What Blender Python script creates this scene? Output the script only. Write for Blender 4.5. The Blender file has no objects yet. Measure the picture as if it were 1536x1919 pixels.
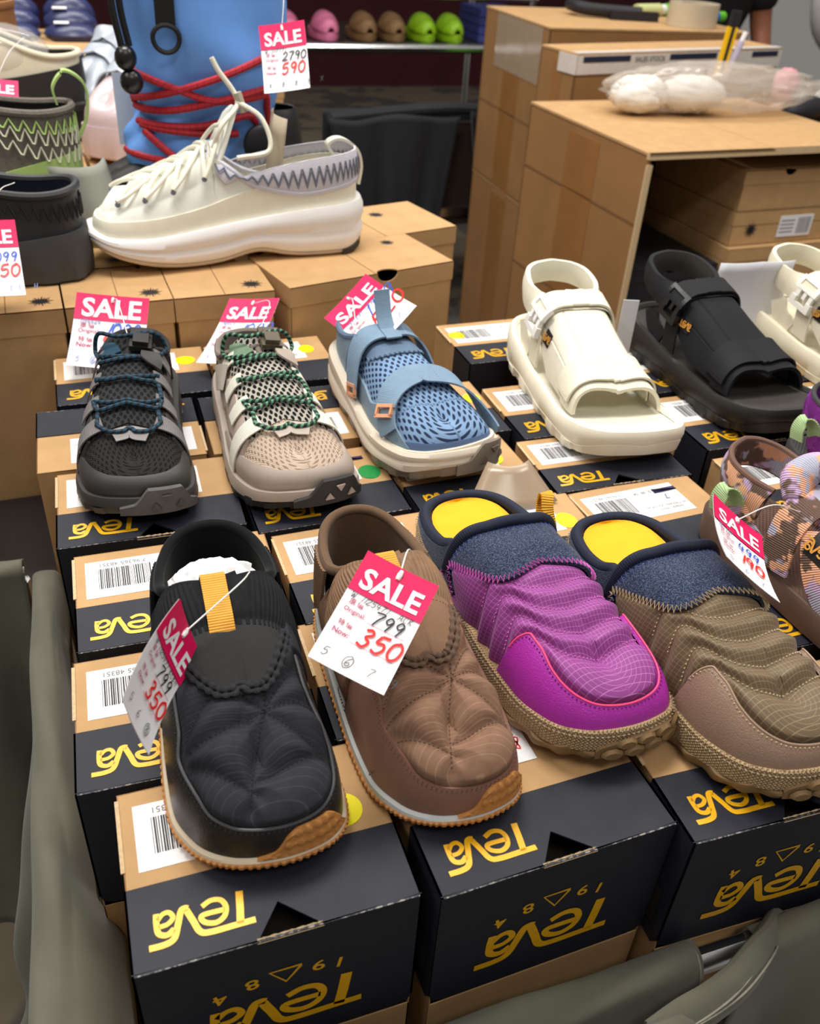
import bpy, bmesh, math, random
import numpy as np
from mathutils import Matrix, Vector
random.seed(7); RNG = np.random.default_rng(7)
SC = bpy.context.scene
COL = SC.collection
pi = math.pi
# ---------------------------------------------------------------- camera, light, exposure
cam = bpy.data.cameras.new('camera'); camo = bpy.data.objects.new('camera', cam); COL.objects.link(camo)
def cam_axes(yaw, pitch, roll):
    cy, sy = math.cos(yaw), math.sin(yaw)
    f = np.array([sy*math.cos(pitch), cy*math.cos(pitch), math.sin(pitch)])
    r0 = np.array([cy, -sy, 0]); u0 = np.cross(r0, f)
    return (math.cos(roll)*r0+math.sin(roll)*u0, -math.sin(roll)*r0+math.cos(roll)*u0, f)
_r, _u, _f = cam_axes(.3620, -.6085, .0678)
CAM = np.array([-.0302, -.4622, .5583])
camo.matrix_world = Matrix([[_r[i], _u[i], -_f[i], CAM[i]] for i in range(3)]+[[0, 0, 0, 1]])
cam.sensor_fit = 'HORIZONTAL'; cam.sensor_width = 36; cam.lens = 1679.06/1536*36
cam.clip_start = .02; cam.clip_end = 60
cam.dof.use_dof = True; cam.dof.focus_distance = .80; cam.dof.aperture_fstop = 10
SC.camera = camo
w = bpy.data.worlds.new('hall_light'); SC.world = w; w.use_nodes = True
w.node_tree.nodes['Background'].inputs[0].default_value = (1, .95, .89, 1)
w.node_tree.nodes['Background'].inputs[1].default_value = .16
def area(name, loc, size, power, col=(1, .965, .915), look=(0, 0, -1)):
    l = bpy.data.lights.new(name, 'AREA'); l.shape = 'RECTANGLE'; l.size, l.size_y = size; l.energy = power; l.color = col
    o = bpy.data.objects.new(name, l); COL.objects.link(o); o.location = loc
    o.rotation_euler = Vector(look).to_track_quat('-Z', 'Y').to_euler(); return o
area('front_fill_lamp', (.1, .8, 2.2), (1.1, .5), 34)
area('front_fill_lamp', (-1.5, .3, 2.2), (.5, 1.1), 14)
area('front_fill_lamp', (1.9, .5, 2.2), (.5, 1.1), 20)
area('front_fill_lamp', (.4, 3.2, 2.4), (1.6, .5), 30)
area('front_fill_lamp', (2.2, 2.6, 2.4), (1.2, .5), 22)
area('front_fill_lamp', (-.8, 2.4, 2.4), (1.2, .5), 24)
area('front_fill_lamp', (.3, -1.1, 2.2), (1.2, .5), 13)  # added fill light behind the camera, brightens box fronts and cloth
SC.view_settings.view_transform = 'Standard'; SC.view_settings.look = 'None'
SC.view_settings.exposure = .42; SC.view_settings.gamma = 1; SC.view_settings.use_curve_mapping = False
# ---------------------------------------------------------------- material helpers
def lin(c):
    return tuple((x/12.92 if x <= .04045 else ((x+.055)/1.055)**2.4) for x in [v/255 for v in c])+(1,)
_M = {}
class NT:
    def __init__(s, m):
        s.t = m.node_tree; s.n = s.t.nodes; s.l = s.t.links
    def new(s, k, **kw):
        n = s.n.new(k)
        for a, v in kw.items(): setattr(n, a, v)
        return n
    def put(s, sock, v):
        if hasattr(v, 'is_linked'): s.l.new(v, sock)
        else: sock.default_value = v
    def math(s, op, a, b=None, c=None, clamp=False):
        n = s.new('ShaderNodeMath', operation=op, use_clamp=clamp); s.put(n.inputs[0], a)
        if b is not None: s.put(n.inputs[1], b)
        if c is not None: s.put(n.inputs[2], c)
        return n.outputs[0]
    def mix(s, f, a, b, bt='MIX'):
        n = s.new('ShaderNodeMix', data_type='RGBA', blend_type=bt); s.put(n.inputs[0], f); s.put(n.inputs[6], a); s.put(n.inputs[7], b)
        return n.outputs[2]
    def noise(s, v, sc, det=3, rough=.6):
        n = s.new('ShaderNodeTexNoise'); n.inputs['Scale'].default_value = sc; n.inputs['Detail'].default_value = det
        n.inputs['Roughness'].default_value = rough; s.l.new(v, n.inputs['Vector']); return n.outputs[0]
    def vor(s, v, sc, rnd=1, feat='F1', dim='3D'):
        n = s.new('ShaderNodeTexVoronoi', feature=feat, voronoi_dimensions=dim); n.inputs['Scale'].default_value = sc
        n.inputs['Randomness'].default_value = rnd; s.l.new(v, n.inputs['Vector']); return n.outputs['Distance']
    def step(s, x, lo, hi):
        n = s.new('ShaderNodeMapRange', clamp=True, interpolation_type='SMOOTHSTEP'); s.put(n.inputs[0], x); n.inputs[1].default_value = lo; n.inputs[2].default_value = hi
        return n.outputs[0]
    def smap(s, v, scale, rot=0):
        n = s.new('ShaderNodeMapping'); n.inputs['Scale'].default_value = scale; n.inputs['Rotation'].default_value = (0, 0, rot)
        s.l.new(v, n.inputs[0]); return n.outputs[0]
def mat(name, col, rough=.65, var=.12, vs=40, bump=None, pat=None, metal=0, spec=.4, sheen=0, coat=0, trans=0, alpha=1, emit=0, extra=None):
    """bump=(kind, freq, strength[, dist]); pat=(kind, freq, colour2[, w]); both on UV (metres) except noise kinds on object space"""
    if name in _M: return _M[name]
    m = bpy.data.materials.new(name); m.use_nodes = True; N = NT(m); b = N.n['Principled BSDF']
    tc = N.new('ShaderNodeTexCoord'); UV = tc.outputs['UV']; OB = tc.outputs['Object']
    sx = N.new('ShaderNodeSeparateXYZ'); N.l.new(UV, sx.inputs[0]); U, V = sx.outputs[0], sx.outputs[1]
    c = lin(col)
    def lines(x, f, wd):
        fr = N.math('FRACT', N.math('MULTIPLY', x, f)); d = N.math('ABSOLUTE', N.math('SUBTRACT', fr, .5))
        return N.step(d, .5-wd, .5-wd*.4)
    def dots(f, asp=1.5, r=.34):
        v = N.smap(N.smap(UV, (1, 1/asp, 1)), (f, f, 1), pi/4)
        return N.math('SUBTRACT', 1, N.step(N.vor(v, 1, 0, dim='2D'), r*.75, r*1.15))
    base = c
    h = None
    if pat:
        k, f, c2 = pat[:3]; c2 = lin(c2); wd = pat[3] if len(pat) > 3 else .1
        if k == 'grid': mk = N.math('MAXIMUM', lines(U, f, wd), lines(V, f, wd))
        elif k == 'lineu': mk = lines(U, f, wd)
        elif k == 'linev': mk = lines(V, f, wd)
        elif k == 'dots': mk = dots(f, r=wd); h = N.math('MULTIPLY', mk, -1.)
        elif k == 'speck': mk = N.step(N.noise(OB, f, 2), .5-wd*.3, .5+wd)
        elif k == 'twist':
            s_ = N.math('SINE', N.math('ADD', N.math('MULTIPLY', U, f), N.math('MULTIPLY', V, 6.283)))
            mk = N.step(s_, wd, wd+.3)
        elif k == 'blotch':
            mk = N.step(N.noise(OB, f, 2), .5-wd, .5+wd)
        base = N.mix(mk, base, c2)
    if var:
        nz = N.noise(OB, vs, 4); mul = N.new('ShaderNodeMapRange'); N.l.new(nz, mul.inputs[0]); mul.inputs[1].default_value = .25; mul.inputs[2].default_value = .75
        mul.inputs[3].default_value = 1-var; mul.inputs[4].default_value = 1+var
        cc = N.new('ShaderNodeCombineXYZ')
        for i in range(3): N.l.new(mul.outputs[0], cc.inputs[i])
        base = N.mix(1, base, cc.outputs[0], 'MULTIPLY')
    if extra: base = extra(N, base, OB, UV, U, V)
    N.put(b.inputs['Base Color'], base)
    b.inputs['Roughness'].default_value = rough; b.inputs['Metallic'].default_value = metal
    b.inputs['Specular IOR Level'].default_value = spec
    if sheen: b.inputs['Sheen Weight'].default_value = sheen; b.inputs['Sheen Roughness'].default_value = .4
    if coat: b.inputs['Coat Weight'].default_value = coat; b.inputs['Coat Roughness'].default_value = .25
    if trans: b.inputs['Transmission Weight'].default_value = trans
    if alpha < 1: b.inputs['Alpha'].default_value = alpha
    if emit: b.inputs['Emission Color'].default_value = c; b.inputs['Emission Strength'].default_value = emit
    if bump:
        k, f, st = bump[:3]; ds = bump[3] if len(bump) > 3 else .001
        sn = lambda x, fr: N.math('SINE', N.math('MULTIPLY', x, 6.283*fr))
        if k == 'noise': hh = N.noise(OB, f, 4)
        elif k == 'leather': hh = N.vor(OB, f, 1, 'DISTANCE_TO_EDGE'); hh = N.step(hh, 0, .12)
        elif k == 'weave': hh = N.math('MULTIPLY', sn(U, f), sn(V, f))
        elif k == 'ribu': hh = sn(U, f)
        elif k == 'ribv': hh = sn(V, f)
        elif k == 'knit': hh = N.math('ADD', sn(U, f), N.math('MULTIPLY', sn(V, f*1.6), .5))
        elif k == 'twill': hh = N.math('SINE', N.math('MULTIPLY', N.math('ADD', U, V), 6.283*f))
        elif k == 'hex': hh = N.vor(N.smap(UV, (f, f, 1)), 1, .15, 'DISTANCE_TO_EDGE', '2D'); hh = N.step(hh, .02, .2)
        elif k == 'dots': hh = N.math('MULTIPLY', dots(f), -1.)
        if h is not None: hh = N.math('ADD', hh, h)
        h = hh
    if h is not None:
        bn = N.new('ShaderNodeBump'); bn.inputs['Strength'].default_value = bump[2] if bump else .6
        bn.inputs['Distance'].default_value = (bump[3] if bump and len(bump) > 3 else .001); N.l.new(h, bn.inputs['Height']); N.l.new(bn.outputs[0], b.inputs['Normal'])
    _M[name] = m; return m
# ---------------------------------------------------------------- mesh helpers
class G:
    def __init__(s): s.v = []; s.f = []; s.uv = []; s.n = 0
    def add(s, V, F, uv=None):
        V = np.asarray(V, float).reshape(-1, 3); s.v.append(V)
        s.uv.append(np.asarray(uv, float).reshape(-1, 2) if uv is not None else V[:, :2].copy())
        s.f += [tuple(i+s.n for i in f) for f in F]; s.n += len(V); return s
    def grid(s, P, uv=None, ci=False, cj=False, flip=False):
        P = np.asarray(P, float); a, b = P.shape[:2]; F = []
        for i in range(a if ci else a-1):
            for j in range(b if cj else b-1):
                i2, j2 = (i+1) % a, (j+1) % b
                q = (i*b+j, i2*b+j, i2*b+j2, i*b+j2); F.append(q[::-1] if flip else q)
        return s.add(P.reshape(-1, 3), F, None if uv is None else np.asarray(uv).reshape(-1, 2))
    def box(s, x0, x1, y0, y1, z0, z1):
        V = [(x, y, z) for z in (z0, z1) for y in (y0, y1) for x in (x0, x1)]
        # separate verts per face for sharp uv
        for q, ax in (((0, 2, 3, 1), (0, 1)), ((4, 5, 7, 6), (0, 1)), ((0, 1, 5, 4), (0, 2)), ((2, 6, 7, 3), (0, 2)), ((0, 4, 6, 2), (1, 2)), ((1, 3, 7, 5), (1, 2))):
            P = [V[i] for i in q]; s.add(P, [(0, 1, 2, 3)], [(p[ax[0]], p[ax[1]]) for p in P])
        return s
    def poly(s, pts, thick=None, d=(0, 0, 1)):
        """flat ngon(s), optionally extruded by thick along d"""
        P = np.array(pts, float); n = len(P); d = np.array(d, float)
        if thick is None: return s.add(P, [tuple(range(n))])
        Q = P-d*thick
        s.add(np.r_[P, Q], [tuple(range(n)), tuple(range(2*n-1, n-1, -1))]+[(i, i+n, (i+1) % n+n, (i+1) % n) for i in range(n)])
        return s
    def tube(s, pts, rad, n=8, closed=False, caps=True, flat=1.0, nrm=None):
        P = np.asarray(pts, float); m = len(P); R = np.full(m, rad) if np.isscalar(rad) else np.asarray(rad, float)
        T = np.roll(P, -1, 0)-np.roll(P, 1, 0) if closed else np.gradient(P, axis=0)
        T /= np.linalg.norm(T, axis=1)[:, None]+1e-12
        if nrm is None:
            a = np.array([0, 0, 1.]) if abs(T[0][2]) < .9 else np.array([1., 0, 0]); A = np.empty_like(P)
            for i in range(m):
                a = a-T[i]*(a@T[i]); a /= np.linalg.norm(a)+1e-12; A[i] = a
        else:
            A = np.asarray(nrm, float)*np.ones((m, 1)); A = A-T*np.sum(A*T, 1)[:, None]; A /= np.linalg.norm(A, axis=1)[:, None]+1e-12
        B = np.cross(T, A); th = np.arange(n+1)/n*2*pi
        X = P[:, None]+R[:, None, None]*(flat*np.cos(th)[None, :, None]*A[:, None]+np.sin(th)[None, :, None]*B[:, None])
        L = np.r_[0, np.cumsum(np.linalg.norm(np.diff(P, axis=0), axis=1))]
        uv = np.stack(np.broadcast_arrays(L[:, None], (th/2/pi)[None]), -1)
        if closed: X = np.concatenate([X, X[:1]]); uv = np.concatenate([uv, uv[:1]+[L[-1]*m/(m-1), 0]])
        s.grid(X, uv, flip=True)
        if caps and not closed:
            for k, fl in ((0, 0), (-1, 1)):
                f = tuple(range(n)); s.add(X[k][:n], [f if fl == 0 else f[::-1]], uv[k][:n])
        return s
    def strip(s, pts, nrm, width, thick, crown=0, nw=4):
        """flat webbing strip centred on pts, lying on normals nrm"""
        P = np.asarray(pts, float); m = len(P); Nn = np.asarray(nrm, float)*np.ones((m, 1)); T = np.gradient(P, axis=0); T /= np.linalg.norm(T, axis=1)[:, None]+1e-12
        Nn = Nn-T*np.sum(Nn*T, 1)[:, None]; Nn /= np.linalg.norm(Nn, axis=1)[:, None]+1e-12; B = np.cross(T, Nn)
        W = (np.full(m, width) if np.isscalar(width) else np.asarray(width))/2
        k = np.linspace(-1, 1, nw+1); pr = [(-1, 0)]+[(x, 1) for x in k]+[(1, 0)]
        prof = np.array(pr); a = prof[:, 0]; h = prof[:, 1]*thick+(crown*(1-a*a))
        X = P[:, None]+W[:, None, None]*a[None, :, None]*B[:, None]+h[None, :, None]*Nn[:, None]
        L = np.r_[0, np.cumsum(np.linalg.norm(np.diff(P, axis=0), axis=1))]
        uv = np.stack(np.broadcast_arrays(L[:, None], a[None]*W[:, None]), -1)
        s.grid(X, uv, cj=True, flip=False)
        for q in (0, m-1): s.add(X[q], [tuple(range(len(pr)))], uv[q])
        return s
    def lathe(s, prof, n=24, axis=(0, 0)):
        P = np.array(prof, float); th = np.arange(n+1)/n*2*pi
        X = np.stack([axis[0]+P[:, 0][:, None]*np.cos(th), axis[1]+P[:, 0][:, None]*np.sin(th), np.broadcast_to(P[:, 1][:, None], (len(P), n+1))], -1)
        return s.grid(X, np.stack(np.broadcast_arrays((th*.03)[None], P[:, 1][:, None]), -1), flip=True)
    def ball(s, c, r, nu=12, nv=8):
        th = np.linspace(0, 2*pi, nu+1); ph = np.linspace(0, pi, nv+1); r = np.ones(3)*r
        X = np.stack([np.sin(ph)[:, None]*np.cos(th), np.sin(ph)[:, None]*np.sin(th), np.broadcast_to(np.cos(ph)[:, None], (nv+1, nu+1))], -1)*r+np.array(c)
        return s.grid(X)
    def xf(s, M):
        M = np.array(M); V = np.concatenate(s.v)@M[:3, :3].T+M[:3, 3]; s.v = [V]; s.uv = [np.concatenate(s.uv)]; return s
    def obj(s, name, m, parent=None, smooth=True, weld=0, sharp=40, solid=0):
        V = np.concatenate(s.v); me = bpy.data.meshes.new(name); me.from_pydata(V.tolist(), [], s.f); uv = np.concatenate(s.uv)
        lay = me.uv_layers.new(name='UVMap'); li = np.empty(len(me.loops), int); me.loops.foreach_get('vertex_index', li)
        lay.data.foreach_set('uv', uv[li].ravel().astype(np.float32))
        if weld or True:
            bm = bmesh.new(); bm.from_mesh(me)
            if weld: bmesh.ops.remove_doubles(bm, verts=bm.verts, dist=weld)
            bm.to_mesh(me); bm.free()
        if smooth:
            me.shade_smooth()
            if sharp: me.set_sharp_from_angle(angle=math.radians(sharp))
        if m: me.materials.append(m)
        o = bpy.data.objects.new(name, me); COL.objects.link(o)
        if parent: o.parent = parent
        if solid:
            md = o.modifiers.new('thickness', 'SOLIDIFY'); md.thickness = solid; md.offset = -1
        return o
def tag(o, label, cat, group=None):
    o['label'] = label; o['category'] = cat
    if group: o['group'] = group
    return o
def thing(name, label, cat, loc=(0, 0, 0), rz=0, group=None):
    o = bpy.data.objects.new(name, None); COL.objects.link(o); o.location = loc; o.rotation_euler = (0, 0, rz); o.empty_display_size = .02
    return tag(o, label, cat, group)
def struct(o): o['kind'] = 'structure'; return o
def dup(root, label=None, group=None):
    r = root.copy(); COL.objects.link(r)
    def kids(a, b):
        for ch in list(a.children):
            k = ch.copy(); COL.objects.link(k); k.parent = b; kids(ch, k)
    kids(root, r)
    if label: r['label'] = label
    if group: r['group'] = group
    return r
def cr(xs, ys):
    """monotone-ish cubic through control points"""
    xs = np.array(xs, float); ys = np.array(ys, float); d = np.diff(ys)/np.diff(xs)
    m = np.r_[d[0], np.where(d[:-1]*d[1:] > 0, 2*d[:-1]*d[1:]/(d[:-1]+d[1:]+1e-12), 0), d[-1]]
    def f(x):
        x = np.clip(np.asarray(x, float), xs[0], xs[-1]); i = np.clip(np.searchsorted(xs, x)-1, 0, len(xs)-2); h = xs[i+1]-xs[i]; t = (x-xs[i])/h
        return (1+2*t)*(1-t)**2*ys[i]+t*(1-t)**2*h*m[i]+t*t*(3-2*t)*ys[i+1]+t*t*(t-1)*h*m[i+1]
    return f
def catmull(pts, n=8, closed=False):
    P = np.array(pts, float)
    Q = np.r_[P[-1:], P, P[:2]] if closed else np.r_[2*P[:1]-P[1:2], P, 2*P[-1:]-P[-2:-1]]
    out = []
    for i in range(len(Q)-3):
        for t in np.arange(n)/n:
            a, b, c, d = Q[i:i+4]; out.append(.5*(2*b+(c-a)*t+(2*a-5*b+4*c-d)*t*t+(3*b-a-3*c+d)*t**3))
    if not closed: out.append(P[-1])
    return np.array(out)
# ---------------------------------------------------------------- text and marks
_T = {}
def text(s, size, m, parent, M, bold=0, name='lettering', shear=0, sx=1, align='CENTER'):
    key = (s, bold, shear, align)
    if key not in _T:
        cu = bpy.data.curves.new('t', 'FONT'); cu.body = s; cu.size = 1; cu.align_x = align; cu.offset = bold; cu.shear = shear; cu.resolution_u = 3
        to = bpy.data.objects.new('t', cu); me = bpy.data.meshes.new_from_object(to); bpy.data.objects.remove(to)
        V = np.array([v.co[:] for v in me.vertices]).reshape(-1, 3); F = [tuple(p.vertices) for p in me.polygons]; bpy.data.meshes.remove(me)
        _T[key] = (V, F)
    V, F = _T[key]
    g = G(); g.add(V*np.array([size*sx, size, 1]), F); g.xf(M)
    return g.obj(name, m, parent, smooth=False) if m else g
def stroke(g, pts, wd, z=0):
    """flat pen stroke in the xy plane with round-ish joints"""
    P = np.array(pts, float)
    if len(P) < 2: return
    T = np.gradient(P, axis=0); T /= np.linalg.norm(T, axis=1)[:, None]+1e-9; B = np.stack([-T[:, 1], T[:, 0]], 1)*np.reshape(wd, (-1, 1))/2
    X = np.zeros((len(P), 2, 3)); X[:, 0, :2] = P-B; X[:, 1, :2] = P+B; X[:, :, 2] = z
    g.grid(X, flip=True)
HAND = {'0': [[(.5, 1), (.15, .8), (.1, .3), (.4, 0), (.75, .2), (.8, .7), (.5, 1), (.35, .9)]], '1': [[(.6, 1), (.35, 0)]],
 '2': [[(.1, .75), (.4, 1), (.75, .8), (.5, .4), (.05, .02), (.85, .08)]], '3': [[(.15, .9), (.5, 1), (.7, .8), (.35, .55), (.7, .35), (.5, .02), (.05, .1)]],
 '4': [[(.3, 1), (.1, .45), (.8, .45)], [(.6, .8), (.5, 0)]], '5': [[(.8, 1), (.25, .95)], [(.25, .95), (.15, .55), (.6, .6), (.75, .3), (.45, 0), (.05, .1)]],
 '6': [[(.7, 1), (.25, .6), (.15, .2), (.45, 0), (.75, .2), (.55, .45), (.2, .3)]], '7': [[(.05, .95), (.8, 1), (.5, .5), (.3, 0)]],
 '8': [[(.7, .85), (.4, 1), (.2, .75), (.6, .45), (.7, .15), (.4, 0), (.15, .2), (.4, .5), (.72, .85)]], '9': [[(.75, .85), (.4, 1), (.15, .7), (.45, .5), (.75, .8), (.65, .4), (.5, 0)]],
 'A': [[(0, 0), (.45, 1), (.8, 0)], [(.15, .4), (.7, .4)]], 'B': [[(.15, 0), (.2, 1), (.6, .85), (.25, .52), (.7, .25), (.15, 0)]], 'C': [[(.75, .85), (.4, 1), (.1, .5), (.35, 0), (.75, .15)]],
 'R': [[(.15, 0), (.2, 1), (.65, .8), (.2, .5), (.8, 0)]], 'H': [[(.15, 0), (.2, 1)], [(.2, .5), (.75, .5)], [(.7, 1), (.7, 0)]], 'W': [[(0, 1), (.25, 0), (.45, .7), (.65, 0), (.9, 1)]],
 'K': [[(.15, 0), (.15, 1)], [(.7, 1), (.15, .5), (.75, 0)]], 'X': [[(.1, 1), (.8, 0)], [(.8, 1), (.1, 0)]], 'M': [[(0, 0), (.15, 1), (.45, .4), (.75, 1), (.85, 0)]],
 'G': [[(.75, .85), (.4, 1), (.1, .5), (.4, 0), (.75, .2), (.75, .45), (.5, .45)]], 'T': [[(0, 1), (.9, 1)], [(.45, 1), (.45, 0)]], 'o': [[(.5, 1.25), (-.1, .9), (-.15, .2), (.4, -.25), (1, .1), (1.05, .8), (.5, 1.25)]], ' ': []}
def hand(g, s, x, y, h, wd, slant=.15, adv=.95, asp=.75):
    for ch in s:
        if ch == 'o': x -= px_*1.02
        for st in HAND.get(ch, []):
            P = catmull(st, 5) if len(st) > 2 else np.array(st, float)
            stroke(g, np.stack([x+(P[:, 0]*asp+P[:, 1]*slant)*h, y+P[:, 1]*h], 1), wd)
        px_ = h*asp*adv*(.65 if ch == '1' else 1.05); x += px_
    return x
def logo_strokes():
    """ribbon wordmark in unit height: one flowing bar joins T, v and the tail over a"""
    S = []
    bar = catmull([(-.24, .95), (.3, .95), (.95, .95), (1.22, .86), (1.36, .5), (1.5, .12)], 7)
    S.append((bar, .175)); S.append((catmull([(1.44, .1), (1.54, .07), (1.64, .14), (1.76, .5), (1.9, .85), (2.15, .95), (2.55, .95)], 7), .175))
    S.append((np.array([(.17, .95), (.1, .5), (.04, .0)]), .20))
    S.append((catmull([(.5, .42), (1.1, .42), (1.08, .62), (.8, .73), (.55, .62), (.46, .36), (.56, .12), (.82, .05), (1.08, .16)], 6), .15))
    S.append((catmull([(1.86, .58), (2.06, .7), (2.27, .6), (2.3, .3), (2.28, .02)], 6), .16))
    S.append((catmull([(2.26, .42), (2.02, .4), (1.86, .25), (1.95, .07), (2.12, .08), (2.26, .22)], 6), .135))
    return S
def logo(m, parent, M, h, name='logo_print'):
    g = G()
    for P, wd in logo_strokes(): stroke(g, (P-np.array([1.13, .5]))*h, wd*h)
    g.xf(M); return g.obj(name, m, parent, smooth=False) if m else g
def disc(g, cx, cy, r, z=0, n=24, sq=1):
    g.add([(cx+r*math.cos(a), cy+r*sq*math.sin(a), z) for a in np.arange(n)/n*2*pi], [tuple(range(n))])
def T3(x, y, z): return Matrix.Translation((x, y, z))
def RX(a): return Matrix.Rotation(a, 4, 'X')
def RY(a): return Matrix.Rotation(a, 4, 'Y')
def RZ(a): return Matrix.Rotation(a, 4, 'Z')
# ---------------------------------------------------------------- floor and far setting
FZ = -1.1; BH = .33
def carpet_extra(N, base, OB, UV, U, V):
    m = N.step(N.noise(OB, 3.2, 2), .47, .53); return N.mix(m, base, lin((128, 116, 98)))
struct(G().box(-4, 7, -2, 9, FZ-.1, FZ).obj('floor', mat('carpet', (86, 83, 80), .95, .3, 160, ('noise', 300, .6, .004), extra=carpet_extra), smooth=False))
gw = G(); gw.box(-4, 7, 8.9, 9, FZ, 2.6)
struct(gw.obj('wall_back', mat('maroon_wall', (74, 26, 34), .8, .15, 3), smooth=False))
# ---------------------------------------------------------------- cardboard materials
KR = mat('kraft', (190, 151, 104), .8, .1, 25, ('noise', 420, .25, .0006))
KR2 = mat('kraft_dark', (158, 112, 66), .82, .14, 14, ('noise', 260, .3, .0008))
KIN = mat('kraft_inside', (120, 86, 52), .9, .15, 20)
def wear(N, base, OB, UV, U, V):
    s = N.new('ShaderNodeSeparateXYZ'); N.l.new(OB, s.inputs[0])
    d = N.math('MAXIMUM', N.math('ABSOLUTE', s.outputs[1]), N.math('ABSOLUTE', N.math('SUBTRACT', s.outputs[2], BH)))
    e = N.math('SUBTRACT', 1, N.step(d, .0, .0026)); nz = N.noise(OB, 260, 5, .7)
    k = N.step(N.math('ADD', e, N.math('MULTIPLY', N.math('SUBTRACT', nz, .5), 2.2)), .86, 1.2)
    return N.mix(N.math('MULTIPLY', k, .75), base, lin((178, 172, 165)))
DK = mat('sleeve_black', (32, 35, 45), .55, .14, 60, ('noise', 700, .25, .0004), spec=.32, extra=wear)
INK = mat('gold_ink', (238, 178, 22), .35, .1, 120, metal=.15, spec=.6)
PAPER = mat('paper_white', (238, 237, 238), .6, .03)
BLK = mat('ink_black', (32, 31, 36), .6, 0)
GREYT = mat('ink_grey', (120, 118, 122), .6, 0)
RAW = mat('raw_edge', (206, 178, 138), .9, .2, 300)
YEL = mat('sticker_yellow', (250, 238, 0), .5, .03); GRN = mat('sticker_green', (10, 140, 62), .5, .05)
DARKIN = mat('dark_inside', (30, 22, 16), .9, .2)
def tri_notch(w, d0, c=.525, hw=.115, dep=.0245):
    return [(w*(c-hw), d0), (w*(c-.02), d0+dep), (w*(c+hw), d0)]
def build_teva(name, w=.19, d=.1415, h=BH, kf=.43):
    root = thing(name, 'x', 'shoe box'); k = kf*d; e = .0012
    g = G(); g.box(e, w-e, e, e+.001, 0, h-.145); g.box(e, w-e, d-.001, d, 0, h-e); g.box(e, e+.001, e, d, 0, h-e); g.box(w-e-.001, w-e, e, d, 0, h-e); g.box(e, w-e, e, d, 0, .001)
    g.box(e, w-e, k-.004, d, h-e-.001, h-e)
    g.obj('carton_body', KR, root, smooth=False)
    g = G(); g.box(w*.25, w*.8, .004, k+.02, h-.10, h-.03); g.obj('inner_shade_block', DARKIN, root, smooth=False)  # added dark block, puts the shade inside the notch into its colour
    # the two slots at the left and right kraft edges with their raw rims
    g = G(); g.box(-.0006, .0022, k+.014, d-.006, h-e, h-e+.0012); g.obj('edge_flap', RAW, root, smooth=False)
    # sleeve: top panel with the triangular finger notch, front and side panels
    t = .0016; nt = tri_notch(w, 0)
    g = G(); r = .0022
    top = [(0, k)]+[(0, r)]+[(nt[0][0], r*0+.0002)]+[nt[1], (nt[2][0], .0002), (w, r), (w, k)]
    g.poly([(x, y, h) for x, y in top][::-1], t)
    g.obj('sleeve_top', DK, root, smooth=False)
    g = G(); fz = h-.14; c = .012
    P = [(0, 0, h), (0, 0, fz+c), (.003, 0, fz+.004), (c, 0, fz), (w-c, 0, fz), (w-.003, 0, fz+.004), (w, 0, fz+c), (w, 0, h)]
    g.poly(P, t, (0, -1, 0))
    for x in (0, w): g.poly([(x, 0, h), (x, k, h), (x, k, fz+.02), (x, k*.6, fz), (x, c*.6, fz), (x, 0, fz+c)], t, (-1 if x == 0 else 1, 0, 0))
    g.obj('sleeve_front', DK, root, smooth=False)
    g = G()
    for i in range(12):
        a = nt[0][0]+(nt[2][0]-nt[0][0])*i/12; b = nt[0][0]+(nt[2][0]-nt[0][0])*(i+1)/12
        j = random.uniform(-.0008, .0012); g.poly([(a, -.0004, h-.0016), (b, -.0004, h-.0016), (b, .0022, h+.0006+j), (a, .0022, h+.0006-j)])
    g.obj('notch_fold', RAW, root, smooth=False)
    g = G()
    for x in (-.0006, w+.0006):
        P = [(x, .012, fz+.022), (x, .012, fz+.062), (x, .021, fz+.066), (x, .03, fz+.062), (x, .03, fz+.022), (x, .021, fz+.018)]; g.poly(P)
    g.obj('slot_shade_patch', DARKIN, root, smooth=False)  # flat dark patches, shade of the uncut side slots painted on
    logo(INK, root, T3(w*.245, k*.44, h+.0004) @ RZ(pi), .0242)
    F = T3(w*.49, -.0006, h-.090) @ RX(pi/2) @ RZ(pi)
    lg = logo(INK, root, F, .041, 'front_logo_print'); lg.scale = (1, 1, 1)
    g = G()
    for i, ch in enumerate('19\u25b384'):
        x = (-.0385, -.0235, 0, .0235, .046)[i]; y = .007*(x/.04)**2
        if i == 2: stroke(g, [(x-.011, y), (x+.011, y), (x, y+.016), (x-.0105, y+.001)], .0022)
        else:
            q = text(ch, .0165, None, None, T3(x, y, 0) @ RZ(x*5), bold=.012, sx=1.2); g.add(np.concatenate(q.v), q.f)
    g.xf(T3(w*.5, -.0006, h-.040) @ RX(pi/2) @ RZ(pi)); g.obj('year_print', INK, root, smooth=False)['kind'] = 'stuff'
    # size label with barcode, printed upside down like the sleeve
    lx0, lx1, ly0, ly1 = .011, .152, .0725, .128
    g = G(); g.box(lx0, lx1, ly0, ly1, h-e-.0004, h-e+.0004); lab = g.obj('size_label', PAPER, root, smooth=False)
    g = G(); x = lx0+.012; z = h-e+.0006; rn = random.Random(3)
    while x < lx0+.06:
        b = rn.choice((.0004, .0007, .0012)); g.poly([(x, ly0+.012, z), (x+b, ly0+.012, z), (x+b, ly1-.013, z), (x, ly1-.013, z)]); x += b+rn.choice((.0005, .0009, .0011))
    g.obj('barcode', BLK, lab, smooth=False)
    g = G()
    def tx(s, sz, x, y, b=0):
        q = text(s, sz, None, None, T3(x, y, z) @ RZ(pi), bold=b); g.add(np.concatenate(q.v), q.f)
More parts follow.
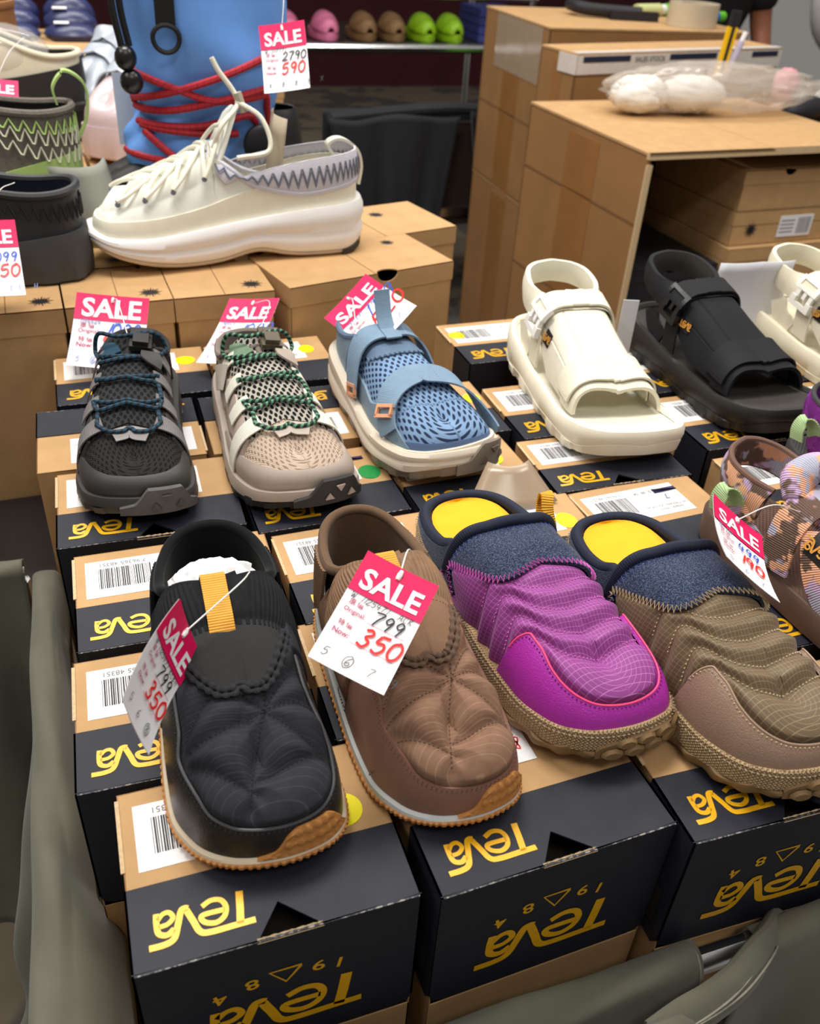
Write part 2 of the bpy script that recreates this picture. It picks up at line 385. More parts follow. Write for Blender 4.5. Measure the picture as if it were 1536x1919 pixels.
    tx('7 96365 48351', .0075, lx0+.035, ly1-.0045); tx('5  38  24', .0075, lx0+.09, ly1-.008); tx('7', .013, lx0+.118, ly1-.02, .03)
    tx('W TERRAIN UNIVERSAL', .006, lx0+.105, ly0+.018); tx('EMBER / MNZ', .006, lx0+.11, ly0+.012)
    for yy in (.005, .011, .016): stroke(g, [(lx0+.07, ly1-yy), (lx1-.006, ly1-yy)], .0003, z)
    for xx in (.08, .098, .115): stroke(g, [(lx0+xx, ly1-.005), (lx0+xx, ly1-.011)], .0003, z)
    for a, b in (((.066, .02), (.074, .02)), ((.074, .02), (.074, .027)), ((.074, .027), (.066, .027)), ((.066, .027), (.066, .02)), ((.068, .022), (.072, .025))): stroke(g, [(lx0+a[0], ly0+a[1]), (lx0+b[0], ly0+b[1])], .0005, z)
    g.obj('label_print', GREYT, lab, smooth=False)
    return root
TB = build_teva('shoe_box')
def sticker(root, x, y, r, m, sq=1, name='round_sticker', sx=1):
    g = G(); disc(g, 0, 0, r, 0, 28, sq); P = np.concatenate(g.v); g = G(); g.poly(P, .0006); g.xf(T3(x, y, BH+.0002-.0008)); return g.obj(name, m, root, smooth=False)
def scrawl(root, x, y, col, m, s=.016, name='handmade_mark'):
    g = G()
    P = catmull([(-.6, -.2), (.1, .9), (.5, -.7), (-.7, .5), (.7, .3), (-.2, -.8), (-.5, .6), (.6, -.1), (.1, .1)], 5)*s
    stroke(g, P, .0016); g.xf(T3(x, y, BH-.0003)); return g.obj(name, m, root, smooth=False)
PURPLE_PEN = mat('pen_violet', (52, 40, 92), .5, 0); RED_PEN = mat('pen_red', (200, 26, 32), .5, 0)
BOXES = [  # x, y, yaw, width, turned, label
 (-.0719, -.1461, .010, .19, 0, 'black and kraft shoe box at the near left corner under the black slipper toe'),
 (.1295, -.1513, .040, .19, 0, 'scuffed front row shoe box under the brown quilted slip-on toe'),
 (.3210, -.1632, -.02, .19, 0, 'black and kraft shoe box in the front row under the brown mule toe'),
 (.5150, -.168, 0, .19, 0, 'black and kraft shoe box cut off at the right end of the front row'),
 (-.1007, .0024, -.013, .19, 0, 'second shoe box from the front at left, a sale tag hanging over its logo'),
 (.0950, .0000, 0, .19, 0, 'black and kraft shoe box hidden below the middle of the brown quilted slip-on'),
 (.2900, .0010, 0, .19, 0, 'black and kraft shoe box below the middle of the purple mule'),
 (.4850, -.008, 0, .19, 0, 'black and kraft shoe box below the patterned sandal at the right edge'),
 (-.0950, .1537, -.002, .19, 0, 'black and kraft shoe box with a white barcode label beside the black slipper heel'),
 (.1030, .1400, .03, .175, 0, 'kraft topped shoe box labelled 7 behind the brown quilted slip-on tag'),
 (.2830, .1440, 0, .158, 0, 'black and kraft shoe box under the purple mule heel'),
 (.4480, .1370, .06, .163, 0, 'kraft topped shoe box labelled 5 directly behind the brown mule'),
 (-.1095, .3104, -.011, .19, 0, 'black and kraft shoe box under the black lace-up sneaker toe'),
 (.0880, .2880, .03, .170, 0, 'black and kraft shoe box under the taupe sneaker toe, green dot on top'),
 (.2650, .2750, .05, .16, 0, 'black and kraft shoe box with yellow dot under the blue shoe toe'),
 (.4290, .2820, -.01, .180, 0, 'black and kraft shoe box with notch under the cream sandal toe'),
 (.6560, .1650, .02, .17, 0, 'kraft topped shoe box at right, below the toe of the black sandal'),
 (.6600, .3240, .01, .19, 0, 'black and kraft shoe box directly under the black sandal toe'),
 (-.1290, .4600, 0, .19, 1, 'turned shoe box with its black end to the back, left of the black lace-up sneaker'),
 (.0660, .4560, 0, .18, 1, 'turned shoe box between the black and the taupe sneaker'),
 (.2560, .4270, .01, .182, 0, 'black and kraft shoe box with a yellow dot right of the blue shoe'),
 (.4430, .4030, 0, .19, 0, 'black and kraft shoe box with a barcode label under the cream sandal heel'),
 (-.1050, .6140, .01, .2, 0, 'black and kraft shoe box behind the black lace-up sneaker, yellow dot beside the sneaker collar'),
 (.1000, .6140, .03, .17, 0, 'black and kraft shoe box behind the taupe sneaker, yellow dot on its right'),
 (.4560, .6190, .02, .19, 0, 'black and kraft shoe box standing tall behind the cream sandal heel'),
 (.6560, .4780, 0, .19, 0, 'black and kraft shoe box under the heel of the black sandal'),
 (.8500, .3200, 0, .19, 0, 'black and kraft shoe box beyond the toe of the black sandal at the right edge'),
 (.8520, .4660, 0, .19, 0, 'black and kraft shoe box under the far right cream sandal'),
]
BX = []
for i, (x, y, a, wd, tn, lb) in enumerate(BOXES):
    o = TB if i == 0 else dup(TB)
    o['label'] = lb; o['group'] = 'shoe boxes standing on end under the shoes'
    o.location = (x, y, -BH); o.rotation_euler = (0, 0, a); o.scale = (wd/.19, 1, 1)
    if i == 15: o.scale = (wd/.19, .84, 1)
    if tn: o.location = (x+wd, y+.1415, -BH); o.rotation_euler = (0, 0, a+pi)
    BX.append(o)
for b_ in (1, 2):
    for ch in [c for c in BX[b_].children_recursive if c.name.startswith(('size_label', 'barcode', 'label_print'))]: bpy.data.objects.remove(ch)
sticker(BX[0], .157, .082, .0145, YEL)
sticker(BX[10], .018, .085, .0145, YEL); sticker(BX[14], .152, .09, .013, YEL); sticker(BX[13], .166, .085, .0145, GRN)
sticker(BX[20], .172, .094, .0125, YEL); sticker(BX[22], .163, .1, .0125, YEL); sticker(BX[23], .158, .1, .0125, YEL); sticker(BX[24], .02, .1, .0125, YEL)
sticker(BX[10], .16, .088, .014, YEL)
g = G(); g.box(.078, .118, .088, .128, BH-.0012, BH-.0002); so = g.obj('paper_note', PAPER, BX[1], smooth=False)
g = G(); stroke(g, catmull([(-.6, -.2), (.1, .9), (.5, -.7), (-.7, .5), (.7, .3), (-.2, -.8), (-.5, .6), (.6, -.1)], 5)*.011, .0014); g.xf(T3(.104, .108, BH)); g.obj("red_mark", RED_PEN, so, smooth=False)
for b, x, y in ((9, .13, .117), (11, .135, .115), (13, .15, .116), (16, .135, .118)):
    g = G()
    for k in range(7): stroke(g, [(x-.018, y-.002+k*.0012), (x+.018, y-.001+k*.001*(k % 2))], .0018)
    g.xf(T3(0, 0, BH-.0004)); g.obj('pen_scribble', PURPLE_PEN if b != 16 else BLK, BX[b], smooth=False)
# ---------------------------------------------------------------- plain kraft boxes with starbursts
def starburst(g, cx, cy, r, sq=1.0, n=18):
    for i in range(n):
        a = i/n*2*pi; rr = r*(1 if i % 2 == 0 else .78); c, s = math.cos(a), math.sin(a); t = .055*r
        g.poly([(cx+.18*r*c-t*s*1.5, cy+(.18*r*s+t*c*1.5)*sq, 0), (cx+.18*r*c+t*s*1.5, cy+(.18*r*s-t*c*1.5)*sq, 0), (cx+rr*c+t*.5*s, cy+(rr*s-t*.5*c)*sq, 0), (cx+rr*c-t*.5*s, cy+(rr*s+t*.5*c)*sq, 0)])
    disc(g, cx, cy, r*.22, 0, 12, sq)
KH = .3965
def notched_lid(g, w, d, h, lid, c=None, r=.0, t=.0015, o=.0012):
    a = [(-o, -o)]
    if c:
        for k in range(9):
            th = pi-k*pi/8; a.append((c+r*math.cos(th), -o+(r*.75*math.sin(th) if r else 0)))
    a += [(w+o, -o), (w+o, d+o), (-o, d+o)]
    g.poly([(x, y, h) for x, y in a], t)
    f = [(-o, -o, h), (-o, -o, h-lid), (w+o, -o, h-lid), (w+o, -o, h)]
    if c: f += [(c+r*math.cos(k*pi/8), -o, h-r*.8*math.sin(k*pi/8)) for k in range(9)]
    g.poly(f, t, (0, -1, 0))
    g.box(-o, w+o, d, d+o, h-lid, h-t); g.box(-o, -o+t, 0, d, h-lid, h-t); g.box(w+o-t, w+o, 0, d, h-lid, h-t)
def build_kraft(name, w, d, h, label, lid=.035, star=None, hole=None, sl=True, m=None, starfront=None, lab=None, group='plain kraft shoe boxes'):
    m = m or KR
    root = thing(name, label, 'shoe box', group=group)
    g = G(); g.box(0, w, 0, .0015, 0, h-.03 if hole else h-.003); g.box(0, w, d-.0015, d, 0, h-.003); g.box(0, .0015, 0, d, 0, h-.003); g.box(w-.0015, w, 0, d, 0, h-.003); g.box(0, w, 0, d, 0, .002)
    g.obj('box_body', m, root, smooth=False)
    g = G()
    notched_lid(g, w, d, h, lid, hole[0] if hole else None, hole[1] if hole else 0); g.obj('lid', m, root, smooth=False)
    if hole: G().box(.004, w-.004, .004, d-.004, h-.05, h-.028).obj('inner_shade_block', DARKIN, root, smooth=False)  # added dark block, interior shade behind the finger hole as colour
    if sl:
        g = G(); g.box(w*.5-.0006, w*.5+.0006, 0, d, h-.0005, h+.0003); g.obj('lid_seam', KIN, root, smooth=False)
    if star:
        g = G(); starburst(g, star[0], star[1], star[2]); g.xf(T3(0, 0, h+.0006)); g.obj('star_print', BLK, root, smooth=False)
    if starfront:
        g = G(); starburst(g, starfront[0], starfront[1], starfront[2]); g.xf(T3(0, -.002, 0) @ RX(pi/2)); g.obj('star_print', BLK, root, smooth=False)
    if lab:
        x0, x1, z0, z1, face = lab
        g = G()
        g.box(x0, x1, z0, z1, h, h+.0007) if face == 'top' else g.box(x0, x1, -.0022, -.0012, z0, z1)
        lo = g.obj('size_label', PAPER, root, smooth=False); g = G(); x = x0+(x1-x0)*.55; rn = random.Random(5)
        while x < x1-.006:
            b = rn.choice((.0008, .0016)); q = [(x, z0+.006), (x+b, z0+.006), (x+b, z1-.006), (x, z1-.006)]
            g.poly([(p[0], p[1], h+.001) if face == 'top' else (p[0], -.0026, p[1]) for p in q]); x += b+rn.choice((.001, .0018))
        for k in range(4):
            zz = z0+(z1-z0)*(.2+.18*k); q = [(x0+.005, zz), (x0+(x1-x0)*.45, zz), (x0+(x1-x0)*.45, zz+.003), (x0+.005, zz+.003)]
            g.poly([(p[0], p[1], h+.001) if face == 'top' else (p[0], -.0026, p[1]) for p in q])
        g.obj('label_print', GREYT, lo, smooth=False)
    return root
def place(o, x, y, ztop, h, a=0): o.location = (x, y, ztop-h); o.rotation_euler = (0, 0, a); return o
UZ = .068
K1 = place(build_kraft('shoe_box', .1405, .128, KH, 'plain kraft shoe box with starburst, standing left of centre behind the black sneaker tag', star=(.115, .03, .0165)), -.080, .763, UZ, KH, .05)
rowl = ['under the dark grey clog at left edge', None, 'under the middle of the white sneaker']
for x, y, lb, a in ((-.2255, .756, 'plain kraft shoe box with starburst under the dark grey clog at the left edge', .05), (.0645, .770, 'plain kraft shoe box with starburst under the middle of the white sneaker', .05)):
    place(dup(K1, lb), x, y, UZ, KH, a)
place(build_kraft('shoe_box', .287, .145, KH, 'wide plain kraft shoe box with a half round finger hole, under the white sneaker heel', star=(.235, .118, .013), hole=(.165, .019), lid=.03), .229, .772, UZ+.003, KH, .245)
place(build_kraft('shoe_box', .29, .16, KH, 'wide plain kraft shoe box behind the white sneaker heel, starburst near its back edge', star=(.19, .11, .016), lid=.03), .300, .948, UZ, KH, .25)
n = 0
for j in range(8):
    for i in range(4):
        x = -.215+i*.15+(-.055, -.012, .028, .042, .05, .06, .07, .075)[j]; y = .900+j*.137
        if (i == 3 and j < 2) or (i == 3 and j > 4): continue
        lb = ['kraft shoe box behind the starburst row, %s', 'kraft shoe box in the third kraft row, %s', 'kraft shoe box in the fourth kraft row, %s', 'kraft shoe box in the fifth kraft row, %s', 'kraft shoe box in the sixth kraft row, %s', 'kraft shoe box in the seventh kraft row, %s', 'kraft shoe box in the eighth kraft row, %s', 'kraft shoe box in the farthest kraft row, %s'][j] % ['first from the left', 'second from the left', 'third from the left', 'fourth from the left'][i]
        o = place(dup(K1, lb), x, y, UZ+.0015*((i+j) % 2), KH, .05)
        if (i, j) in ((1, 5), (2, 6), (1, 2), (3, 3)):
            g = G(); g.box(.03, .1, .05, .115, KH+.0004, KH+.0012); lo = g.obj('size_label', PAPER, o, smooth=False)
            g = G(); [g.poly([(.036+k*.008, .06, KH+.0015), (.036+k*.008+.003, .06, KH+.0015), (.039+k*.008, .105, KH+.0015), (.036+k*.008, .105, KH+.0015)]) for k in range(7)]; g.obj('label_print', GREYT, lo, smooth=False)
# stack of low dark-lidded boxes at the far left under the kraft row
for k in range(4):
    r = thing('flat_shoe_box', ['lowest', 'second lowest', 'second highest', 'topmost'][k]+' flat brown box in the stack at the left edge behind the olive cloth', 'shoe box', (-.43, .525, -.36+k*.036), .03, 'flat boxes stacked at the left edge')
    G().box(0, .29, 0, .22, 0, .029).obj('box_body', KR2, r, smooth=False)
    G().box(-.002, .292, -.002, .222, .021, .0345).obj('lid', mat('lid_black', (38, 34, 34), .35, .1) if k in (3,) else KIN, r, smooth=False)
# ---------------------------------------------------------------- table with chrome rim, cloths
CHR = mat('chrome', (225, 225, 228), .24, .05, metal=1)
GREYM = mat('grey_metal', (112, 112, 116), .4, .1, metal=.7)
root = thing('display_table', 'low display stand with chrome rim rail carrying all the shoe boxes', 'table', (.4, .7, FZ))
g = G(); g.box(-.50, .85, -.855, .16, .7545, -BH-FZ-.0006); g.box(-.72, .20, .16, 1.32, .7545, -BH-FZ-.0006); g.obj('table_top', mat('table_board', (120, 116, 108), .6, .1), root, smooth=False)
g = G(); z = -.143-FZ
g.tube(np.array(catmull([(-.539, -.25, z), (-.539, -.80, z), (-.535, -.865, z), (-.52, -.882, z), (-.45, -.882, z), (.95, -.882, z)], 6)), .0105, 12); g.obj('rim_rail', CHR, root)
for x, y in ((-.539, -.6), (-.539, -.28), (-.3, -.882), (.3, -.882), (.8, -.882)):
    G().tube([(x, y, .70), (x, y, z-.010)], .006, 8).obj('rail_post', CHR, root)
    G().tube([(x, y, .70), (max(x, -.49), max(y, -.85), .75)], .006, 8).obj('rail_bracket', CHR, root)
for x, y in ((-.45, -.8), (.75, -.8), (-.45, 1.2), (.15, 1.2), (.75, .1)): G().tube([(x, y, 0), (x, y, .754)], .016, 10).obj('leg', CHR, root)
OLV = mat('olive_cloth', (103, 102, 88), .85, .12, 18, ('twill', 900, .25, .0004), sheen=.15)
SEAM = mat('olive_seam', (134, 131, 118), .8, .2, 200)
def cloth(name, label, path, drop, amp, seed, flare=.12, lift=.0, inside=.08, group=None, n=150, mfold=26, inw=.008, inz=None, wav=1):
    """cloth laid over the rim rail: path (x,y) along the rail; outward is left of travel direction"""
    P = catmull(path, 24)
    d = np.linalg.norm(np.diff(P, axis=0), axis=1); L = np.r_[0, np.cumsum(d)]; s = np.linspace(0, L[-1], n)
    P = np.stack([np.interp(s, L, P[:, i]) for i in range(2)], 1); T = np.gradient(P, axis=0); T /= np.linalg.norm(T, axis=1)[:, None]
    O = np.stack([T[:, 1], -T[:, 0]], 1)
    rn = np.random.default_rng(seed); ph = rn.uniform(0, 6.28, 6); fr = mfold*np.array([.35, .6, 1, 1.45, 2.3, 3.1])/1.0; am = np.array([.5, .9, 1, .55, .3, .18])
    m = 64; rr = .0145
    X = np.zeros((n, m, 3))
    ins = 10; arc = 12
    for j in range(m):
        if j < ins:
            u = 1-j/ins; iw = inw(s) if callable(inw) else inw; o = -rr*.55-iw*u; z = -.143+rr*.83-inside*u**1.8-(.007*np.sin(s*23+ph[1]+u)+.004*np.sin(s*51+ph[2]))*u*(iw > .01)
        elif j < ins+arc:
            a = 2.15-(j-ins)/(arc-1)*2.1; o = rr*math.cos(a); z = -.143+rr*math.sin(a)
        else:
            k = (j-ins-arc+1)/(m-ins-arc); o = rr+flare*k**1.3; z = -.143-drop*k
        k = max(0, (j-ins-arc+1)/(m-ins-arc))
        f = sum(am[i]*np.sin(fr[i]*s+ph[i]+(.9*i+.7)*math.sin(k*2.6+i)) for i in range(6))
        wob = np.sin(s*9+ph[0])*.004+np.sin(s*31+ph[3])*.002
        off = o+amp*f*min(1, k*1.9)*.5+(max(0, f.max())*0)
        off = np.maximum(off, rr*.8) if k > 0 else off+0*s
        X[:, j, :2] = P+O*(off+(wob*.3 if k == 0 else 0))[:, None] if not np.isscalar(off) else P+O*(off+(wob*0))[:, None]
        X[:, j, 2] = z+lift+(np.abs(wob)*1.3 if j >= ins else 0)+(.012*np.sin(s*14+ph[2])*k)+.0035*np.sin(s*37+j*.33+ph[4])*(j > 2)*(j < ins+arc)*wav
    uv = np.stack(np.broadcast_arrays(s[:, None], np.linspace(0, drop, m)[None]), -1)
    g = G(); g.grid(X, uv); o = g.obj(name, OLV, smooth=True, sharp=0, solid=.0022); tag(o, label, 'cloth', group)
    return o, X
cA, XA = cloth('draped_cloth', 'dark olive cloth tucked against the left boxes and rolled over the front rim', [(-.139, .45), (-.139, .25), (-.139, 0), (-.139, -.13), (-.135, -.165), (-.12, -.182), (-.05, -.182), (.1, -.182), (.345, -.182)], .66, .06, 3, flare=.06, inside=.045, n=240, inw=lambda s: np.interp(s, [0, .1, .3, .42, .46, .56, .62, .70, 1.2], [.010, .010, .020, .022, .042, .047, .034, .006, .006]))
g = G(); e = XA[-1, 12:40]; g.tube(e+[-.003, -.0022, .0012], .0009, 5); g.tube(XA[:, 34]+np.array([0, 0, .0]), .0006, 4); g.obj('hem_stitching', SEAM, cA)
cB, XB = cloth('draped_cloth', 'dark olive cloth hanging in heavy folds over the front rail at right', [(.40, -.182), (.6, -.182), (.95, -.182)], .62, .05, 11, flare=.06, n=90, mfold=20)
# twisted fold of cloth slung over the bare rail
pts = np.array([.012, 0, 0])+catmull([(0.437, -0.157, -0.193), (0.437, -0.16, -0.163), (0.42, -0.172, -0.146), (0.38, -0.198, -0.12), (0.349, -0.212, -0.124), (0.324, -0.217, -0.132), (0.3, -0.22, -0.136), (0.273, -0.225, -0.143)], 8)
g = G(); g.tube(pts, np.linspace(.015, .019, len(pts)), 14, nrm=(0, -1, .5), flat=.5); tw = g.obj('cloth_fold', OLV, cB)
g = G()
for dx in (-.006, .004):
    g.tube(pts+np.array([dx, -.0088, .0030]), .0011, 5)
g.obj('seam_stitching', SEAM, cB)
pts = catmull([(0.319, -0.226, -0.152), (0.27, -0.236, -0.136), (0.21999999999999997, -0.232, -0.17600000000000002), (0.15999999999999998, -0.222, -0.23600000000000002)], 8)
g = G(); g.tube(pts, np.linspace(.022, .03, len(pts)), 12, nrm=(0, -1, .5), flat=.5); g.obj('cloth_fold', OLV, cB)
cC, XC = cloth('draped_cloth', 'darker second olive cloth hanging at the left edge behind the first one', [(-.62, .47), (-.4, .472), (-.165, .47)], .56, .045, 21, flare=.07, n=90, mfold=30, inside=.12)
t = thing('cloth_rack', 'rail under the second olive cloth at the left edge', 'rail', (-.39, .47, FZ), 0)
G().tube([(-.24, 0, .957), (.225, 0, .957)], .010, 10).obj('rail', CHR, t)
for x in (-.235, .22): G().tube([(x, 0, 0), (x, 0, .9475)], .009, 8).obj('leg', CHR, t)
# ---------------------------------------------------------------- big cartons at right
TAPE = mat('brown_tape', (150, 104, 58), .3, .1, 8, spec=.6)
CART = mat('carton_board', (150, 109, 66), .85, .12, 6, ('noise', 130, .3, .001))
def carton(label, x, y, yaw, w, d, z0, z1, front=True, creases=(), flap=True):
    r = thing('carton', label, 'carton', (x, y, z0), yaw, 'large shipping cartons'); h = z1-z0
    g = G(); t = .006
    g.box(0, t, 0, d, 0, h); g.box(w-t, w, 0, d, 0, h); g.box(0, w, d-t, d, 0, h); g.box(0, w, 0, d, 0, t)
    if front: g.box(0, w, 0, t, 0, h)
    g.obj('carton_wall', CART, r, smooth=False)
    g = G(); g.box(-.002, w*.5-.001, -.004, d, h, h+t); g.obj('flap', KR, r, smooth=False)
    g = G(); g.box(w*.5+.001, w+.002, -.002, d, h, h+t); g.obj('flap', KR, r, smooth=False)
    for z in creases:
        g = G(); g.box(-.0012, .001, 0, d, z-.003, z+.003); g.obj('crease', KIN, r, smooth=False)
    g = G(); g.box(-.0012, .0005, d*.36, d*.62, 0, h-.02); g.obj('tape', TAPE, r, smooth=False)
    return r
c1 = carton('tall carton stack at far right of the aisle, left of the white taped carton', 1.523, 2.612, -.03, .78, .60, FZ, -.42, creases=())
c1b = carton('upper carton of the far stack with clear tape on its corner', 1.520, 2.610, -.03, .78, .60, -.412, .19, creases=(.28,))
CLR = mat('clear_tape', (205, 190, 165), .15, .1, alpha=.35, spec=.8)
G().box(-.0025, -.0015, .05, .47, .42, .6).obj('clear_tape', CLR, c1b, smooth=False)
c3 = carton('carton with white printed sealing tape along its top edge', 1.36, 2.10, .2, .86, .17, FZ, .185)
WT = mat('printed_tape_white', (214, 206, 198), .4, .06)
h3 = .185-FZ
g = G(); g.box(.0, .86, -.0045, -.0025, h3-.05, h3+.001); g.box(0, .86, -.0045, .03, h3+.0062, h3+.0072); g.box(-.004, -.002, -.0045, .08, h3-.05, h3+.001); g.obj('printed_tape', WT, c3, smooth=False)
NAVY = mat('navy_print', (32, 36, 60), .5, .05)
for a, b in ((.02, .2), (.36, .56), (.72, .84)): G().box(a, b, -.006, -.0048, h3-.018, h3-.002).obj('tape_print', NAVY, c3, smooth=False)
g = G(); g.box(.42, .52, -.0055, -.0035, h3-.30, h3-.05); g.obj('shipping_strip', WT, c3, smooth=False)
text('DECK', .065, BLK, c3, T3(.49, -.0062, h3-.17) @ RX(pi/2) @ RZ(pi/2), bold=.02, name='strip_print')
g = text('SALES STOCK', .02, None, None, T3(.28, -.0062, h3-.02) @ RX(pi/2)); g.obj('tape_lettering', BLK, c3, smooth=False)['kind'] = 'stuff'
c2 = carton('open fronted carton holding stacked shoe boxes, a plastic bag on top', 1.205, 1.402, .05, .72, .585, -.56, .08, front=False, creases=(.2, .48))
G().box(.04, .68, .006, .5, .0065, .0095).obj('inner_sheet', KIN, c2, smooth=False)
carton('closed carton under the open fronted carton', 1.21, 1.41, .05, .7, .56, FZ, -.567)
g = G(); g.box(-.003, .012, -.003, .003, .0, .62); g.box(-.003, .72, -.004, .006, .632, .646); g.obj('raw_board_edge', RAW, c2, smooth=False)
# boxes inside the open carton
def kbx(lb, x, y, z, w, d, h, m=None, **k):
    o = build_kraft('shoe_box', w, d, h, lb, lid=.034, sl=False, m=m, **k); o['group'] = 'boxes stacked inside the open carton'
    o.location = (x, y, z); o.rotation_euler = (0, 0, .05); return o
BB = mat('box_black', (34, 33, 36), .55, .12)
z0 = -.548
kbx('black shoe box with half round notch inside the open carton', 1.228, 1.43, z0, .275, .42, .344, BB, hole=(.13, .018))
lg = text('UGG', .07, mat('bronze_print', (132, 104, 78), .5, .05), bpy.context.scene.objects[-1] if 0 else [o for o in COL.objects if o.get('label') == 'black shoe box with half round notch inside the open carton'][0], T3(.06, .2, .3447) @ RZ(0), bold=.03, name='brand_print')
zz = [z0, z0+.1285, z0+.2575, z0+.3865]
for k, (dy, lb) in enumerate(((0, 'lowest kraft box'), (0, 'second lowest kraft box'), (.0, 'third kraft box from below'), )):
    kbx(lb+' stacked on the right inside the open carton', 1.515, 1.425, zz[k], .37, .40, .1275, hole=(.17, .018))
kbx('upper kraft box with front starburst and white label in the open carton', 1.522, 1.447, zz[3], .37, .37, .0865, starfront=(.06, .04, .021), lab=(.15, .26, .015, .07, 'front'))
kbx('topmost kraft box with half round notch in the open carton', 1.524, 1.449, zz[3]+.0878, .37, .37, .1, hole=(.14, .018))
# ---------------------------------------------------------------- things on the cartons
PLS = mat('clear_plastic', (232, 228, 222), .12, .03, alpha=.28, spec=.9)
WHF = mat('white_foam', (238, 236, 230), .8, .05)
PLW = mat('cloudy_plastic', (226, 216, 204), .18, .05, alpha=.38, spec=.9)
def lump(g, c, r, seed, nu=28, nv=18, am=.18, freq=9):
    rn = np.random.default_rng(seed); K = rn.normal(size=(7, 3)); K /= np.linalg.norm(K, axis=1)[:, None]; ph = rn.uniform(0, 6.28, 7)
    th = np.linspace(0, 2*pi, nu+1); pv = np.linspace(0, pi, nv+1)
    X = np.stack([np.sin(pv)[:, None]*np.cos(th), np.sin(pv)[:, None]*np.sin(th), np.broadcast_to(np.cos(pv)[:, None], (nv+1, nu+1))], -1)
    f = sum(np.abs(np.sin((X@K[i])*freq*(.5+.2*i)+ph[i])) for i in range(7))/7-.6
    X = X*(1+am*f)[..., None]*np.array(r)+np.array(c); g.grid(X); return g
b = thing('plastic_bag', 'clear crumpled plastic bag with white wrapped rolls on the carton top', 'bag', (1.62, 1.83, .0868))
g = G(); lump(g, (.03, .0, .060), (.335, .105, .064), 1, 60, 30, .32, 12); g.obj('bag_film', PLW, b, sharp=0)
g = G(); lump(g, (-.215, -.02, .050), (.085, .058, .046), 2, 40, 26, .25, 11); g.obj('white_roll', WHF, b, sharp=0)
g = G(); lump(g, (-.055, -.025, .050), (.10, .058, .046), 3, 40, 26, .25, 11); g.obj('white_roll', WHF, b, sharp=0)
cu = thing('pen_cup', 'clear cup holding a yellow cutter and a pen behind the plastic bag', 'cup', (1.745, 1.955, .0868))
G().lathe([(.001, 0), (.028, 0), (.032, .09), (.0305, .09), (.027, .003), (.001, .003)], 16).obj('cup_body', PLW, cu)
k = thing('cutter_knife', 'yellow and black cutter knife standing in the clear cup', 'knife', (1.742, 1.952, .0905)); k.rotation_euler = (.02, .06, 0)
g = G(); g.box(-.015, .015, -.006, .006, .0, .195); g.obj('handle', mat('cutter_yellow', (240, 190, 10), .4, .03), k, smooth=False)
G().box(-.006, .004, -.0075, -.006, .02, .235).obj('slider_rail', BLK, k, smooth=False); G().box(-.014, .014, -.007, .007, .195, .235).obj('end_cap', BLK, k, smooth=False)
p = thing('marker_pen', 'pale violet pen leaning right in the clear cup', 'pen', (1.752, 1.956, .0905)); p.rotation_euler = (0, .30, 0)
G().tube([(0, 0, 0), (0, 0, .165)], .009, 10).obj('barrel', mat('pen_lilac', (190, 182, 206), .3, .2, 90), p); G().tube([(0, 0, .165), (0, 0, .19)], .007, 10).obj('cap', PAPER, p)
t = thing('tape_dispenser', 'grey hand tape dispenser with red band behind the plastic bag', 'tool', (1.56, 1.952, .0868), .1)
G().box(-.09, .09, -.02, .02, 0, .03).obj('body', mat('tool_grey', (82, 80, 82), .5, .1), t, smooth=False); G().box(-.01, .006, -.022, .022, .0302, .052).obj('red_band', RED_PEN, t, smooth=False)
g = G(); lump(g, (.05, 0, .043), (.05, .022, .016), 4); g.obj('handle', BLK, t)
h4 = .1968
t = thing('tape_gun', 'black tape gun lying on the far carton top', 'tool', (1.88, 2.93, h4), -.25)
g = G(); g.tube(catmull([(-.10, .08, .03), (-.09, 0, .03), (-.03, -.03, .025), (.14, -.05, .022)], 8), .022, 10); g.obj('grip', BLK, t); G().box(.02, .2, -.08, -.04, 0, .03).obj('cutter_bar', BLK, t, smooth=False)
for i, (x, y, m, n_, lb, ln) in enumerate(((2.11, 2.98, (206, 214, 150), 'marker_pen', 'pale green pen lying on the far carton top', .13), (2.25, 3.02, (96, 190, 40), 'marker_pen', 'bright green marker lying on the far carton top', .1), (2.27, 2.80, (30, 110, 170), 'marker_pen', 'blue capped marker lying on the far carton top', .08))):
    o = thing(n_, lb, 'pen', (x, y, h4), .3); G().tube([(-ln/2, 0, .022), (ln/2, 0, .022)], .0215, 10).obj('barrel', mat('pen%d' % i, m, .4, .05), o); G().tube([(ln/2, 0, .022), (ln/2+.04, 0, .022)], .018, 10).obj('cap', PAPER if i < 2 else mat('pen1', (96, 190, 40)), o)
o = thing('tape_roll', 'roll of clear packing tape on the far carton top', 'tape', (2.14, 2.72, h4)); G().lathe([(.05, 0), (.09, 0), (.09, .075), (.05, .075), (.05, 0)], 24).obj('roll', mat('tape_clear', (200, 186, 160), .25, .05), o)
# ---------------------------------------------------------------- rack table, chair with jacket, green bag
t = thing('rack_table', 'chrome edged glass shelf table in the background holding clogs', 'table', (1.35, 3.65, FZ), .02)
zt = .0-FZ
G().box(-.75, .62, -.02, .7, zt-.035, zt-.002).obj('shelf_board', mat('shelf_dark', (58, 52, 50), .25, .05), t, smooth=False)
g = G(); g.tube([(-.75, -.026, zt-.012), (.62, -.026, zt-.012)], .016, 8); g.obj('chrome_edge', CHR, t)
g = G(); g.box(-.75, .62, 0, .7, zt+.175, zt+.183); g.obj('upper_shelf', mat('shelf_glass', (190, 200, 196), .1, 0, alpha=.4, spec=.8), t, smooth=False)
g = G(); g.tube([(-.75, -.005, zt+.18), (.62, -.005, zt+.18)], .008, 8); g.obj('chrome_edge', CHR, t)
for x in (-.74, .6): G().tube([(x, .0, 0), (x, .0, zt+.3)], .014, 8).obj('post', CHR, t)
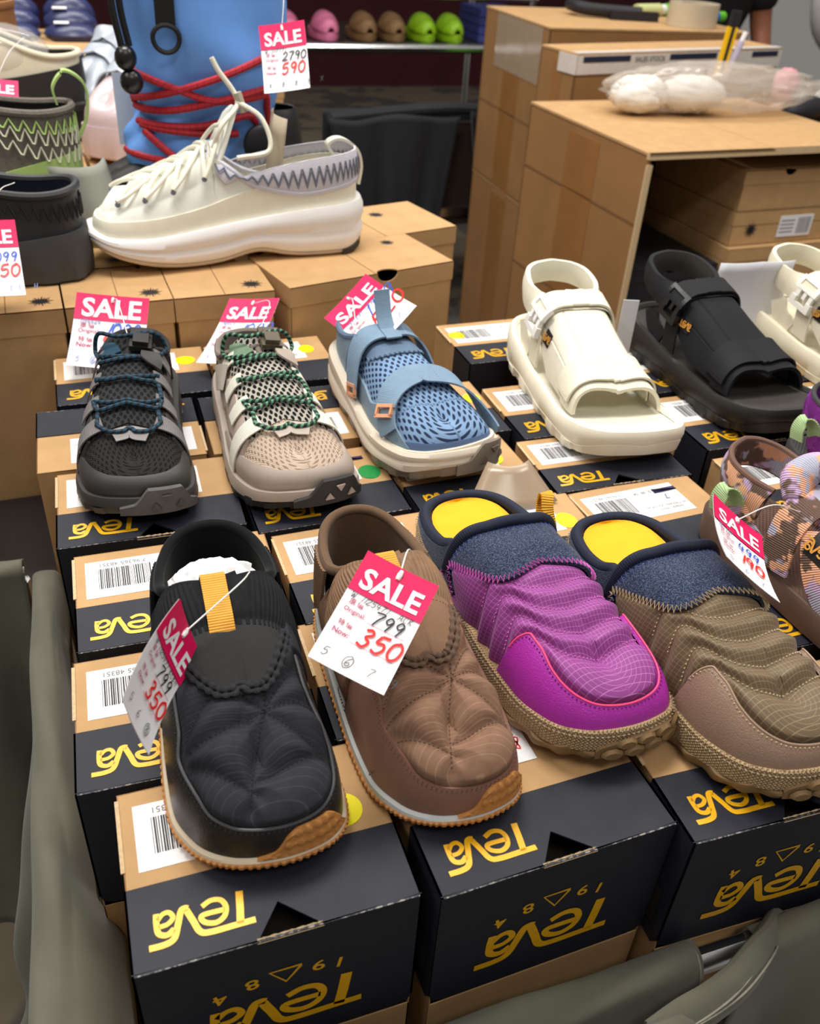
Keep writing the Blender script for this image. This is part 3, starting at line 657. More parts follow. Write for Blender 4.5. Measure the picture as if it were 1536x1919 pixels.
for x in (-.74, .6): G().tube([(x, .68, 0), (x, .68, zt+.3)], .014, 8).obj('post', CHR, t)
PNK = mat('pink_rubber', (214, 120, 158), .35, .08); GRB = mat('lime_rubber', (132, 176, 26), .4, .1); BRB = mat('brown_shoe', (122, 92, 58), .6, .2)
def clog(x, m, lb, y=3.78, s=1.0):
    r = thing('clog', lb, 'clog', (x, y, .002), pi); g = G()
    th = np.linspace(0, 2*pi, 25)
    for z, k in ((0, 1), (.03, 1.04)): pass
    P = [np.stack([.06*k*s*np.cos(th)*(1-.18*np.sin(th)), .135*k*s*np.sin(th), np.full(25, z)], -1) for z, k in ((0, .96), (.012, 1.02), (.034, 1))]
    g.grid(P); g.poly(P[-1][:-1]); g.obj('sole', m, r)
    g = G(); a = np.linspace(0, pi, 13); yy = np.linspace(-.02, .128, 10)*s
    X = np.stack([[(.058*s*math.cos(q)*math.sqrt(max(0, 1-(max(0, y_-.0)/(.134*s))**2)), y_, .03+(.075*s)*math.sin(q)*math.sqrt(max(0, 1-(max(0, y_)/(.134*s))**2.4))) for q in a] for y_ in yy]); g.grid(X); g.obj('upper', m, r, solid=.004)
    return r
for i, (x, m, lb) in enumerate(((.86, PNK, 'left pink clog on the far glass shelf'), (1.03, PNK, 'right pink clog on the far glass shelf'), (1.2, BRB, 'brown clog on the far glass shelf, next to the pink ones'), (1.33, BRB, 'brown clog on the far glass shelf, beside the lime one'), (1.47, GRB, 'left lime green clog on the far glass shelf'), (1.6, GRB, 'right lime green clog on the far glass shelf'))): clog(x, m, lb)
for k in range(4):
    o = G().box(1.72, 1.92, 3.7, 3.95, .002+k*.034, .032+k*.034).obj('flat_box', mat('box_navy', (58, 66, 128), .4, .2, 30), smooth=False); tag(o, ['lowest', 'second lowest', 'second highest', 'topmost'][k]+' flat navy box in the pile on the far shelf', 'box', 'navy boxes on the far shelf')
JK = mat('jacket_black', (27, 29, 35), .8, .15, 30, sheen=.1)
t = thing('chair', 'dark brown chair with grey legs behind the kraft boxes', 'chair', (1.33, 3.62, FZ), .06); t.scale = (1, 1, .93)
zs = .55
G().box(-.3, .3, -.25, .25, zs-.04, zs).obj('seat', mat('chair_brown', (58, 46, 42), .6, .1), t, smooth=False)
G().box(-.29, .29, -.27, -.24, zs-.12, .90).obj('backrest', mat('chair_brown', (58, 46, 42)), t, smooth=False)
for x in (-.28, .30): G().tube([(x, -.30, 0), (x, -.285, .90)], .016, 8).obj('leg', GREYM, t)
for x in (-.26, .26): G().tube([(x, .24, 0), (x, .24, .51)], .014, 8).obj('leg', GREYM, t)
o = thing('jacket', 'black jacket hung over the chair back', 'jacket', (1.33, 3.62, FZ), .06); o.scale = (1, 1, .93)
def drape(name, x0, x1, z0, z1, y, seed, dep=.05, par=None, fold=7, m=JK, taper=(0, 0)):
    n, k = 40, 26; rn = np.random.default_rng(seed); ph = rn.uniform(0, 6, 4); X = np.zeros((n, k, 3)); U = np.linspace(0, 1, n); W = np.linspace(0, 1, k)
    for j, w_ in enumerate(W):
        a, b = x0+taper[0]*w_, x1+taper[1]*w_
        X[:, j, 0] = a+(b-a)*U; X[:, j, 2] = z1+(z0-z1)*w_+.01*np.sin(U*9+ph[0])
        X[:, j, 1] = y-dep*(.3+w_*.7)*(np.sin(U*fold*2+ph[1]+w_*1.5)*.5+.5)-dep*.3*np.sin(U*fold*4.3+ph[2])*w_
    g = G(); g.grid(X); return g.obj(name, m, par, sharp=0, solid=.012)
drape('body', -.43, .14, .33, .95, -.335, 1, .05, o, taper=(.1, -.1)); drape('sleeve', .18, .40, .16, .96, -.35, 2, .05, o, 3, taper=(.12, .1))
g = G(); g.tube(catmull([(-.42, -.315, .945), (-.1, -.30, .965), (.15, -.30, .97), (.39, -.315, .95)], 6), .035, 10, flat=.7); g.obj('collar_roll', JK, o)
drape('back_panel', -.42, .36, .45, .95, -.215, 3, -.03, o, 5)
b = thing('tote_bag', 'lime green bag hanging behind the black jacket', 'bag', (1.80, 3.42, -.62)); g = G(); lump(g, (0, 0, .27), (.14, .09, .27), 5, am=.12, freq=5); g.obj('bag_body', mat('lime_cloth', (112, 190, 24), .7, .1), b); g = G(); g.tube(catmull([(-.06, 0, .5), (-.04, 0, .62), (.04, 0, .62), (.06, 0, .5)], 6), .008, 6); g.obj('handle', mat('lime_cloth', (112, 190, 24)), b)
t = thing('shelf_stand', 'low shelf under the lime bag with a chrome edge', 'shelf', (1.75, 3.55, FZ), .0); G().box(-.3, .3, -.2, .3, .44, .478).obj('shelf_board', CHR, t, smooth=False)
for x in (-.28, .28): G().box(x-.015, x+.015, -.19, .29, 0, .44).obj('leg', GREYM, t, smooth=False)
# ---------------------------------------------------------------- far left: kraft stock, packets
t = thing('stock_table', 'table at the back left under kraft stock boxes', 'table', (.15, 2.55, FZ))
G().box(-.9, .36, -.45, .5, .92, .958).obj('table_top', mat('table_board', (120, 116, 108)), t, smooth=False)
for x in (-.85, .3):
    for y in (-.4, .45): G().box(x-.02, x+.02, y-.02, y+.02, 0, .92).obj('leg', GREYM, t, smooth=False)
zt = -.1415
for i, (x, y, z, w_, d_, h_, lab, hl) in enumerate(((-.36, 2.2, zt, .27, .2, .245, (.12, .22, .15, .22, 'front'), None), (-.085, 2.2, zt, .30, .2, .245, (.19, .28, .14, .21, 'front'), (.06, .02)), (.225, 2.22, zt, .3, .2, .245, None, None))):
    o = build_kraft('shoe_box', w_, d_, h_, ['kraft stock box at the back left edge with a white label', 'kraft stock box at the back left with a half round notch', 'kraft stock box at the back beside the blue boot'][i], lab=lab, hole=hl, sl=False, lid=.05, group='kraft stock boxes at the back left'); o.location = (x, y, z)
o = build_kraft('shoe_box', .48, .22, .05, 'flat kraft box lying on the back left stock boxes', sl=False, lid=.03, group='kraft stock boxes at the back left'); o.location = (-.26, 2.21, .107)
o = build_kraft('shoe_box', .2, .3, .3, 'kraft stock box at the far back under the navy packets', sl=False, group='kraft stock boxes at the back left'); o.location = (.1, 2.46, zt)
NVP = mat('packet_navy', (38, 46, 92), .35, .2, 12, spec=.6); ORG = mat('label_orange', (226, 88, 60), .5, .05)
k = 0; rn = random.Random(4)
zc = {}
tb = thing('packet_crate', 'kraft crate under the navy packets at the back left', 'crate', (-.42, 2.5, zt)); G().box(0, .5, 0, .4, 0, .27).obj('crate_body', KR, tb, smooth=False)
for j in range(3):
    for i in range(3):
        x = -.40+i*.16; y = 2.53+j*.115; lev = .270-.1415
        o = thing('packet', 'navy packet in the back left pile, %s row, %s from the left' % (['front', 'middle', 'back'][j], ['first', 'second', 'third'][i]), 'packet', (x+.07, y+.05, lev), rn.uniform(-.1, .1), 'navy packets at the back left')
        g = G(); lump(g, (0, 0, .03+.012*j), (.076, .054, .029+.012*j), 30+k, 16, 8, .12, 4); g.obj('pouch', NVP, o)
        g = G(); q = .06+.024*j; g.poly([(-.045, -.03, q), (-.005, -.03, q), (-.005, .015, q), (-.045, .015, q)], .002); g.obj('label', PAPER if k % 3 else ORG, o, smooth=False); k += 1
# ---------------------------------------------------------------- person reaching, far right
SKN = mat('skin', (150, 96, 70), .5, .06); TSH = mat('tshirt_black', (22, 22, 25), .85, .1); TRS = mat('trousers_black', (20, 20, 23), .8, .1)
def skin_mesh(name, verts, edges, radii, m, parent, root=0, sub=2):
    me = bpy.data.meshes.new(name); me.from_pydata(verts, edges, []); o = bpy.data.objects.new(name, me); COL.objects.link(o); o.parent = parent
    sk = o.modifiers.new('skin', 'SKIN'); sk.use_smooth_shade = True
    ly = me.skin_vertices[0].data if me.skin_vertices else None
    if ly is None:
        bm = bmesh.new(); bm.from_mesh(me); bm.verts.layers.skin.verify(); bm.to_mesh(me); bm.free(); ly = me.skin_vertices[0].data
    for i, r in enumerate(radii): ly[i].radius = (r, r) if np.isscalar(r) else r; ly[i].use_root = (i == root)
    sb = o.modifiers.new('smooth', 'SUBSURF'); sb.levels = sub; sb.render_levels = sub
    me.materials.append(m); return o
pr = thing('person', 'person in a black short sleeved shirt bending beside the cartons, arm hanging down', 'person', (2.68, 3.50, FZ), .25)
# pelvis, spine, chest, neck, head, arms, legs (metres from the floor)
PV = [(0, 0, 1.02), (0, -.04, 1.2), (0, -.1, 1.4), (0, -.16, 1.55), (0, -.2, 1.66), (0, -.24, 1.80), (0, -.25, 1.9),
      (.19, -.14, 1.52), (.25, -.18, 1.22), (.22, -.30, .99), (.20, -.34, .91), (-.19, -.14, 1.52), (-.27, -.12, 1.24), (-.28, -.28, 1.02), (-.27, -.32, .94),
      (.1, 0, .95), (.12, -.02, .52), (.12, .03, .1), (.12, -.1, .05), (-.1, 0, .95), (-.12, -.02, .52), (-.12, .03, .1), (-.12, -.1, .05)]
PE = [(0, 1), (1, 2), (2, 3), (3, 4), (4, 5), (5, 6), (2, 7), (7, 8), (8, 9), (9, 10), (2, 11), (11, 12), (12, 13), (13, 14), (0, 15), (15, 16), (16, 17), (17, 18), (0, 19), (19, 20), (20, 21), (21, 22)]
PR = [(.17, .12), (.16, .11), (.17, .12), .07, .06, .095, .07, .065, .05, .036, .036, .065, .05, .036, .036, .09, .065, .045, .04, .09, .065, .045, .04]
skin_mesh('body', PV, PE, PR, SKN, pr)
for sgn, w0 in ((1, PV[10]), (-1, PV[14])):
    for q in range(5):
        bx = w0[0]+(q-1.5)*.016*sgn; L = (.085, .1, .105, .095, .075)[q] if q else .07
        if q == 4: continue
        v = [(w0[0]+(q-1.5)*.012, w0[1], w0[2]+.02), (bx, w0[1]-.015, w0[2]-.05), (bx, w0[1]-.02, w0[2]-.05-L*.5), (bx, w0[1]-.005, w0[2]-.05-L*.9)]
        skin_mesh('finger', v, [(0, 1), (1, 2), (2, 3)], (.016, .012, .0105, .009), SKN, pr, sub=1)
    v = [(w0[0], w0[1], w0[2]+.01), (w0[0]-.035*sgn, w0[1]-.02, w0[2]-.02), (w0[0]-.045*sgn, w0[1]-.03, w0[2]-.06)]; skin_mesh('thumb', v, [(0, 1), (1, 2)], (.016, .013, .011), SKN, pr, sub=1)
SV = [(0, 0, 1.0), (0, -.04, 1.2), (0, -.1, 1.42), (0, -.15, 1.55), (.19, -.14, 1.52), (.245, -.175, 1.27), (-.19, -.14, 1.52), (-.26, -.12, 1.28)]
skin_mesh('tshirt', SV, [(0, 1), (1, 2), (2, 3), (2, 4), (4, 5), (2, 6), (6, 7)], [(.2, .15), (.19, .14), (.2, .145), .09, .09, .08, .09, .08], TSH, pr)
TV = [(0, 0, 1.0), (.1, 0, .93), (.12, -.02, .52), (.12, .03, .1), (-.1, 0, .93), (-.12, -.02, .52), (-.12, .03, .1)]
skin_mesh('trousers', TV, [(0, 1), (1, 2), (2, 3), (0, 4), (4, 5), (5, 6)], [(.19, .14), .115, .085, .07, .115, .085, .07], TRS, pr)
g = G(); lump(g, (0, -.235, 1.86), (.105, .12, .1), 9, am=.05); g.obj('hair', BLK, pr)
o = thing('white_sack', 'pale grey hanging cloth sack at the top right corner', 'sack', (3.68, 3.6, -.05)); g = G(); lump(g, (0, 0, .32), (.28, .15, .32), 12, am=.12, freq=4); g.obj('sack_body', mat('sack_white', (198, 196, 196), .7, .06), o)
t = thing('side_table', 'table at the right edge behind the open carton', 'table', (2.85, 2.55, FZ)); G().box(-.42, .6, -.4, .18, 1.0, 1.0495).obj('table_top', KR2, t, smooth=False)
for x in (-.38, .55):
    for y in (-.36, .14): G().box(x-.02, x+.02, y-.02, y+.02, 0, 1.0).obj('leg', GREYM, t, smooth=False)
o = thing('plastic_bag', 'clear plastic bag at the right edge below the pink tag', 'bag', (2.62, 2.45, -.05)); g = G(); lump(g, (.05, 0, .056), (.2, .12, .06), 14, am=.3, freq=12); g.obj('bag_film', PLW, o, sharp=0)
o = thing('pink_wrap', 'small pink tissue wrap on the plastic bag at right edge', 'paper', (2.58, 2.66, -.05)); g = G(); lump(g, (0, 0, .06), (.06, .045, .06), 15, am=.2); g.obj('tissue', mat('pink_tissue', (250, 170, 182), .7, .1), o)
o = thing('black_shoe', 'black shoe lying beside the person\'s hand', 'shoe', (2.42, 2.33, -.05), .4); g = G(); lump(g, (0, 0, .04), (.13, .06, .04), 16, am=.08); g.obj('upper', BLK, o); G().box(-.12, .12, -.05, .05, 0, .012).obj('sole', DARKIN, o, smooth=False)
# ---------------------------------------------------------------- shoe surface: S(s, r); s in [-1,1] runs medial heel -> toe (0) -> lateral heel, r 0 = feather edge, 1 = crown line
HWW = np.array([0, .1, .2, .3, .4, .5, .6, .7, .8, .9, 1.])
class Shoe:
    def __init__(s, root, L=.3, wk=1.2, ridge=None, zb=None, yb=.14, yf=.80, p=.9, q=.85, ins=.004, toe=1.0, cen=1.0, blunt=0.0, hw=None):
        s.root, s.L, s.wk, s.yb, s.yf, s.p, s.q, s.ins = root, L, wk, yb*L, yf*L, p, q, ins
        h = np.array(hw or [0, .066, .104, .113, .116, .130, .154, .161, .140*(1+blunt), .088*(1+blunt*1.6), 0])*toe
        s.hw = cr(HWW, h*L*wk); s.cw = cr(HWW, np.array([0, .0, 0, .004, .008, .01, .006, -.004, -.02, -.033, -.038])*L*cen)
        s.ridge = cr([a*L for a, b in ridge], [b for a, b in ridge]); s.zb = cr([a*L for a, b in zb], [b for a, b in zb])
    def cx(s, y): return s.cw(np.arccos(np.clip(1-2*np.asarray(y)/s.L, -1, 1))/pi)
    def outline(s, sv, off=0.0):
        sv = np.asarray(sv, float); w = 1-np.abs(sv); y = s.L*(1-np.cos(pi*w))/2
        x = s.cw(w)+np.sign(sv)*s.hw(w)
        # outward offset from numeric normal
        e = 1e-3; sa, sb = sv-e, sv+e
        def pt(v): 
            v = (v+1) % 2-1; w_ = 1-np.abs(v); return s.cw(w_)+np.sign(v)*s.hw(w_), s.L*(1-np.cos(pi*w_))/2
        xa, ya = pt(sa); xb, yb_ = pt(sb); tx, ty = xb-xa, yb_-ya; n = np.hypot(tx, ty)+1e-12
        return x-ty/n*off, y+tx/n*off
    def S(s, sv, rv, off=0.0):
        sv, rv = np.broadcast_arrays(np.asarray(sv, float), np.asarray(rv, float)); P = s._S(sv, rv)
        if np.any(off): P = P+s.N(sv, rv)*np.asarray(off)[..., None] if not np.isscalar(off) else P+s.N(sv, rv)*off
        return P
    def _S(s, sv, rv):
        x, y = s.outline(sv, -s.ins); z0 = s.zb(y); qy = s.yb+(s.yf-s.yb)*np.clip(y/s.L, 0, 1); qx = s.cx(qy); h = s.ridge(qy)
        a = np.clip(rv, 0, 1)*pi/2; f = 1-np.cos(a)**(s.p if np.isscalar(s.p) else np.interp(y/s.L, (.35, .75), s.p)); g = np.sin(a)**s.q
        return np.stack([x+(qx-x)*f, y+(qy-y)*f, z0+(h-z0)*g], -1)
    def N(s, sv, rv):
        e = 2e-3; r1 = np.clip(rv+e, 0, .999); r0 = np.clip(rv-e, 0, .995); sv2 = sv
        wrap = lambda v: (v+1) % 2-1
        ds = s._S(wrap(sv2+e), np.clip(rv, 0, .985))-s._S(wrap(sv2-e), np.clip(rv, 0, .985)); dr = s._S(sv2, r1)-s._S(sv2, r0)
        n = np.cross(dr, ds); n /= np.linalg.norm(n, axis=-1)[..., None]+1e-12
        # outward: away from the crown line inside
        c = s._S(sv2, np.full_like(rv, 1.))*np.array([1, 1, .3]); o = s._S(sv2, rv)-c; fl = np.sign(np.sum(n*o, -1)); fl[fl == 0] = 1
        n = n*fl[..., None]
        n = np.where((rv > .985)[..., None], np.array([0, 0, 1.]), n); return n
    def r_at(s, sv, z):
        x, y = s.outline(np.asarray(sv, float), -s.ins); z0 = s.zb(y); h = s.ridge(s.yb+(s.yf-s.yb)*np.clip(y/s.L, 0, 1))
        g = np.clip((z-z0)/(h-z0), 0, 1); return np.arcsin(g**(1/s.q))*2/pi
    def band(s, name, m, s0, s1, r0, r1, off=0.0, th=.0025, ns=120, nr=24, disp=None, weld=True, parent=None, closed=False, smax=None, skirt0=True, skirt1=True):
        """patch of the shoe surface between two r curves (callables of s or numbers)"""
        sv = np.linspace(s0, s1, ns); f = lambda r: r(sv) if callable(r) else np.full(ns, float(r))
        a, b = f(r0), f(r1); k = np.linspace(0, 1, nr); k = np.where(b[:, None] > .9, 1-(1-k[None])**1.7, k[None])
        R = a[:, None]+(b-a)[:, None]*k; SV = np.broadcast_to(sv[:, None], R.shape)
        base = s._S(SV, R); n = s.N(SV, R); d = np.full(R.shape, off)
        arc = np.concatenate([np.zeros((ns, 1)), np.cumsum(np.linalg.norm(np.diff(base, axis=1), axis=2), 1)], 1)
        # uv: u = arc along outline, v = height arc
        full = np.concatenate([np.zeros(1), np.cumsum(np.linalg.norm(np.diff(base[:, nr//2], axis=0), axis=1))])
        w = 1-np.abs(SV); yq = s.L*(1-np.cos(pi*w))/2
        tot = s.arcsum(SV, R)
        uv = np.stack([np.sign(SV)*tot, base[..., 1]+.6*base[..., 2]*(base[..., 1] > s.L*.8)], -1)
        if disp is not None: d = d+disp(SV, R, base)
        P = base+n*d[..., None]
        rows = [P]
        U = [uv]
        if skirt0: P = np.concatenate([(base[:, :1]+n[:, :1]*(d[:, :1]-th)[..., None]), P], 1); uv = np.concatenate([uv[:, :1], uv], 1)
        if skirt1: P = np.concatenate([P, (base[:, -1:]+n[:, -1:]*(d[:, -1:]-th)[..., None])], 1); uv = np.concatenate([uv, uv[:, -1:]], 1)
        if not closed:
            P = np.concatenate([P[:1]-n[:1, P.shape[1]*0:1]*0-np.concatenate([n[:1, :1]]*P.shape[1], 1)*th, P, P[-1:]-np.concatenate([n[-1:, -1:]]*P.shape[1], 1)*th], 0); uv = np.concatenate([uv[:1], uv, uv[-1:]], 0)
        g = G(); g.grid(P, uv, ci=False); return g.obj(name, m, parent or s.root, weld=2e-5 if weld else 0, sharp=55)
    def arcsum(s, SV, R):
        k = np.linspace(0, 1, 12); T = 1-(1-R)[..., None]*k; Q = s._S(np.broadcast_to(SV[..., None], T.shape), T)
        return np.sum(np.linalg.norm(np.diff(Q, axis=-2), axis=-1), -1)
    def along(s, pts, off=.001, n=8, smooth=True):
        """3-D polyline on the surface through (s, r) control points, with normals"""
        P = catmull(pts, n) if smooth and len(pts) > 2 else np.linspace(pts[0], pts[-1], max(2, n)) if len(pts) == 2 else np.array(pts, float)
        sv, rv = P[:, 0], np.clip(P[:, 1], 0, 1); N = s.N(sv, rv); return s._S(sv, rv)+N*off, N
    def xy(s, x, y):
        """(s, r) of the surface point above plan position (x, y) in shoe units of L"""
        x, y = np.asarray(x, float)*s.L, np.asarray(y, float)*s.L
        X, Y = np.broadcast_arrays(x, y); out = np.zeros(X.shape+(2,))
        if not hasattr(s, '_tab'):
            sv = np.linspace(-.97, .97, 195); rv = np.linspace(.02, 1, 80); A, B = np.meshgrid(sv, rv, indexing='ij'); s._tab = (A, B, s._S(A, B))
        A, B, P = s._tab
        for i in np.ndindex(X.shape):
            d = (P[..., 0]-X[i])**2+(P[..., 1]-Y[i])**2; j = np.unravel_index(np.argmin(d), d.shape); out[i] = A[j], B[j]
        return out
    def plan(s, pts, off=.001, n=10):
        """polyline dropped onto the shoe from plan control points (units of L)"""
        P = catmull(pts, n) if len(pts) > 2 else np.linspace(pts[0], pts[1], n); q = s.xy(P[:, 0], P[:, 1]); N = s.N(q[:, 0], q[:, 1]); X = s._S(q[:, 0], q[:, 1])
        X[:, :2] = P*s.L; k = np.array([.25, .5, .25])
        for a in (X[:, 2], N[:, 0], N[:, 1], N[:, 2]):
            for _ in range(3): a[1:-1] = np.convolve(a, k, 'valid')
        N /= np.linalg.norm(N, axis=1)[:, None]; return X+N*off, N
    def stitches(s, lines, m, rad=.0007, step=.0042, fill=.68, name='stitching', parent=None):
        g = G()
        for P, N in lines:
            L = np.r_[0, np.cumsum(np.linalg.norm(np.diff(P, axis=0), axis=1))]; t = 0
            at = lambda q: np.array([np.interp(q, L, P[:, i]) for i in range(3)])
            while t+step*fill < L[-1]:
                a, b = at(t), at(t+step*fill); n_ = np.array([np.interp(t, L, N[:, i]) for i in range(3)]); mid = (a+b)/2+n_*rad*.5; tt = (b-a)/(np.linalg.norm(b-a)+1e-9); bb = np.cross(tt, n_)*rad
                V = [a-n_*rad*.5, mid+bb, mid+n_*rad*.7, mid-bb, b-n_*rad*.5]; g.add(V, [(0, 2, 1), (0, 3, 2), (4, 1, 2), (4, 2, 3)]); t += step
        o = g.obj(name, m, parent or s.root); o['kind'] = 'stuff'; return o
    def zigzag(s, P, N, m, amp=.004, step=.003, rad=.0006, name='zigzag_stitch', parent=None):
        L = np.r_[0, np.cumsum(np.linalg.norm(np.diff(P, axis=0), axis=1))]; n = int(L[-1]/step); g = G(); T = np.gradient(P, axis=0); T /= np.linalg.norm(T, axis=1)[:, None]; B = np.cross(T, N)
        q = np.linspace(0, L[-1], n); Z = np.stack([np.interp(q, L, P[:, i])+np.interp(q, L, B[:, i])*amp*(1 if 0 else 1)*np.where(np.arange(n) % 2, 1, -1)*.5 for i in range(3)], 1)
        g.tube(Z, rad, 4); return g.obj(name, m, parent or s.root)
    def wy(s, y):
        yo = np.clip((np.asarray(y, float)*s.L-s.yb)/(s.yf-s.yb), .001, .999); return np.arccos(1-2*yo)/pi
    def st(s, q, Y):
        """crown station whose profile line passes plan position Y (units of L) at crosswise q"""
        Y = np.asarray(Y, float); p = s.p if np.isscalar(s.p) else np.interp(Y, (.35, .75), s.p); f = 1-np.cos((1-np.abs(q))*pi/2)**p; b, k = s.yb/s.L, (s.yf-s.yb)/s.L
        return b+k*np.clip((Y-b*f)/(1+(k-1)*f), 0, 1)
    def sr(s, q, y):
        q = np.asarray(q, float); return np.sign(q+1e-9)*(1-s.wy(y)), 1-np.abs(q)
    def cross(s, name, m, y0, y1, q0=-1., q1=1., off=.003, disp=None, ny=20, nx=100, th=.003, parent=None, plan=False):
        """patch laid across the crown: q -1 medial edge .. 1 lateral edge, y0/y1 crown stations (numbers or callables of q)"""
        u_ = np.linspace(np.sign(q0)*abs(q0)**.5, np.sign(q1)*abs(q1)**.5, nx); q = np.sign(u_)*u_**2; a = np.array([y0(v) if callable(y0) else y0 for v in q], float); b = np.array([y1(v) if callable(y1) else y1 for v in q], float); t = np.linspace(0, 1, ny)
        Y = a[None]+(b-a)[None]*t[:, None]; Q = np.broadcast_to(q[None], Y.shape); Y = s.st(Q, Y) if plan else Y; sv, rv = s.sr(Q, Y); P = s._S(sv, rv); N = s.N(sv, rv); d = np.full(Y.shape, float(off)); T = np.broadcast_to(t[:, None], Y.shape)
        if disp: d = d+disp(T, Q)
        arc = np.concatenate([np.zeros((ny, 1)), np.cumsum(np.linalg.norm(np.diff(P, axis=1), axis=2), 1)], 1); uv = np.stack([arc, Y*s.L], -1); Pn = P+N*d[..., None]
        pad = lambda A, ax, f: np.concatenate([f(0), A, f(-1)], ax)
        Pn = np.concatenate([(P[:1]+N[:1]*(d[:1]-th)[..., None]), Pn, (P[-1:]+N[-1:]*(d[-1:]-th)[..., None])], 0); uv = np.concatenate([uv[:1], uv, uv[-1:]], 0)
        e0 = Pn[:, :1]-np.concatenate([N[:1], N, N[-1:]], 0)[:, :1]*th; e1 = Pn[:, -1:]-np.concatenate([N[:1], N, N[-1:]], 0)[:, -1:]*th
        Pn = np.concatenate([e0, Pn, e1], 1); uv = np.concatenate([uv[:, :1], uv, uv[:, -1:]], 1)
        g = G(); g.grid(Pn, uv); return g.obj(name, m, parent or s.root, sharp=55)
    def qy(s, pts, off=.001, n=8, sm=2, plan=False):
        """polyline through (q, y) control points on the crown patch"""
        P = catmull(pts, 2*n) if len(pts) > 2 else np.linspace(pts[0], pts[1], n); sv, rv = s.sr(P[:, 0], s.st(P[:, 0], P[:, 1]) if plan else P[:, 1]); N = s.N(sv, rv); X = s._S(sv, rv)
        for _ in range(sm):
            for a in (X, N):
                a[1:-1] = a[1:-1]*.5+(a[:-2]+a[2:])*.25
        N /= np.linalg.norm(N, axis=1)[:, None]; return X+N*off, N
    def ring(s, rows, name, m, n=160, cap_top=False, cap_bot=True, zwave=None, parent=None, flat=False):
        """sole wall: rows of (outward offset, z or callable(y, s)) from bottom to top, all round"""
        sv = np.linspace(-1, 1, n+1); X = []
        for off, z in rows:
            o = off(sv) if callable(off) else off; x, y = s.outline(sv, o); zz = z(y, sv) if callable(z) else np.full(n+1, float(z)); X.append(np.stack([x, y, zz], -1))
        X = np.stack(X, 1); L = np.r_[0, np.cumsum(np.linalg.norm(np.diff(X[:, 0], axis=0), axis=1))]
        uv = np.stack(np.broadcast_arrays(L[:, None], X[..., 2]), -1)
        g = G(); g.grid(X, uv, flip=True)
        h = n//2
        for do, k in ((cap_bot, 0), (cap_top, -1)):
            if do:
                a = X[:h+1, k]; b = X[::-1][:h+1, k]; g.grid(np.stack([a+(b-a)*t for t in np.linspace(0, 1, 9)], 1), np.stack([(a+(b-a)*t)[:, :2] for t in np.linspace(0, 1, 9)], 1), flip=(k == 0))
        return g.obj(name, m, parent or s.root, weld=2e-5, sharp=38 if not flat else 20)
    def insole(s, name, m, z, off=-.012, y0=0, y1=1, dish=.004, n=80, parent=None):
        sv = np.linspace(-1, 1, n+1); x, y = s.outline(sv, off); h = n//2; zf = z if callable(z) else (lambda y: np.full_like(y, float(z)))
        k = np.linspace(0, 1, 13); a = np.stack([x, y], -1)[:h+1]; b = np.stack([x, y], -1)[::-1][:h+1]; X = a[:, None]+(b-a)[:, None]*k[None, :, None]
        Z = zf(X[..., 1])-dish*(1-(2*k-1)**2)[None]*np.ones((h+1, 1)); g = G(); g.grid(np.concatenate([X, Z[..., None]], -1), X, flip=True); return g.obj(name, m, parent or s.root)
def linedist(x, y, lines):
    d = np.full(x.shape, 9.)
    for P in lines:
        P = np.asarray(P)
        for a, b in zip(P[:-1], P[1:]):
            v = b-a; t = np.clip(((x-a[0])*v[0]+(y-a[1])*v[1])/(v@v+1e-12), 0, 1); d = np.minimum(d, np.hypot(x-a[0]-t*v[0], y-a[1]-t*v[1]))
    return d
def spring(h=.010, y0=.72, L=.3, heel=.004, base=0.0):
    return lambda y, sv=None: base+h*np.clip((y/L-y0)/(1-y0), 0, 1)**2+heel*np.clip((.1-y/L)/.1, 0, 1)**2
def loopstrip(g, P0, d, up, wd, ht, lean, th=.0016, n=14, side=None):
    """folded pull loop: from P0, goes up by ht and back"""
    P0, up, d = np.array(P0), np.array(up, float), np.array(d, float); a = np.linspace(0, 1, n)
    P = [P0+up*ht*math.sin(pi*t*.98)**.7+d*lean*(t-.5)*2 for t in a]
    T = np.gradient(np.array(P), axis=0); B = np.cross(d, up); Nn = np.cross(T, B); g.strip(P, Nn, wd, th); return g
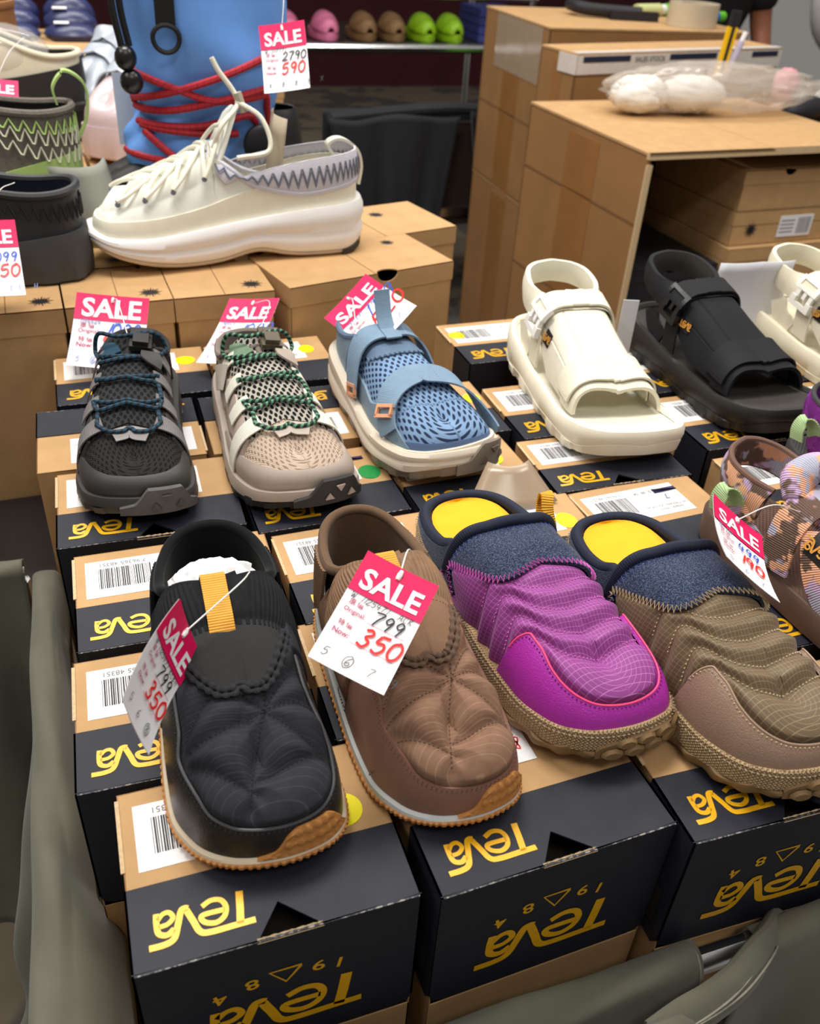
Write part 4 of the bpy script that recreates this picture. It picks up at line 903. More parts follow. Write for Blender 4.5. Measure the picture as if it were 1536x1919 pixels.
# ---------------------------------------------------------------- sale tags
PINK = mat('tag_pink', (232, 10, 92), .5, .02); TAGW = mat('tag_white', (244, 243, 246), .5, .02); TAGT = mat('tag_magenta_text', (178, 40, 92), .5, 0)
PENB = mat('pen_blue', (24, 86, 200), .4, 0); PENR = mat('pen_red_bright', (236, 44, 38), .4, 0); PENK = mat('pen_black', (40, 42, 48), .5, 0); PENG = mat('pen_greyblue', (120, 134, 184), .5, 0); NYL = mat('nylon_white', (240, 238, 236), .3, 0)
def sale_tag(label, C, X, Y, w, h, k, orig, now, sizes, code, om, nm, scratch=None, curl=.004, nh=.2, oh=.15, parent=None):
    C = CAM+(np.array(C)-CAM)*k; w, h = w*k, h*k
    X = np.array(X); X /= np.linalg.norm(X); Y = np.array(Y)-X*(np.array(Y)@X); Y /= np.linalg.norm(Y); Z = np.cross(X, Y)
    root = thing('sale_tag', label, 'price tag', group='magenta and white sale tags'); root.matrix_world = Matrix([[X[i], Y[i], Z[i], C[i]] for i in range(3)]+[[0, 0, 0, 1]])
    n, m_ = 9, 13
    def cv(x, y): return curl*((2*y/h)**2-.4)+.35*curl*(2*x/w)**2
    def sheet(x0, x1, y0, y1, z, nm_, mt):
        xs, ys = np.linspace(x0, x1, n), np.linspace(y0, y1, m_); A, B = np.meshgrid(xs, ys, indexing='ij'); g = G()
        g.grid(np.stack([A, B, cv(A, B)+z], -1)); g.grid(np.stack([A, B, cv(A, B)+z-.0005], -1), flip=True); return g.obj(nm_, mt, root, sharp=0)
    hy = h/2-h*.345
    sheet(-w/2, w/2, -h/2, h/2, 0, 'card', TAGW); hd = sheet(-w/2, w/2, hy, h/2, .0008, 'header', PINK)
    def fin(g, name, mt, z=.0012, par=None):
        V = np.concatenate(g.v); V[:, 2] = cv(V[:, 0], V[:, 1])+z; g.v = [V]; g.uv = [np.concatenate(g.uv)]; o = g.obj(name, mt, par or root, smooth=False); o['kind'] = 'stuff'; return o
    g = G(); q = text('SALE', w*.385, None, None, T3(0, hy+h*.05, 0), bold=.028, sx=1.0); g.add(np.concatenate(q.v), q.f); fin(g, 'sale_lettering', TAGW, .0013, hd)
    g = G()
    def tx(s_, sz, x, y, b=0, al='LEFT'):
        q = text(s_, sz, None, None, T3(x, y, 0), bold=b, align=al); g.add(np.concatenate(q.v), q.f)
    tx('\u539f \u50f9', w*.085, -w*.40, hy-h*.105, .01); tx('Original:', w*.085, -w*.42, hy-h*.175, .008)
    tx('\u7279 \u50f9', w*.085, -w*.40, hy-h*.295, .01); tx('Now:', w*.10, -w*.42, hy-h*.375, .014)
    stroke(g, [(-w*.08, hy-h*.19), (w*.42, hy-h*.19)], .0004); stroke(g, [(-w*.15, hy-h*.395), (w*.42, hy-h*.395)], .0004); fin(g, 'printed_text', TAGT)
    g = G(); hand(g, orig, -w*.06, hy-h*.185, h*oh*.8, w*.022); fin(g, 'handwriting', om)
    g = G(); x = hand(g, now, -w*.10, hy-h*.385, h*nh*.8, w*.036)
    if scratch: [stroke(g, [(-w*.08+j*.004, hy-h*.34), (-w*.02+j*.006, hy-h*.25)], w*.03) for j in range(4)]
    fin(g, 'handwriting', nm)
    g = G(); hand(g, code, -w*.42, hy-h*.055, h*.055, w*.008); hand(g, sizes, -w*.40, -h*.43, h*.075, w*.010, adv=1.6); fin(g, 'handwriting', PENK if om is PENK else PENG)
    g = G(); th = np.linspace(0, 2*pi, 13); g.grid(np.stack([np.stack([r*np.cos(th), h*.44+r*np.sin(th), np.full(13, .0016)], -1) for r in (.0012, .0026)], 0)); fin(g, 'eyelet_hole', PENK, .0015, hd)
    return root
def string(root, pts, rad=.0006, barb=True, m=None):
    """nylon tag pin in world coordinates"""
    inv = root.matrix_world.inverted(); P = np.array([inv @ Vector(p) for p in pts]); P = catmull(P, 8); g = G(); g.tube(P, rad, 6)
    if barb: g.tube([P[0]-[.0, .004, 0], P[0], P[0]+[0, .004, 0]], [.0016, .0026, .0016], 8)
    o = g.obj('tag_string', m or NYL, root); return o
def tp(root, x, y, z=.002): return root.matrix_world @ Vector((x, y, z))
tA = sale_tag('sale tag 799 reduced to 350 hanging turned sideways from the black quilted slip-on', [-.0297, .0622, .0474], [.1739, .0022, -.9848], [.4872, .8652, .1187], .0645, .1023, .85, '799', '350', '5 6 8o', 'W 1125471 BCBH', PENK, PENR)
tB = sale_tag('sale tag 799 reduced to 350 lying on the brown quilted slip-on', [.1399, .0496, .073], [.7599, -.5923, -.2679], [.6496, .6768, .3464], .066, .105, .87, '799', '350', '5 6o 7 9', 'W 1125471  ACR', PENK, PENR)
tC = sale_tag('sale tag 2790 reduced to 590 hanging from the blue boot', [.3013, 1.1249, .3192], [.9318, -.3186, .174], [.0633, .6147, .7862], .075, .112, .90, '2790', '590', 'X 8 8 8 X', 'W 1117771', PENK, PENR)
tD = sale_tag('sale tag 1099 behind the black lace-up sneaker', [-.0298, .7128, .0499], [.966, -.2497, -.0665], [.2843, .7496, .5977], .0948, .1081, 1.0, '1099', '520', '5 6o', '1134464  EORG', PENB, PENR, nh=.27, oh=.2)
tE = sale_tag('sale tag 1099 behind the taupe lace-up sneaker', [.1301, .6257, .0747], [.7814, -.5952, .1877], [.4971, .7861, .3674], .0748, .1186, 1.06, '1099', '520', 'X X 8 8', 'MM44', PENB, PENR, nh=.24, oh=.2)
tF = sale_tag('sale tag 1199 tilted behind the blue strap shoe', [.2864, .5629, .1126], [.7505, .1952, .6314], [-.2439, .9696, -.0205], .0796, .1229, 1.0, '1199', '520', '5 6 7', '1130310 GTA', PENB, PENR, scratch=1, nh=.25, oh=.22)
tG = sale_tag('sale tag 499 reduced to 190 hanging from the patterned knot sandal', [.4832, .0447, .086], [.7047, -.4097, -.5793], [.4389, .8985, -.0085], .0667, .1043, .95, '499', '190', '5 6 7', 'W 110', PENB, PENR)
tH = sale_tag('sale tag cut off by the left edge in front of the dark grey clog', [-.1564, .7504, .1441], [.9934, .0898, -.0708], [-.0193, .7423, .6698], .066, .105, 1.0, '1099', '550', '5 6 33 H', '1120', PENB, PENR)
tI = sale_tag('sale tag at the far left edge among the shoes behind', [-.1622, 1.385, .2083], [.9908, .0108, -.1348], [.051, .8934, .4465], .075, .11, .95, '1149', '590', '5 6', '1144', PENB, PENR)
def shoe_root(name, label, x, y, yaw, z=0, cat='shoe', group=None):
    r = thing(name, label, cat, (x, y, z+.0003), pi+yaw, group); return r
def rows_of(P): return P
# ---------------------------------------------------------------- quilted knit slip-ons (front row)
def slip_on(label, x, y, yaw, tint, L=.285, wk=1.0):
    nm, fab, lea, knit, gus, piping, loopc, mids, gum = tint
    FAB = mat(nm+'_fabric', fab, .95, .16, 90, ('ribv', 560, .12, .0003), ('linev', 300, piping[1], .07), spec=.12)
    LEA = mat(nm+'_leather', lea, .34 if nm == 'blackslip' else .48, .06, 50, ('leather', 620, .3, .0004), spec=.45)
    KNT = mat(nm+'_knit', knit, .95, .12, 200, ('ribu', 420, .3, .0004), spec=.1); GUS = mat(nm+'_gusset', gus, .9, .08, 300, ('weave', 800, .3, .0003), spec=.15)
    LIN = mat(nm+'_lining', tuple(int(c*.8) for c in knit), .98, .1, 300, ('noise', 900, .3, .0005), spec=.08, sheen=.1)
    GUM = mat('gum_rubber', gum, .5, .1, 60); MID = mat(nm+'_midsole', mids, .6, .05)
    STI = mat(nm+'_stitch', piping[0], .8, .1)
    r = shoe_root('slip_on_shoe', label, x, y, yaw)
    s = Shoe(r, L, wk, ridge=[(0, .19), (.14, .18), (.30, .145), (.385, .112), (.46, .111), (.55, .108), (.66, .096), (.76, .081), (.85, .062)],
             zb=[(0, .028), (.3, .023), (.6, .0145), (.8, .0140), (.92, .0175), (1, .0215)], yb=.12, yf=.85, p=(.34, .64), q=.9, ins=.003, hw=[0, .085, .142, .170, .183, .190, .202, .208, .183, .118, 0])
    sp = spring(.012, .74, L)
    # outsole with fine serrated edge, midsole stripe
    ser = lambda sv: .0035+.0006*np.sign(np.sin(sv*420))
    s.ring([(-.004, lambda y, sv: sp(y)), (ser, lambda y, sv: sp(y)+.0015), (lambda sv: .0038+.0005*np.sign(np.sin(sv*420)), lambda y, sv: sp(y)+.0042), (.0025, lambda y, sv: sp(y)+.0056), (0, lambda y, sv: sp(y)+.0058)], 'outsole', GUM, n=560)
    s.ring([(-.002, lambda y, sv: sp(y)+.0052), (.0026, lambda y, sv: sp(y)+.0056), (.0020, lambda y, sv: s.zb(y)-.003), (-.003, lambda y, sv: s.zb(y)+.001)], 'midsole', MID, n=160, cap_top=True, cap_bot=False)
    # wavy leather rand: high at the medial toe, steps down toward the middle
    rc = cr([-1, -.80, -.62, -.47, -.43, -.38, -.28, -.18, -.05, .08, .15, .20, .25, .29, .33, .42, .46, .58, 1], [.02, .02, .02, .05, .56, .56, .44, .36, .33, .33, .345, .40, .42, .43, .52, .56, .05, .02, .02])
    rca = lambda sv: rc(sv)
    s.band('leather_rand', LEA, -.47, .46, 0, rca, off=.0026, th=.0032, ns=240, nr=16)
    # quilt seams in plan units
    Q = [np.array(a)/1.0 for a in ([(-.21, .60), (-.13, .66), (-.04, .755)], [(-.04, .755), (-.08, .60)], [(-.21, .735), (-.04, .755), (.09, .79), (.19, .80)], [(-.04, .755), (.005, .86), (.03, .95)], [(.19, .80), (.005, .93)], [(-.04, .755), (-.16, .865)], [(-.16, .865), (.02, .90)], [(.19, .62), (.06, .66), (-.04, .755)], [(.19, .80), (.08, .70)])]
    Q = [catmull(q, 8) if len(q) > 2 else np.linspace(q[0], q[1], 9) for q in Q]
    gy = cr([-1, -.78, -.5, -.22, .0, .22, .5, .78, 1], [.52, .57, .635, .68, .69, .68, .635, .57, .52])
    def puff(SV, R, P):
        d = linedist(P[..., 0]/L, P[..., 1]/L, Q)*L; a = .0080*(1-np.exp(-(d/.0075)**1.2))-.0018
        edge = np.clip((R-rc(SV))/.10, 0, 1); x_, y_ = s.outline(SV, -s.ins); cy = (s.yb+(s.yf-s.yb)*y_/L)/L; q = np.sign(SV)*(1-R); qq = np.clip(q/.34, -1, 1)
        edge = edge*np.where(np.abs(q) < .36, np.clip((cy-gy(qq)-.005)/.03, 0, 1), 1); return a*edge**.6+.0004
    cw = 1-.30  # collar reaches back to y ~ .3
    rimz = lambda sv: None
    rz = cr([0, .05, .12, .22, .31, .37, .42], [.106, .104, .097, .091, .095, .106, .115])
    def rim(sv):
        x_, y_ = s.outline(sv, -s.ins); qy = s.yb+(s.yf-s.yb)*y_/L
        a = s.r_at(sv, rz(qy/L)); return np.where(qy/L > .372, 1., np.minimum(a, 1))
    drop = cr([0, .30, .48, .55, .62, .66, .75, 1], [.2, .2, .17, .16, .17, .19, .22, .24])
    kn = lambda sv: np.maximum(rim(sv)-np.interp(np.abs(sv), [0, .50, .56, .62, .72, .86, 1], [.0, .0, .10, .25, .28, .28, .3]), rc(sv)+.02)
    s.band('quilted_vamp', FAB, -1, 1, lambda sv: rc(sv)-.03, lambda sv: np.where(np.abs(sv) < .5, 1, kn(sv)+.02), ns=300, nr=64, disp=puff, closed=True, skirt0=False, skirt1=False)
    # knit collar with vertical ribs, heel part is smooth fleece
    rib = lambda SV, R, P: .0042+.0017*np.abs(np.sin(SV*150))+.004*np.sin(np.clip((R-kn(SV))/(rim(SV)-kn(SV)+1e-3), 0, 1)*pi)
    for a, b in ((-.78, -.545), (.545, .78)): pass
    cross = s.cross; w_ = lambda y: math.acos(1-2*y)/pi
    cross('knit_collar', KNT, .362, .530, -.72, .72, .003, lambda T, RH: .0011*np.abs(np.sin(RH*95))+.0055*np.sin(np.minimum(T*1.15, 1)*pi)**.6, ny=26, nx=460)
    for sg in (-1, 1):
        o = s.band('knit_collar', KNT, sg*.64, sg*.765, kn, rim, .003, ns=70, nr=14, disp=lambda SV, R, P: .001*np.abs(np.sin(SV*260))+.003)
    s.band('heel_panel', FAB, .74, 1.0, kn, rim, .003, ns=40, nr=14); s.band('heel_panel', FAB, -1.0, -.74, kn, rim, .003, ns=40, nr=14)
    # gusset: smooth V below the collar, with a braided border
    cross('tongue_gusset', GUS, .515, lambda q: float(gy(q/.34)), -.34, .34, .0036, ny=16, nx=60, th=.004)
    PB, NB = s.qy([(q*.34, float(gy(q))) for q in np.linspace(-.98, .98, 15)], 0, 6)
    BR = mat(nm+'_braid', tuple(int(c*.72) for c in fab), .95, .1, 100)
    g = G(); th_ = np.cumsum(np.r_[0, np.linalg.norm(np.diff(PB, axis=0), axis=1)])*900; B_ = np.cross(np.gradient(PB, axis=0), NB); B_ /= np.linalg.norm(B_, axis=1)[:, None]
    for o_ in (-.0022, .0022): g.tube(catmull(PB+NB*.0042+B_*(o_), 3), .0023+.0007*np.sin(np.linspace(0, th_[-1], (len(PB)-1)*3+1)), 8, flat=.6, nrm=np.array([0, 0, 1.]))
    g.obj('braided_edge', BR, r)
    # seams
    lines = [s.plan(q[::2] if len(q) > 4 else q, .0006, 5) for q in Q]; s.stitches(lines, STI, .0006, .0034, name='quilt_stitching')
    sv = np.linspace(-.97, .97, 260); P1 = s._S(sv, rc(sv)-.03); N1 = s.N(sv, rc(sv)-.03); P2 = s._S(sv, rc(sv)-.055)
    s.stitches([(P1+N1*.0024, N1), (P2+N1*.0024, N1)], mat(nm+'_leather_stitch', piping[2], .7, .1), .0007, .0036, name='rand_stitching')
    if nm == 'blackslip':
        g = G(); sp_ = np.linspace(-.462, .452, 120); g.tube(s._S(sp_, rc(sp_))+s.N(sp_, rc(sp_))*.0028, .0011, 6); g.obj('reflective_edge', mat('grey_edge', (84, 84, 87), .5, .1), r)
    # lining and footbed
    s.band('lining', LIN, -1, 1, .02, lambda sv: np.where(np.abs(sv) < .42, .93, np.minimum(rim(sv)+.012, 1)), off=-.0035, ns=120, nr=16, closed=True, skirt0=False, skirt1=False)
    sv = np.linspace(-1, 1, 161)
    msk = np.abs(sv) > .555; so = np.concatenate([sv[sv > .555], sv[sv < -.555]]); R = rim(so); g = G(); PP = s._S(so, R)+np.array([0, 0, .0012])
    g.tube(PP, .0045, 10); g.obj('heel_rim', LIN, r)
    s.insole('footbed', LIN, lambda y: .034-.012*(y/L), -.014)
    # raised soft heel tab
    # bumper at the toe: gum patch creeping up with woven lugs
    bt = cr([-.17, -.155, -.125, -.10, -.035, -.01, .02, .05], [.0, .04, .20, .27, .28, .22, .04, .0])
    s.band('toe_bumper', GUM, -.17, .05, 0, bt, off=.0052, th=.004, ns=60, nr=14, disp=lambda SV, R, P: .0006*np.sign(np.sin(SV*150+R*26))*np.sign(np.sin(SV*150-R*30)))
    x0 = np.linspace(-.17, .05, 30); P = s._S(x0, 0*x0); 
    PP = P+s.N(x0, 0*x0+.02)*.003; g = G(); X = np.stack([PP, PP*[1, 1, 0]+np.array([0, 0, 1])*(sp(PP[:, 1])[:, None]+.001)], 1); g.grid(X); g.obj('bumper_base', GUM, r)
    # pull tab
    yo = .46; c, n_ = s._S(np.array([1-w_((yo*L-s.yb)/(s.yf-s.yb))]), np.array([1.]))[0], np.array([0, .25, 1])
    LP = mat('tab_orange', loopc, .8, .1, 80, ('ribu', 480, .5, .0006)); dx = .004
    pts = catmull([(c[0]+dx, .565*L, c[2]-.002), (c[0]+dx, .52*L, c[2]+.0065), (c[0]+dx, .47*L, c[2]+.0105), (c[0]+dx, .42*L, c[2]+.014), (c[0]+dx, .385*L, c[2]+.0165), (c[0]+dx, .366*L, c[2]+.011), (c[0]+dx, .378*L, c[2]-.004)], 6)
    T = np.gradient(pts, axis=0); Nn = np.cross(T, [1, 0, 0]); Nn *= -1; Nn = np.where((Nn[:, 2:3] < -10), -Nn, -np.cross([1., 0, 0], T)*-1)
    g = G(); g.strip(pts, np.cross([1., 0, 0], T), .0185, .0016); g.obj('pull_tab', LP, r)
    return s, r, c
S1, R1, C1 = slip_on('black quilted slip-on with knit collar and orange pull tab, white tissue inside', .026, .184, -.01, ('blackslip', (50, 51, 56), (25, 25, 27), (33, 34, 36), (50, 50, 50), ((26, 26, 28), (62, 64, 69), (64, 64, 66)), (226, 160, 62), (226, 208, 180), (196, 134, 72)))
S2, R2, C2 = slip_on('brown quilted slip-on with tan pull tab, gum toe bumper, half hidden by its tag', .153, .176, .035, ('brownslip', (134, 103, 84), (140, 101, 86), (132, 104, 82), (132, 102, 80), ((86, 60, 46), (154, 122, 100), (96, 66, 52)), (226, 150, 92), (204, 208, 206), (196, 138, 78)), L=.283, wk=.91)
# crumpled tissue in the black shoe
g = G(); lump(g, (.004, .082, .092), (.036, .024, .022), 41, 36, 24, .35, 13); o = g.obj('tissue_paper', mat('tissue_white', (240, 240, 240), .8, .03), None, sharp=30); o.location = R1.location; o.rotation_euler = R1.rotation_euler; tag(o, 'crumpled white tissue paper stuffed in the black slip-on opening', 'paper')
# ---------------------------------------------------------------- quilted mules with wool collar
def mule(label, x, y, yaw, nm, rip, rip2, capc, stitchc, edge, L=.325, wk=1.0, loop=None):
    RIP = mat(nm+'_ripstop', rip, .55, .08, 40, ('weave', 900, .15, .0003), ('grid', 270, rip2, .055), spec=.35, sheen=.1)
    CAP = mat(nm+'_leather', capc, .36, .05, 40, ('leather', 420, .35, .0006), spec=.5)
    WOOL = mat('navy_wool', (37, 46, 68), .98, .35, 500, ('noise', 700, .6, .0012), ('speck', 900, (84, 94, 118), .12), spec=.08, sheen=.2)
    BIND = mat('navy_binding', (26, 32, 54), .75, .15, 200, ('ribu', 500, .3, .0004)); FLC = mat('navy_fleece', (34, 38, 50), .98, .25, 400, ('noise', 600, .5, .001), spec=.08, sheen=.3)
    FOX = mat('tan_weave', (196, 168, 128), .72, .12, 120, ('weave', 330, .8, .0011), ('grid', 330, (146, 118, 84), .12)); OUT = mat('brown_rubber', (134, 106, 70), .6, .12, 60)
    INS = mat('yellow_insole', (250, 182, 32), .85, .06, 60, ('noise', 500, .2, .0004)); STI = mat(nm+'_stitch', stitchc, .7, .1)
    r = shoe_root('mule_shoe', label, x, y, yaw)
    s = Shoe(r, L, wk, ridge=[(0, .20), (.14, .19), (.31, .13), (.385, .087), (.44, .0895), (.5, .094), (.6, .092), (.7, .085), (.78, .076), (.86, .062)],
             zb=[(0, .030), (.3, .026), (.6, .020), (.8, .020), (.92, .024), (1, .030)], yb=.10, yf=.85, p=(.33, .62), q=.9, ins=.003, hw=[0, .092, .145, .163, .165, .168, .175, .177, .162, .112, 0])
    sp = spring(.013, .72, L)
    lug = lambda a: (lambda sv: a+.0016*np.sin(sv*95)+.0008*np.sin(sv*41))
    s.ring([(-.006, lambda y, sv: sp(y)), (lug(.003), lambda y, sv: sp(y)+.002), (lug(.0055), lambda y, sv: sp(y)+.007), (lug(.005), lambda y, sv: sp(y)+.011+.0022*np.sin(sv*58)), (.002, lambda y, sv: sp(y)+.0125+.0022*np.sin(sv*58)), (-.001, lambda y, sv: sp(y)+.013)], 'outsole', OUT, n=360)
    s.ring([(-.001, lambda y, sv: sp(y)+.010), (.0045, lambda y, sv: sp(y)+.011), (.0048, lambda y, sv: s.zb(y)+.002), (.0036, lambda y, sv: s.zb(y)+.012), (.0020, lambda y, sv: s.zb(y)+.0135), (-.002, lambda y, sv: s.zb(y)+.0135)], 'woven_foxing', FOX, n=200, cap_top=True)
    g = G(); sv = np.linspace(-1, 1, 220)[:-1]
    for o, zz in ((.0052, .0095), (.0048, .0125)):
        xx, yy = s.outline(sv, o-.0012*(zz > .01)); s_ = np.stack([xx, yy, s.zb(yy)+zz], 1); Nn = np.stack([xx-s.cx(yy), (yy-L/2)*.3, 0*xx], 1); Nn /= np.linalg.norm(Nn, axis=1)[:, None]
        s.stitches([(s_, Nn)], mat('tan_thread', (214, 192, 160), .7, .1), .0009, .0042, name='foxing_stitching')
    f0 = .10
    rz = cr([0, .08, .14, .24, .32, .376, .42], [.045, .045, .047, .052, .062, .080, .088])
    def rim(sv):
        x_, y_ = s.outline(sv, -s.ins); qy = (s.yb+(s.yf-s.yb)*y_/L)/L; return np.where(qy > .378, 1., np.minimum(s.r_at(sv, rz(qy)), 1))
    # quilt seams across the foot in plan: lateral side steps back toward the heel
    SX = [cr([-1.1, -.8, -.5, -.2, .1, .36, .50, .62, .74, .86, 1.1], np.array([-.055, -.022, .0, .010, .012, .002, -.022, -.066, -.090, -.070, -.045])+y) for y in (.625, .695, .765, .835)]
    rc = cr([-.36, -.33, -.29, -.22, -.12, .0, .12, .22, .28, .31, .335, .36], [.10, .50, .56, .53, .50, .485, .50, .55, .62, .62, .50, .10])
    nav = cr([-1, -.86, -.74, -.66, -.5, -.2, .1, .3, .42, .52, .60, .68, .78, .9, 1], [.36, .36, .37, .50, .545, .56, .565, .545, .50, .44, .395, .375, .40, .43, .44])
    def puff(SV, R, P):
        x_, y_ = s.outline(SV, -s.ins); cy = (s.yb+(s.yf-s.yb)*y_/L)/L; q = np.sign(SV)*(1-R); d = np.full(R.shape, 9.); yp = P[..., 1]; xn = (P[..., 0]-s.cx(yp))/np.maximum(s.hw(np.arccos(np.clip(1-2*yp/L, -1, 1))/pi), .01)
        for f in SX: d = np.minimum(d, np.abs(yp/L-f(xn))*L*.85)
        k_ = np.where(np.abs(SV) < .36, np.clip((R-rc(SV)+.02)/.10, 0, 1), 1); k_ = k_*np.clip((.66-np.abs(SV))/.06, 0, 1)*np.where(np.abs(q) < .86, np.clip((cy-nav(q)+.008)/.035, 0, 1), 1); return (.0085*(1-np.exp(-(d/.0080)**1.4))-.001)*k_
    r0f = lambda sv: np.minimum(f0, rim(sv)*.4)
    s.band('quilted_upper', RIP, -1, 1, r0f, lambda sv: np.where(np.abs(sv) < .56, 1, np.maximum(rim(sv)*np.interp(np.abs(sv), [.56, .66, 1], [.97, .6, .45]), r0f(sv)+.004)), ns=320, nr=72, disp=puff, closed=True, skirt0=False, skirt1=False)
    s.cross('wool_collar', WOOL, .366, lambda q: float(nav(q)), -.86, .86, .0052, ny=24, nx=140, disp=lambda T, Q: .002*np.sin(np.clip(T, 0, 1)*pi)**.5)
    for sg in (-1, 1):
        s.band('wool_side', WOOL, sg*.60, sg*1.0, lambda sv: rim(sv)*.35, rim, .0062, ns=60, nr=12)
    PZ, NZ = s.qy([(q, float(nav(q))) for q in np.linspace(-.86, .86, 23)], .0075, 8); s.zigzag(PZ, NZ, STI, amp=.0065, step=.0022, rad=.00065, name='collar_zigzag')
    # binding round the opening
    a_ = np.linspace(.60, 1, 40); so = np.concatenate([a_, -a_[::-1]]); B1 = s._S(so, rim(so))
    PF, NF = s.qy([(q, .366) for q in np.linspace(.80, -.80, 17)], .004, 4)
    lp = np.concatenate([B1+np.array([0, 0, .001]), PF[::-1]]) if np.linalg.norm(B1[-1]-PF[-1]) < np.linalg.norm(B1[-1]-PF[0]) else np.concatenate([B1, PF])
    lp = catmull(lp[::3], 4, True)
    for _ in range(6): lp = (lp*.5+(np.roll(lp, 1, 0)+np.roll(lp, -1, 0))*.25)
    g = G(); g.tube(lp, .0056, 10, closed=True); g.obj('opening_binding', BIND, r)
    PB, NB = s.qy([(q, .385) for q in np.linspace(-.78, .78, 17)], .0068, 6); s.zigzag(PB, NB, mat('blue_thread', (62, 82, 150), .6, .1), amp=.008, step=.0026, rad=.0006, name='binding_stitch')
    # stitches on quilt seams, leather cap
    SL = []
    for f in SX:
        xn = np.linspace(-.82, .9, 19); yy = f(xn); xx = (s.cx(yy*L)+xn*s.hw(np.arccos(1-2*yy)/pi))/L; SL.append(s.plan(list(zip(xx, yy)), .0004, 4))
    s.stitches(SL, STI, .0007, .0037, name='quilt_stitching')
    rc = cr([-.36, -.33, -.29, -.22, -.12, .0, .12, .22, .28, .31, .335, .36], [.10, .50, .56, .53, .50, .485, .50, .55, .62, .62, .50, .10])
    s.band('toe_cap', CAP, -.36, .36, .06, rc, off=.0052, th=.004, ns=150, nr=18)
    sv = np.linspace(-.345, .345, 150); E_ = s._S(sv, rc(sv)); En = s.N(sv, rc(sv)); g = G(); g.tube(E_+En*.0052, .0009, 6); g.obj('cap_edge', mat(nm+'_edge', edge, .5, .05), r)
    R2 = np.maximum(rc(sv)-.035, .08); s.stitches([(s._S(sv, R2)+s.N(sv, R2)*.0054, s.N(sv, R2))], STI if nm != 'violet' else mat('violet_stitch2', (128, 20, 120), .6, .1), .0008, .0036, name='cap_stitching')
    # petal lugs climbing the toe
    k = 0
    for row, (zz, n0, n1, nn) in enumerate(((.0075, -.125, .045, 5), (.0165, -.105, .02, 4))):
        for t in np.linspace(n0, n1, nn):
            xx, yy = s.outline(np.array([t]), .0075-.001*row); x2, y2 = s.outline(np.array([t]), .02); nrm = np.array([(x2-xx)[0], (y2-yy)[0], 0]); nrm /= np.linalg.norm(nrm); tg = np.cross([0, 0, 1], nrm); c = np.array([xx[0], yy[0], sp(yy[0])+zz+.001]); g = G()
            th = np.arange(9)/9*2*pi; O = [c+tg*math.cos(a)*.0095+np.array([0, 0, 1])*math.sin(a)*.0052*(1.2 if math.sin(a) > 0 else .9) for a in th]; I = [c+(o-c)*.7+nrm*.0028 for o in O]
            V = np.array(O+I); g.add(V, [(i, (i+1) % 9, (i+1) % 9+9, i+9) for i in range(9)]+[tuple(range(9, 18))]); g.obj('toe_lug', OUT, r); k += 1
    bt = cr([-.155, -.14, -.10, -.03, .03, .07], [.0, .10, .17, .17, .10, .0])
    x0 = np.linspace(-.16, .075, 40); zt = .011+.012*np.clip(np.sin((x0+.16)/.235*pi), 0, 1)**.5; a1, b1 = s.outline(x0, .0068); g = G(); g.grid(np.stack([np.stack([a1, b1, sp(b1)+.004], 1), np.stack([a1, b1, sp(b1)+zt], 1), np.stack([*s.outline(x0, .003), sp(b1)+zt+.001], 1)], 1)); g.obj('toe_guard', OUT, r)
    # inside
    s.band('fleece_lining', FLC, -1, 1, .02, lambda sv: np.where(np.abs(sv) < .47, .95, np.minimum(rim(sv), 1)), off=-.0042, ns=120, nr=16, closed=True, skirt0=False, skirt1=False)
    s.insole('insole', INS, lambda y: s.zb(y)+.0185, -.010, dish=.003)
    if loop:
        LP = mat('loop_mustard', (222, 160, 42), .75, .12, 120, ('ribu', 420, .6, .0006)); (P0,), _ = s.qy([(-.52, .368), (-.52, .369)], .004, 1)[0][:1], 0
        g = G(); pts = catmull([P0+np.array(d_) for d_ in ((0, .004, -.012), (.002, .002, .006), (.003, -.006, .020), (0, -.016, .030), (-.002, -.026, .026), (-.001, -.026, .014), (.002, -.014, .002), (0, -.006, -.008))], 6)
        T = np.gradient(pts, axis=0); g.strip(pts, np.cross([1., 0.15, 0], T), .012, .002); g.obj('pull_loop', LP, r)
    return s, r
S3, R3 = mule('purple quilted mule with navy wool collar, yellow insole and mustard loop', .283, .243, .045, 'violet', (136, 58, 130), (190, 112, 184), (178, 46, 170), (206, 100, 186), (250, 80, 130), loop=1)
S4, R4 = mule('brown quilted mule with navy wool collar and yellow insole', .416, .170, .0, 'umber', (104, 86, 64), (150, 130, 100), (150, 122, 104), (196, 170, 132), (168, 140, 118))
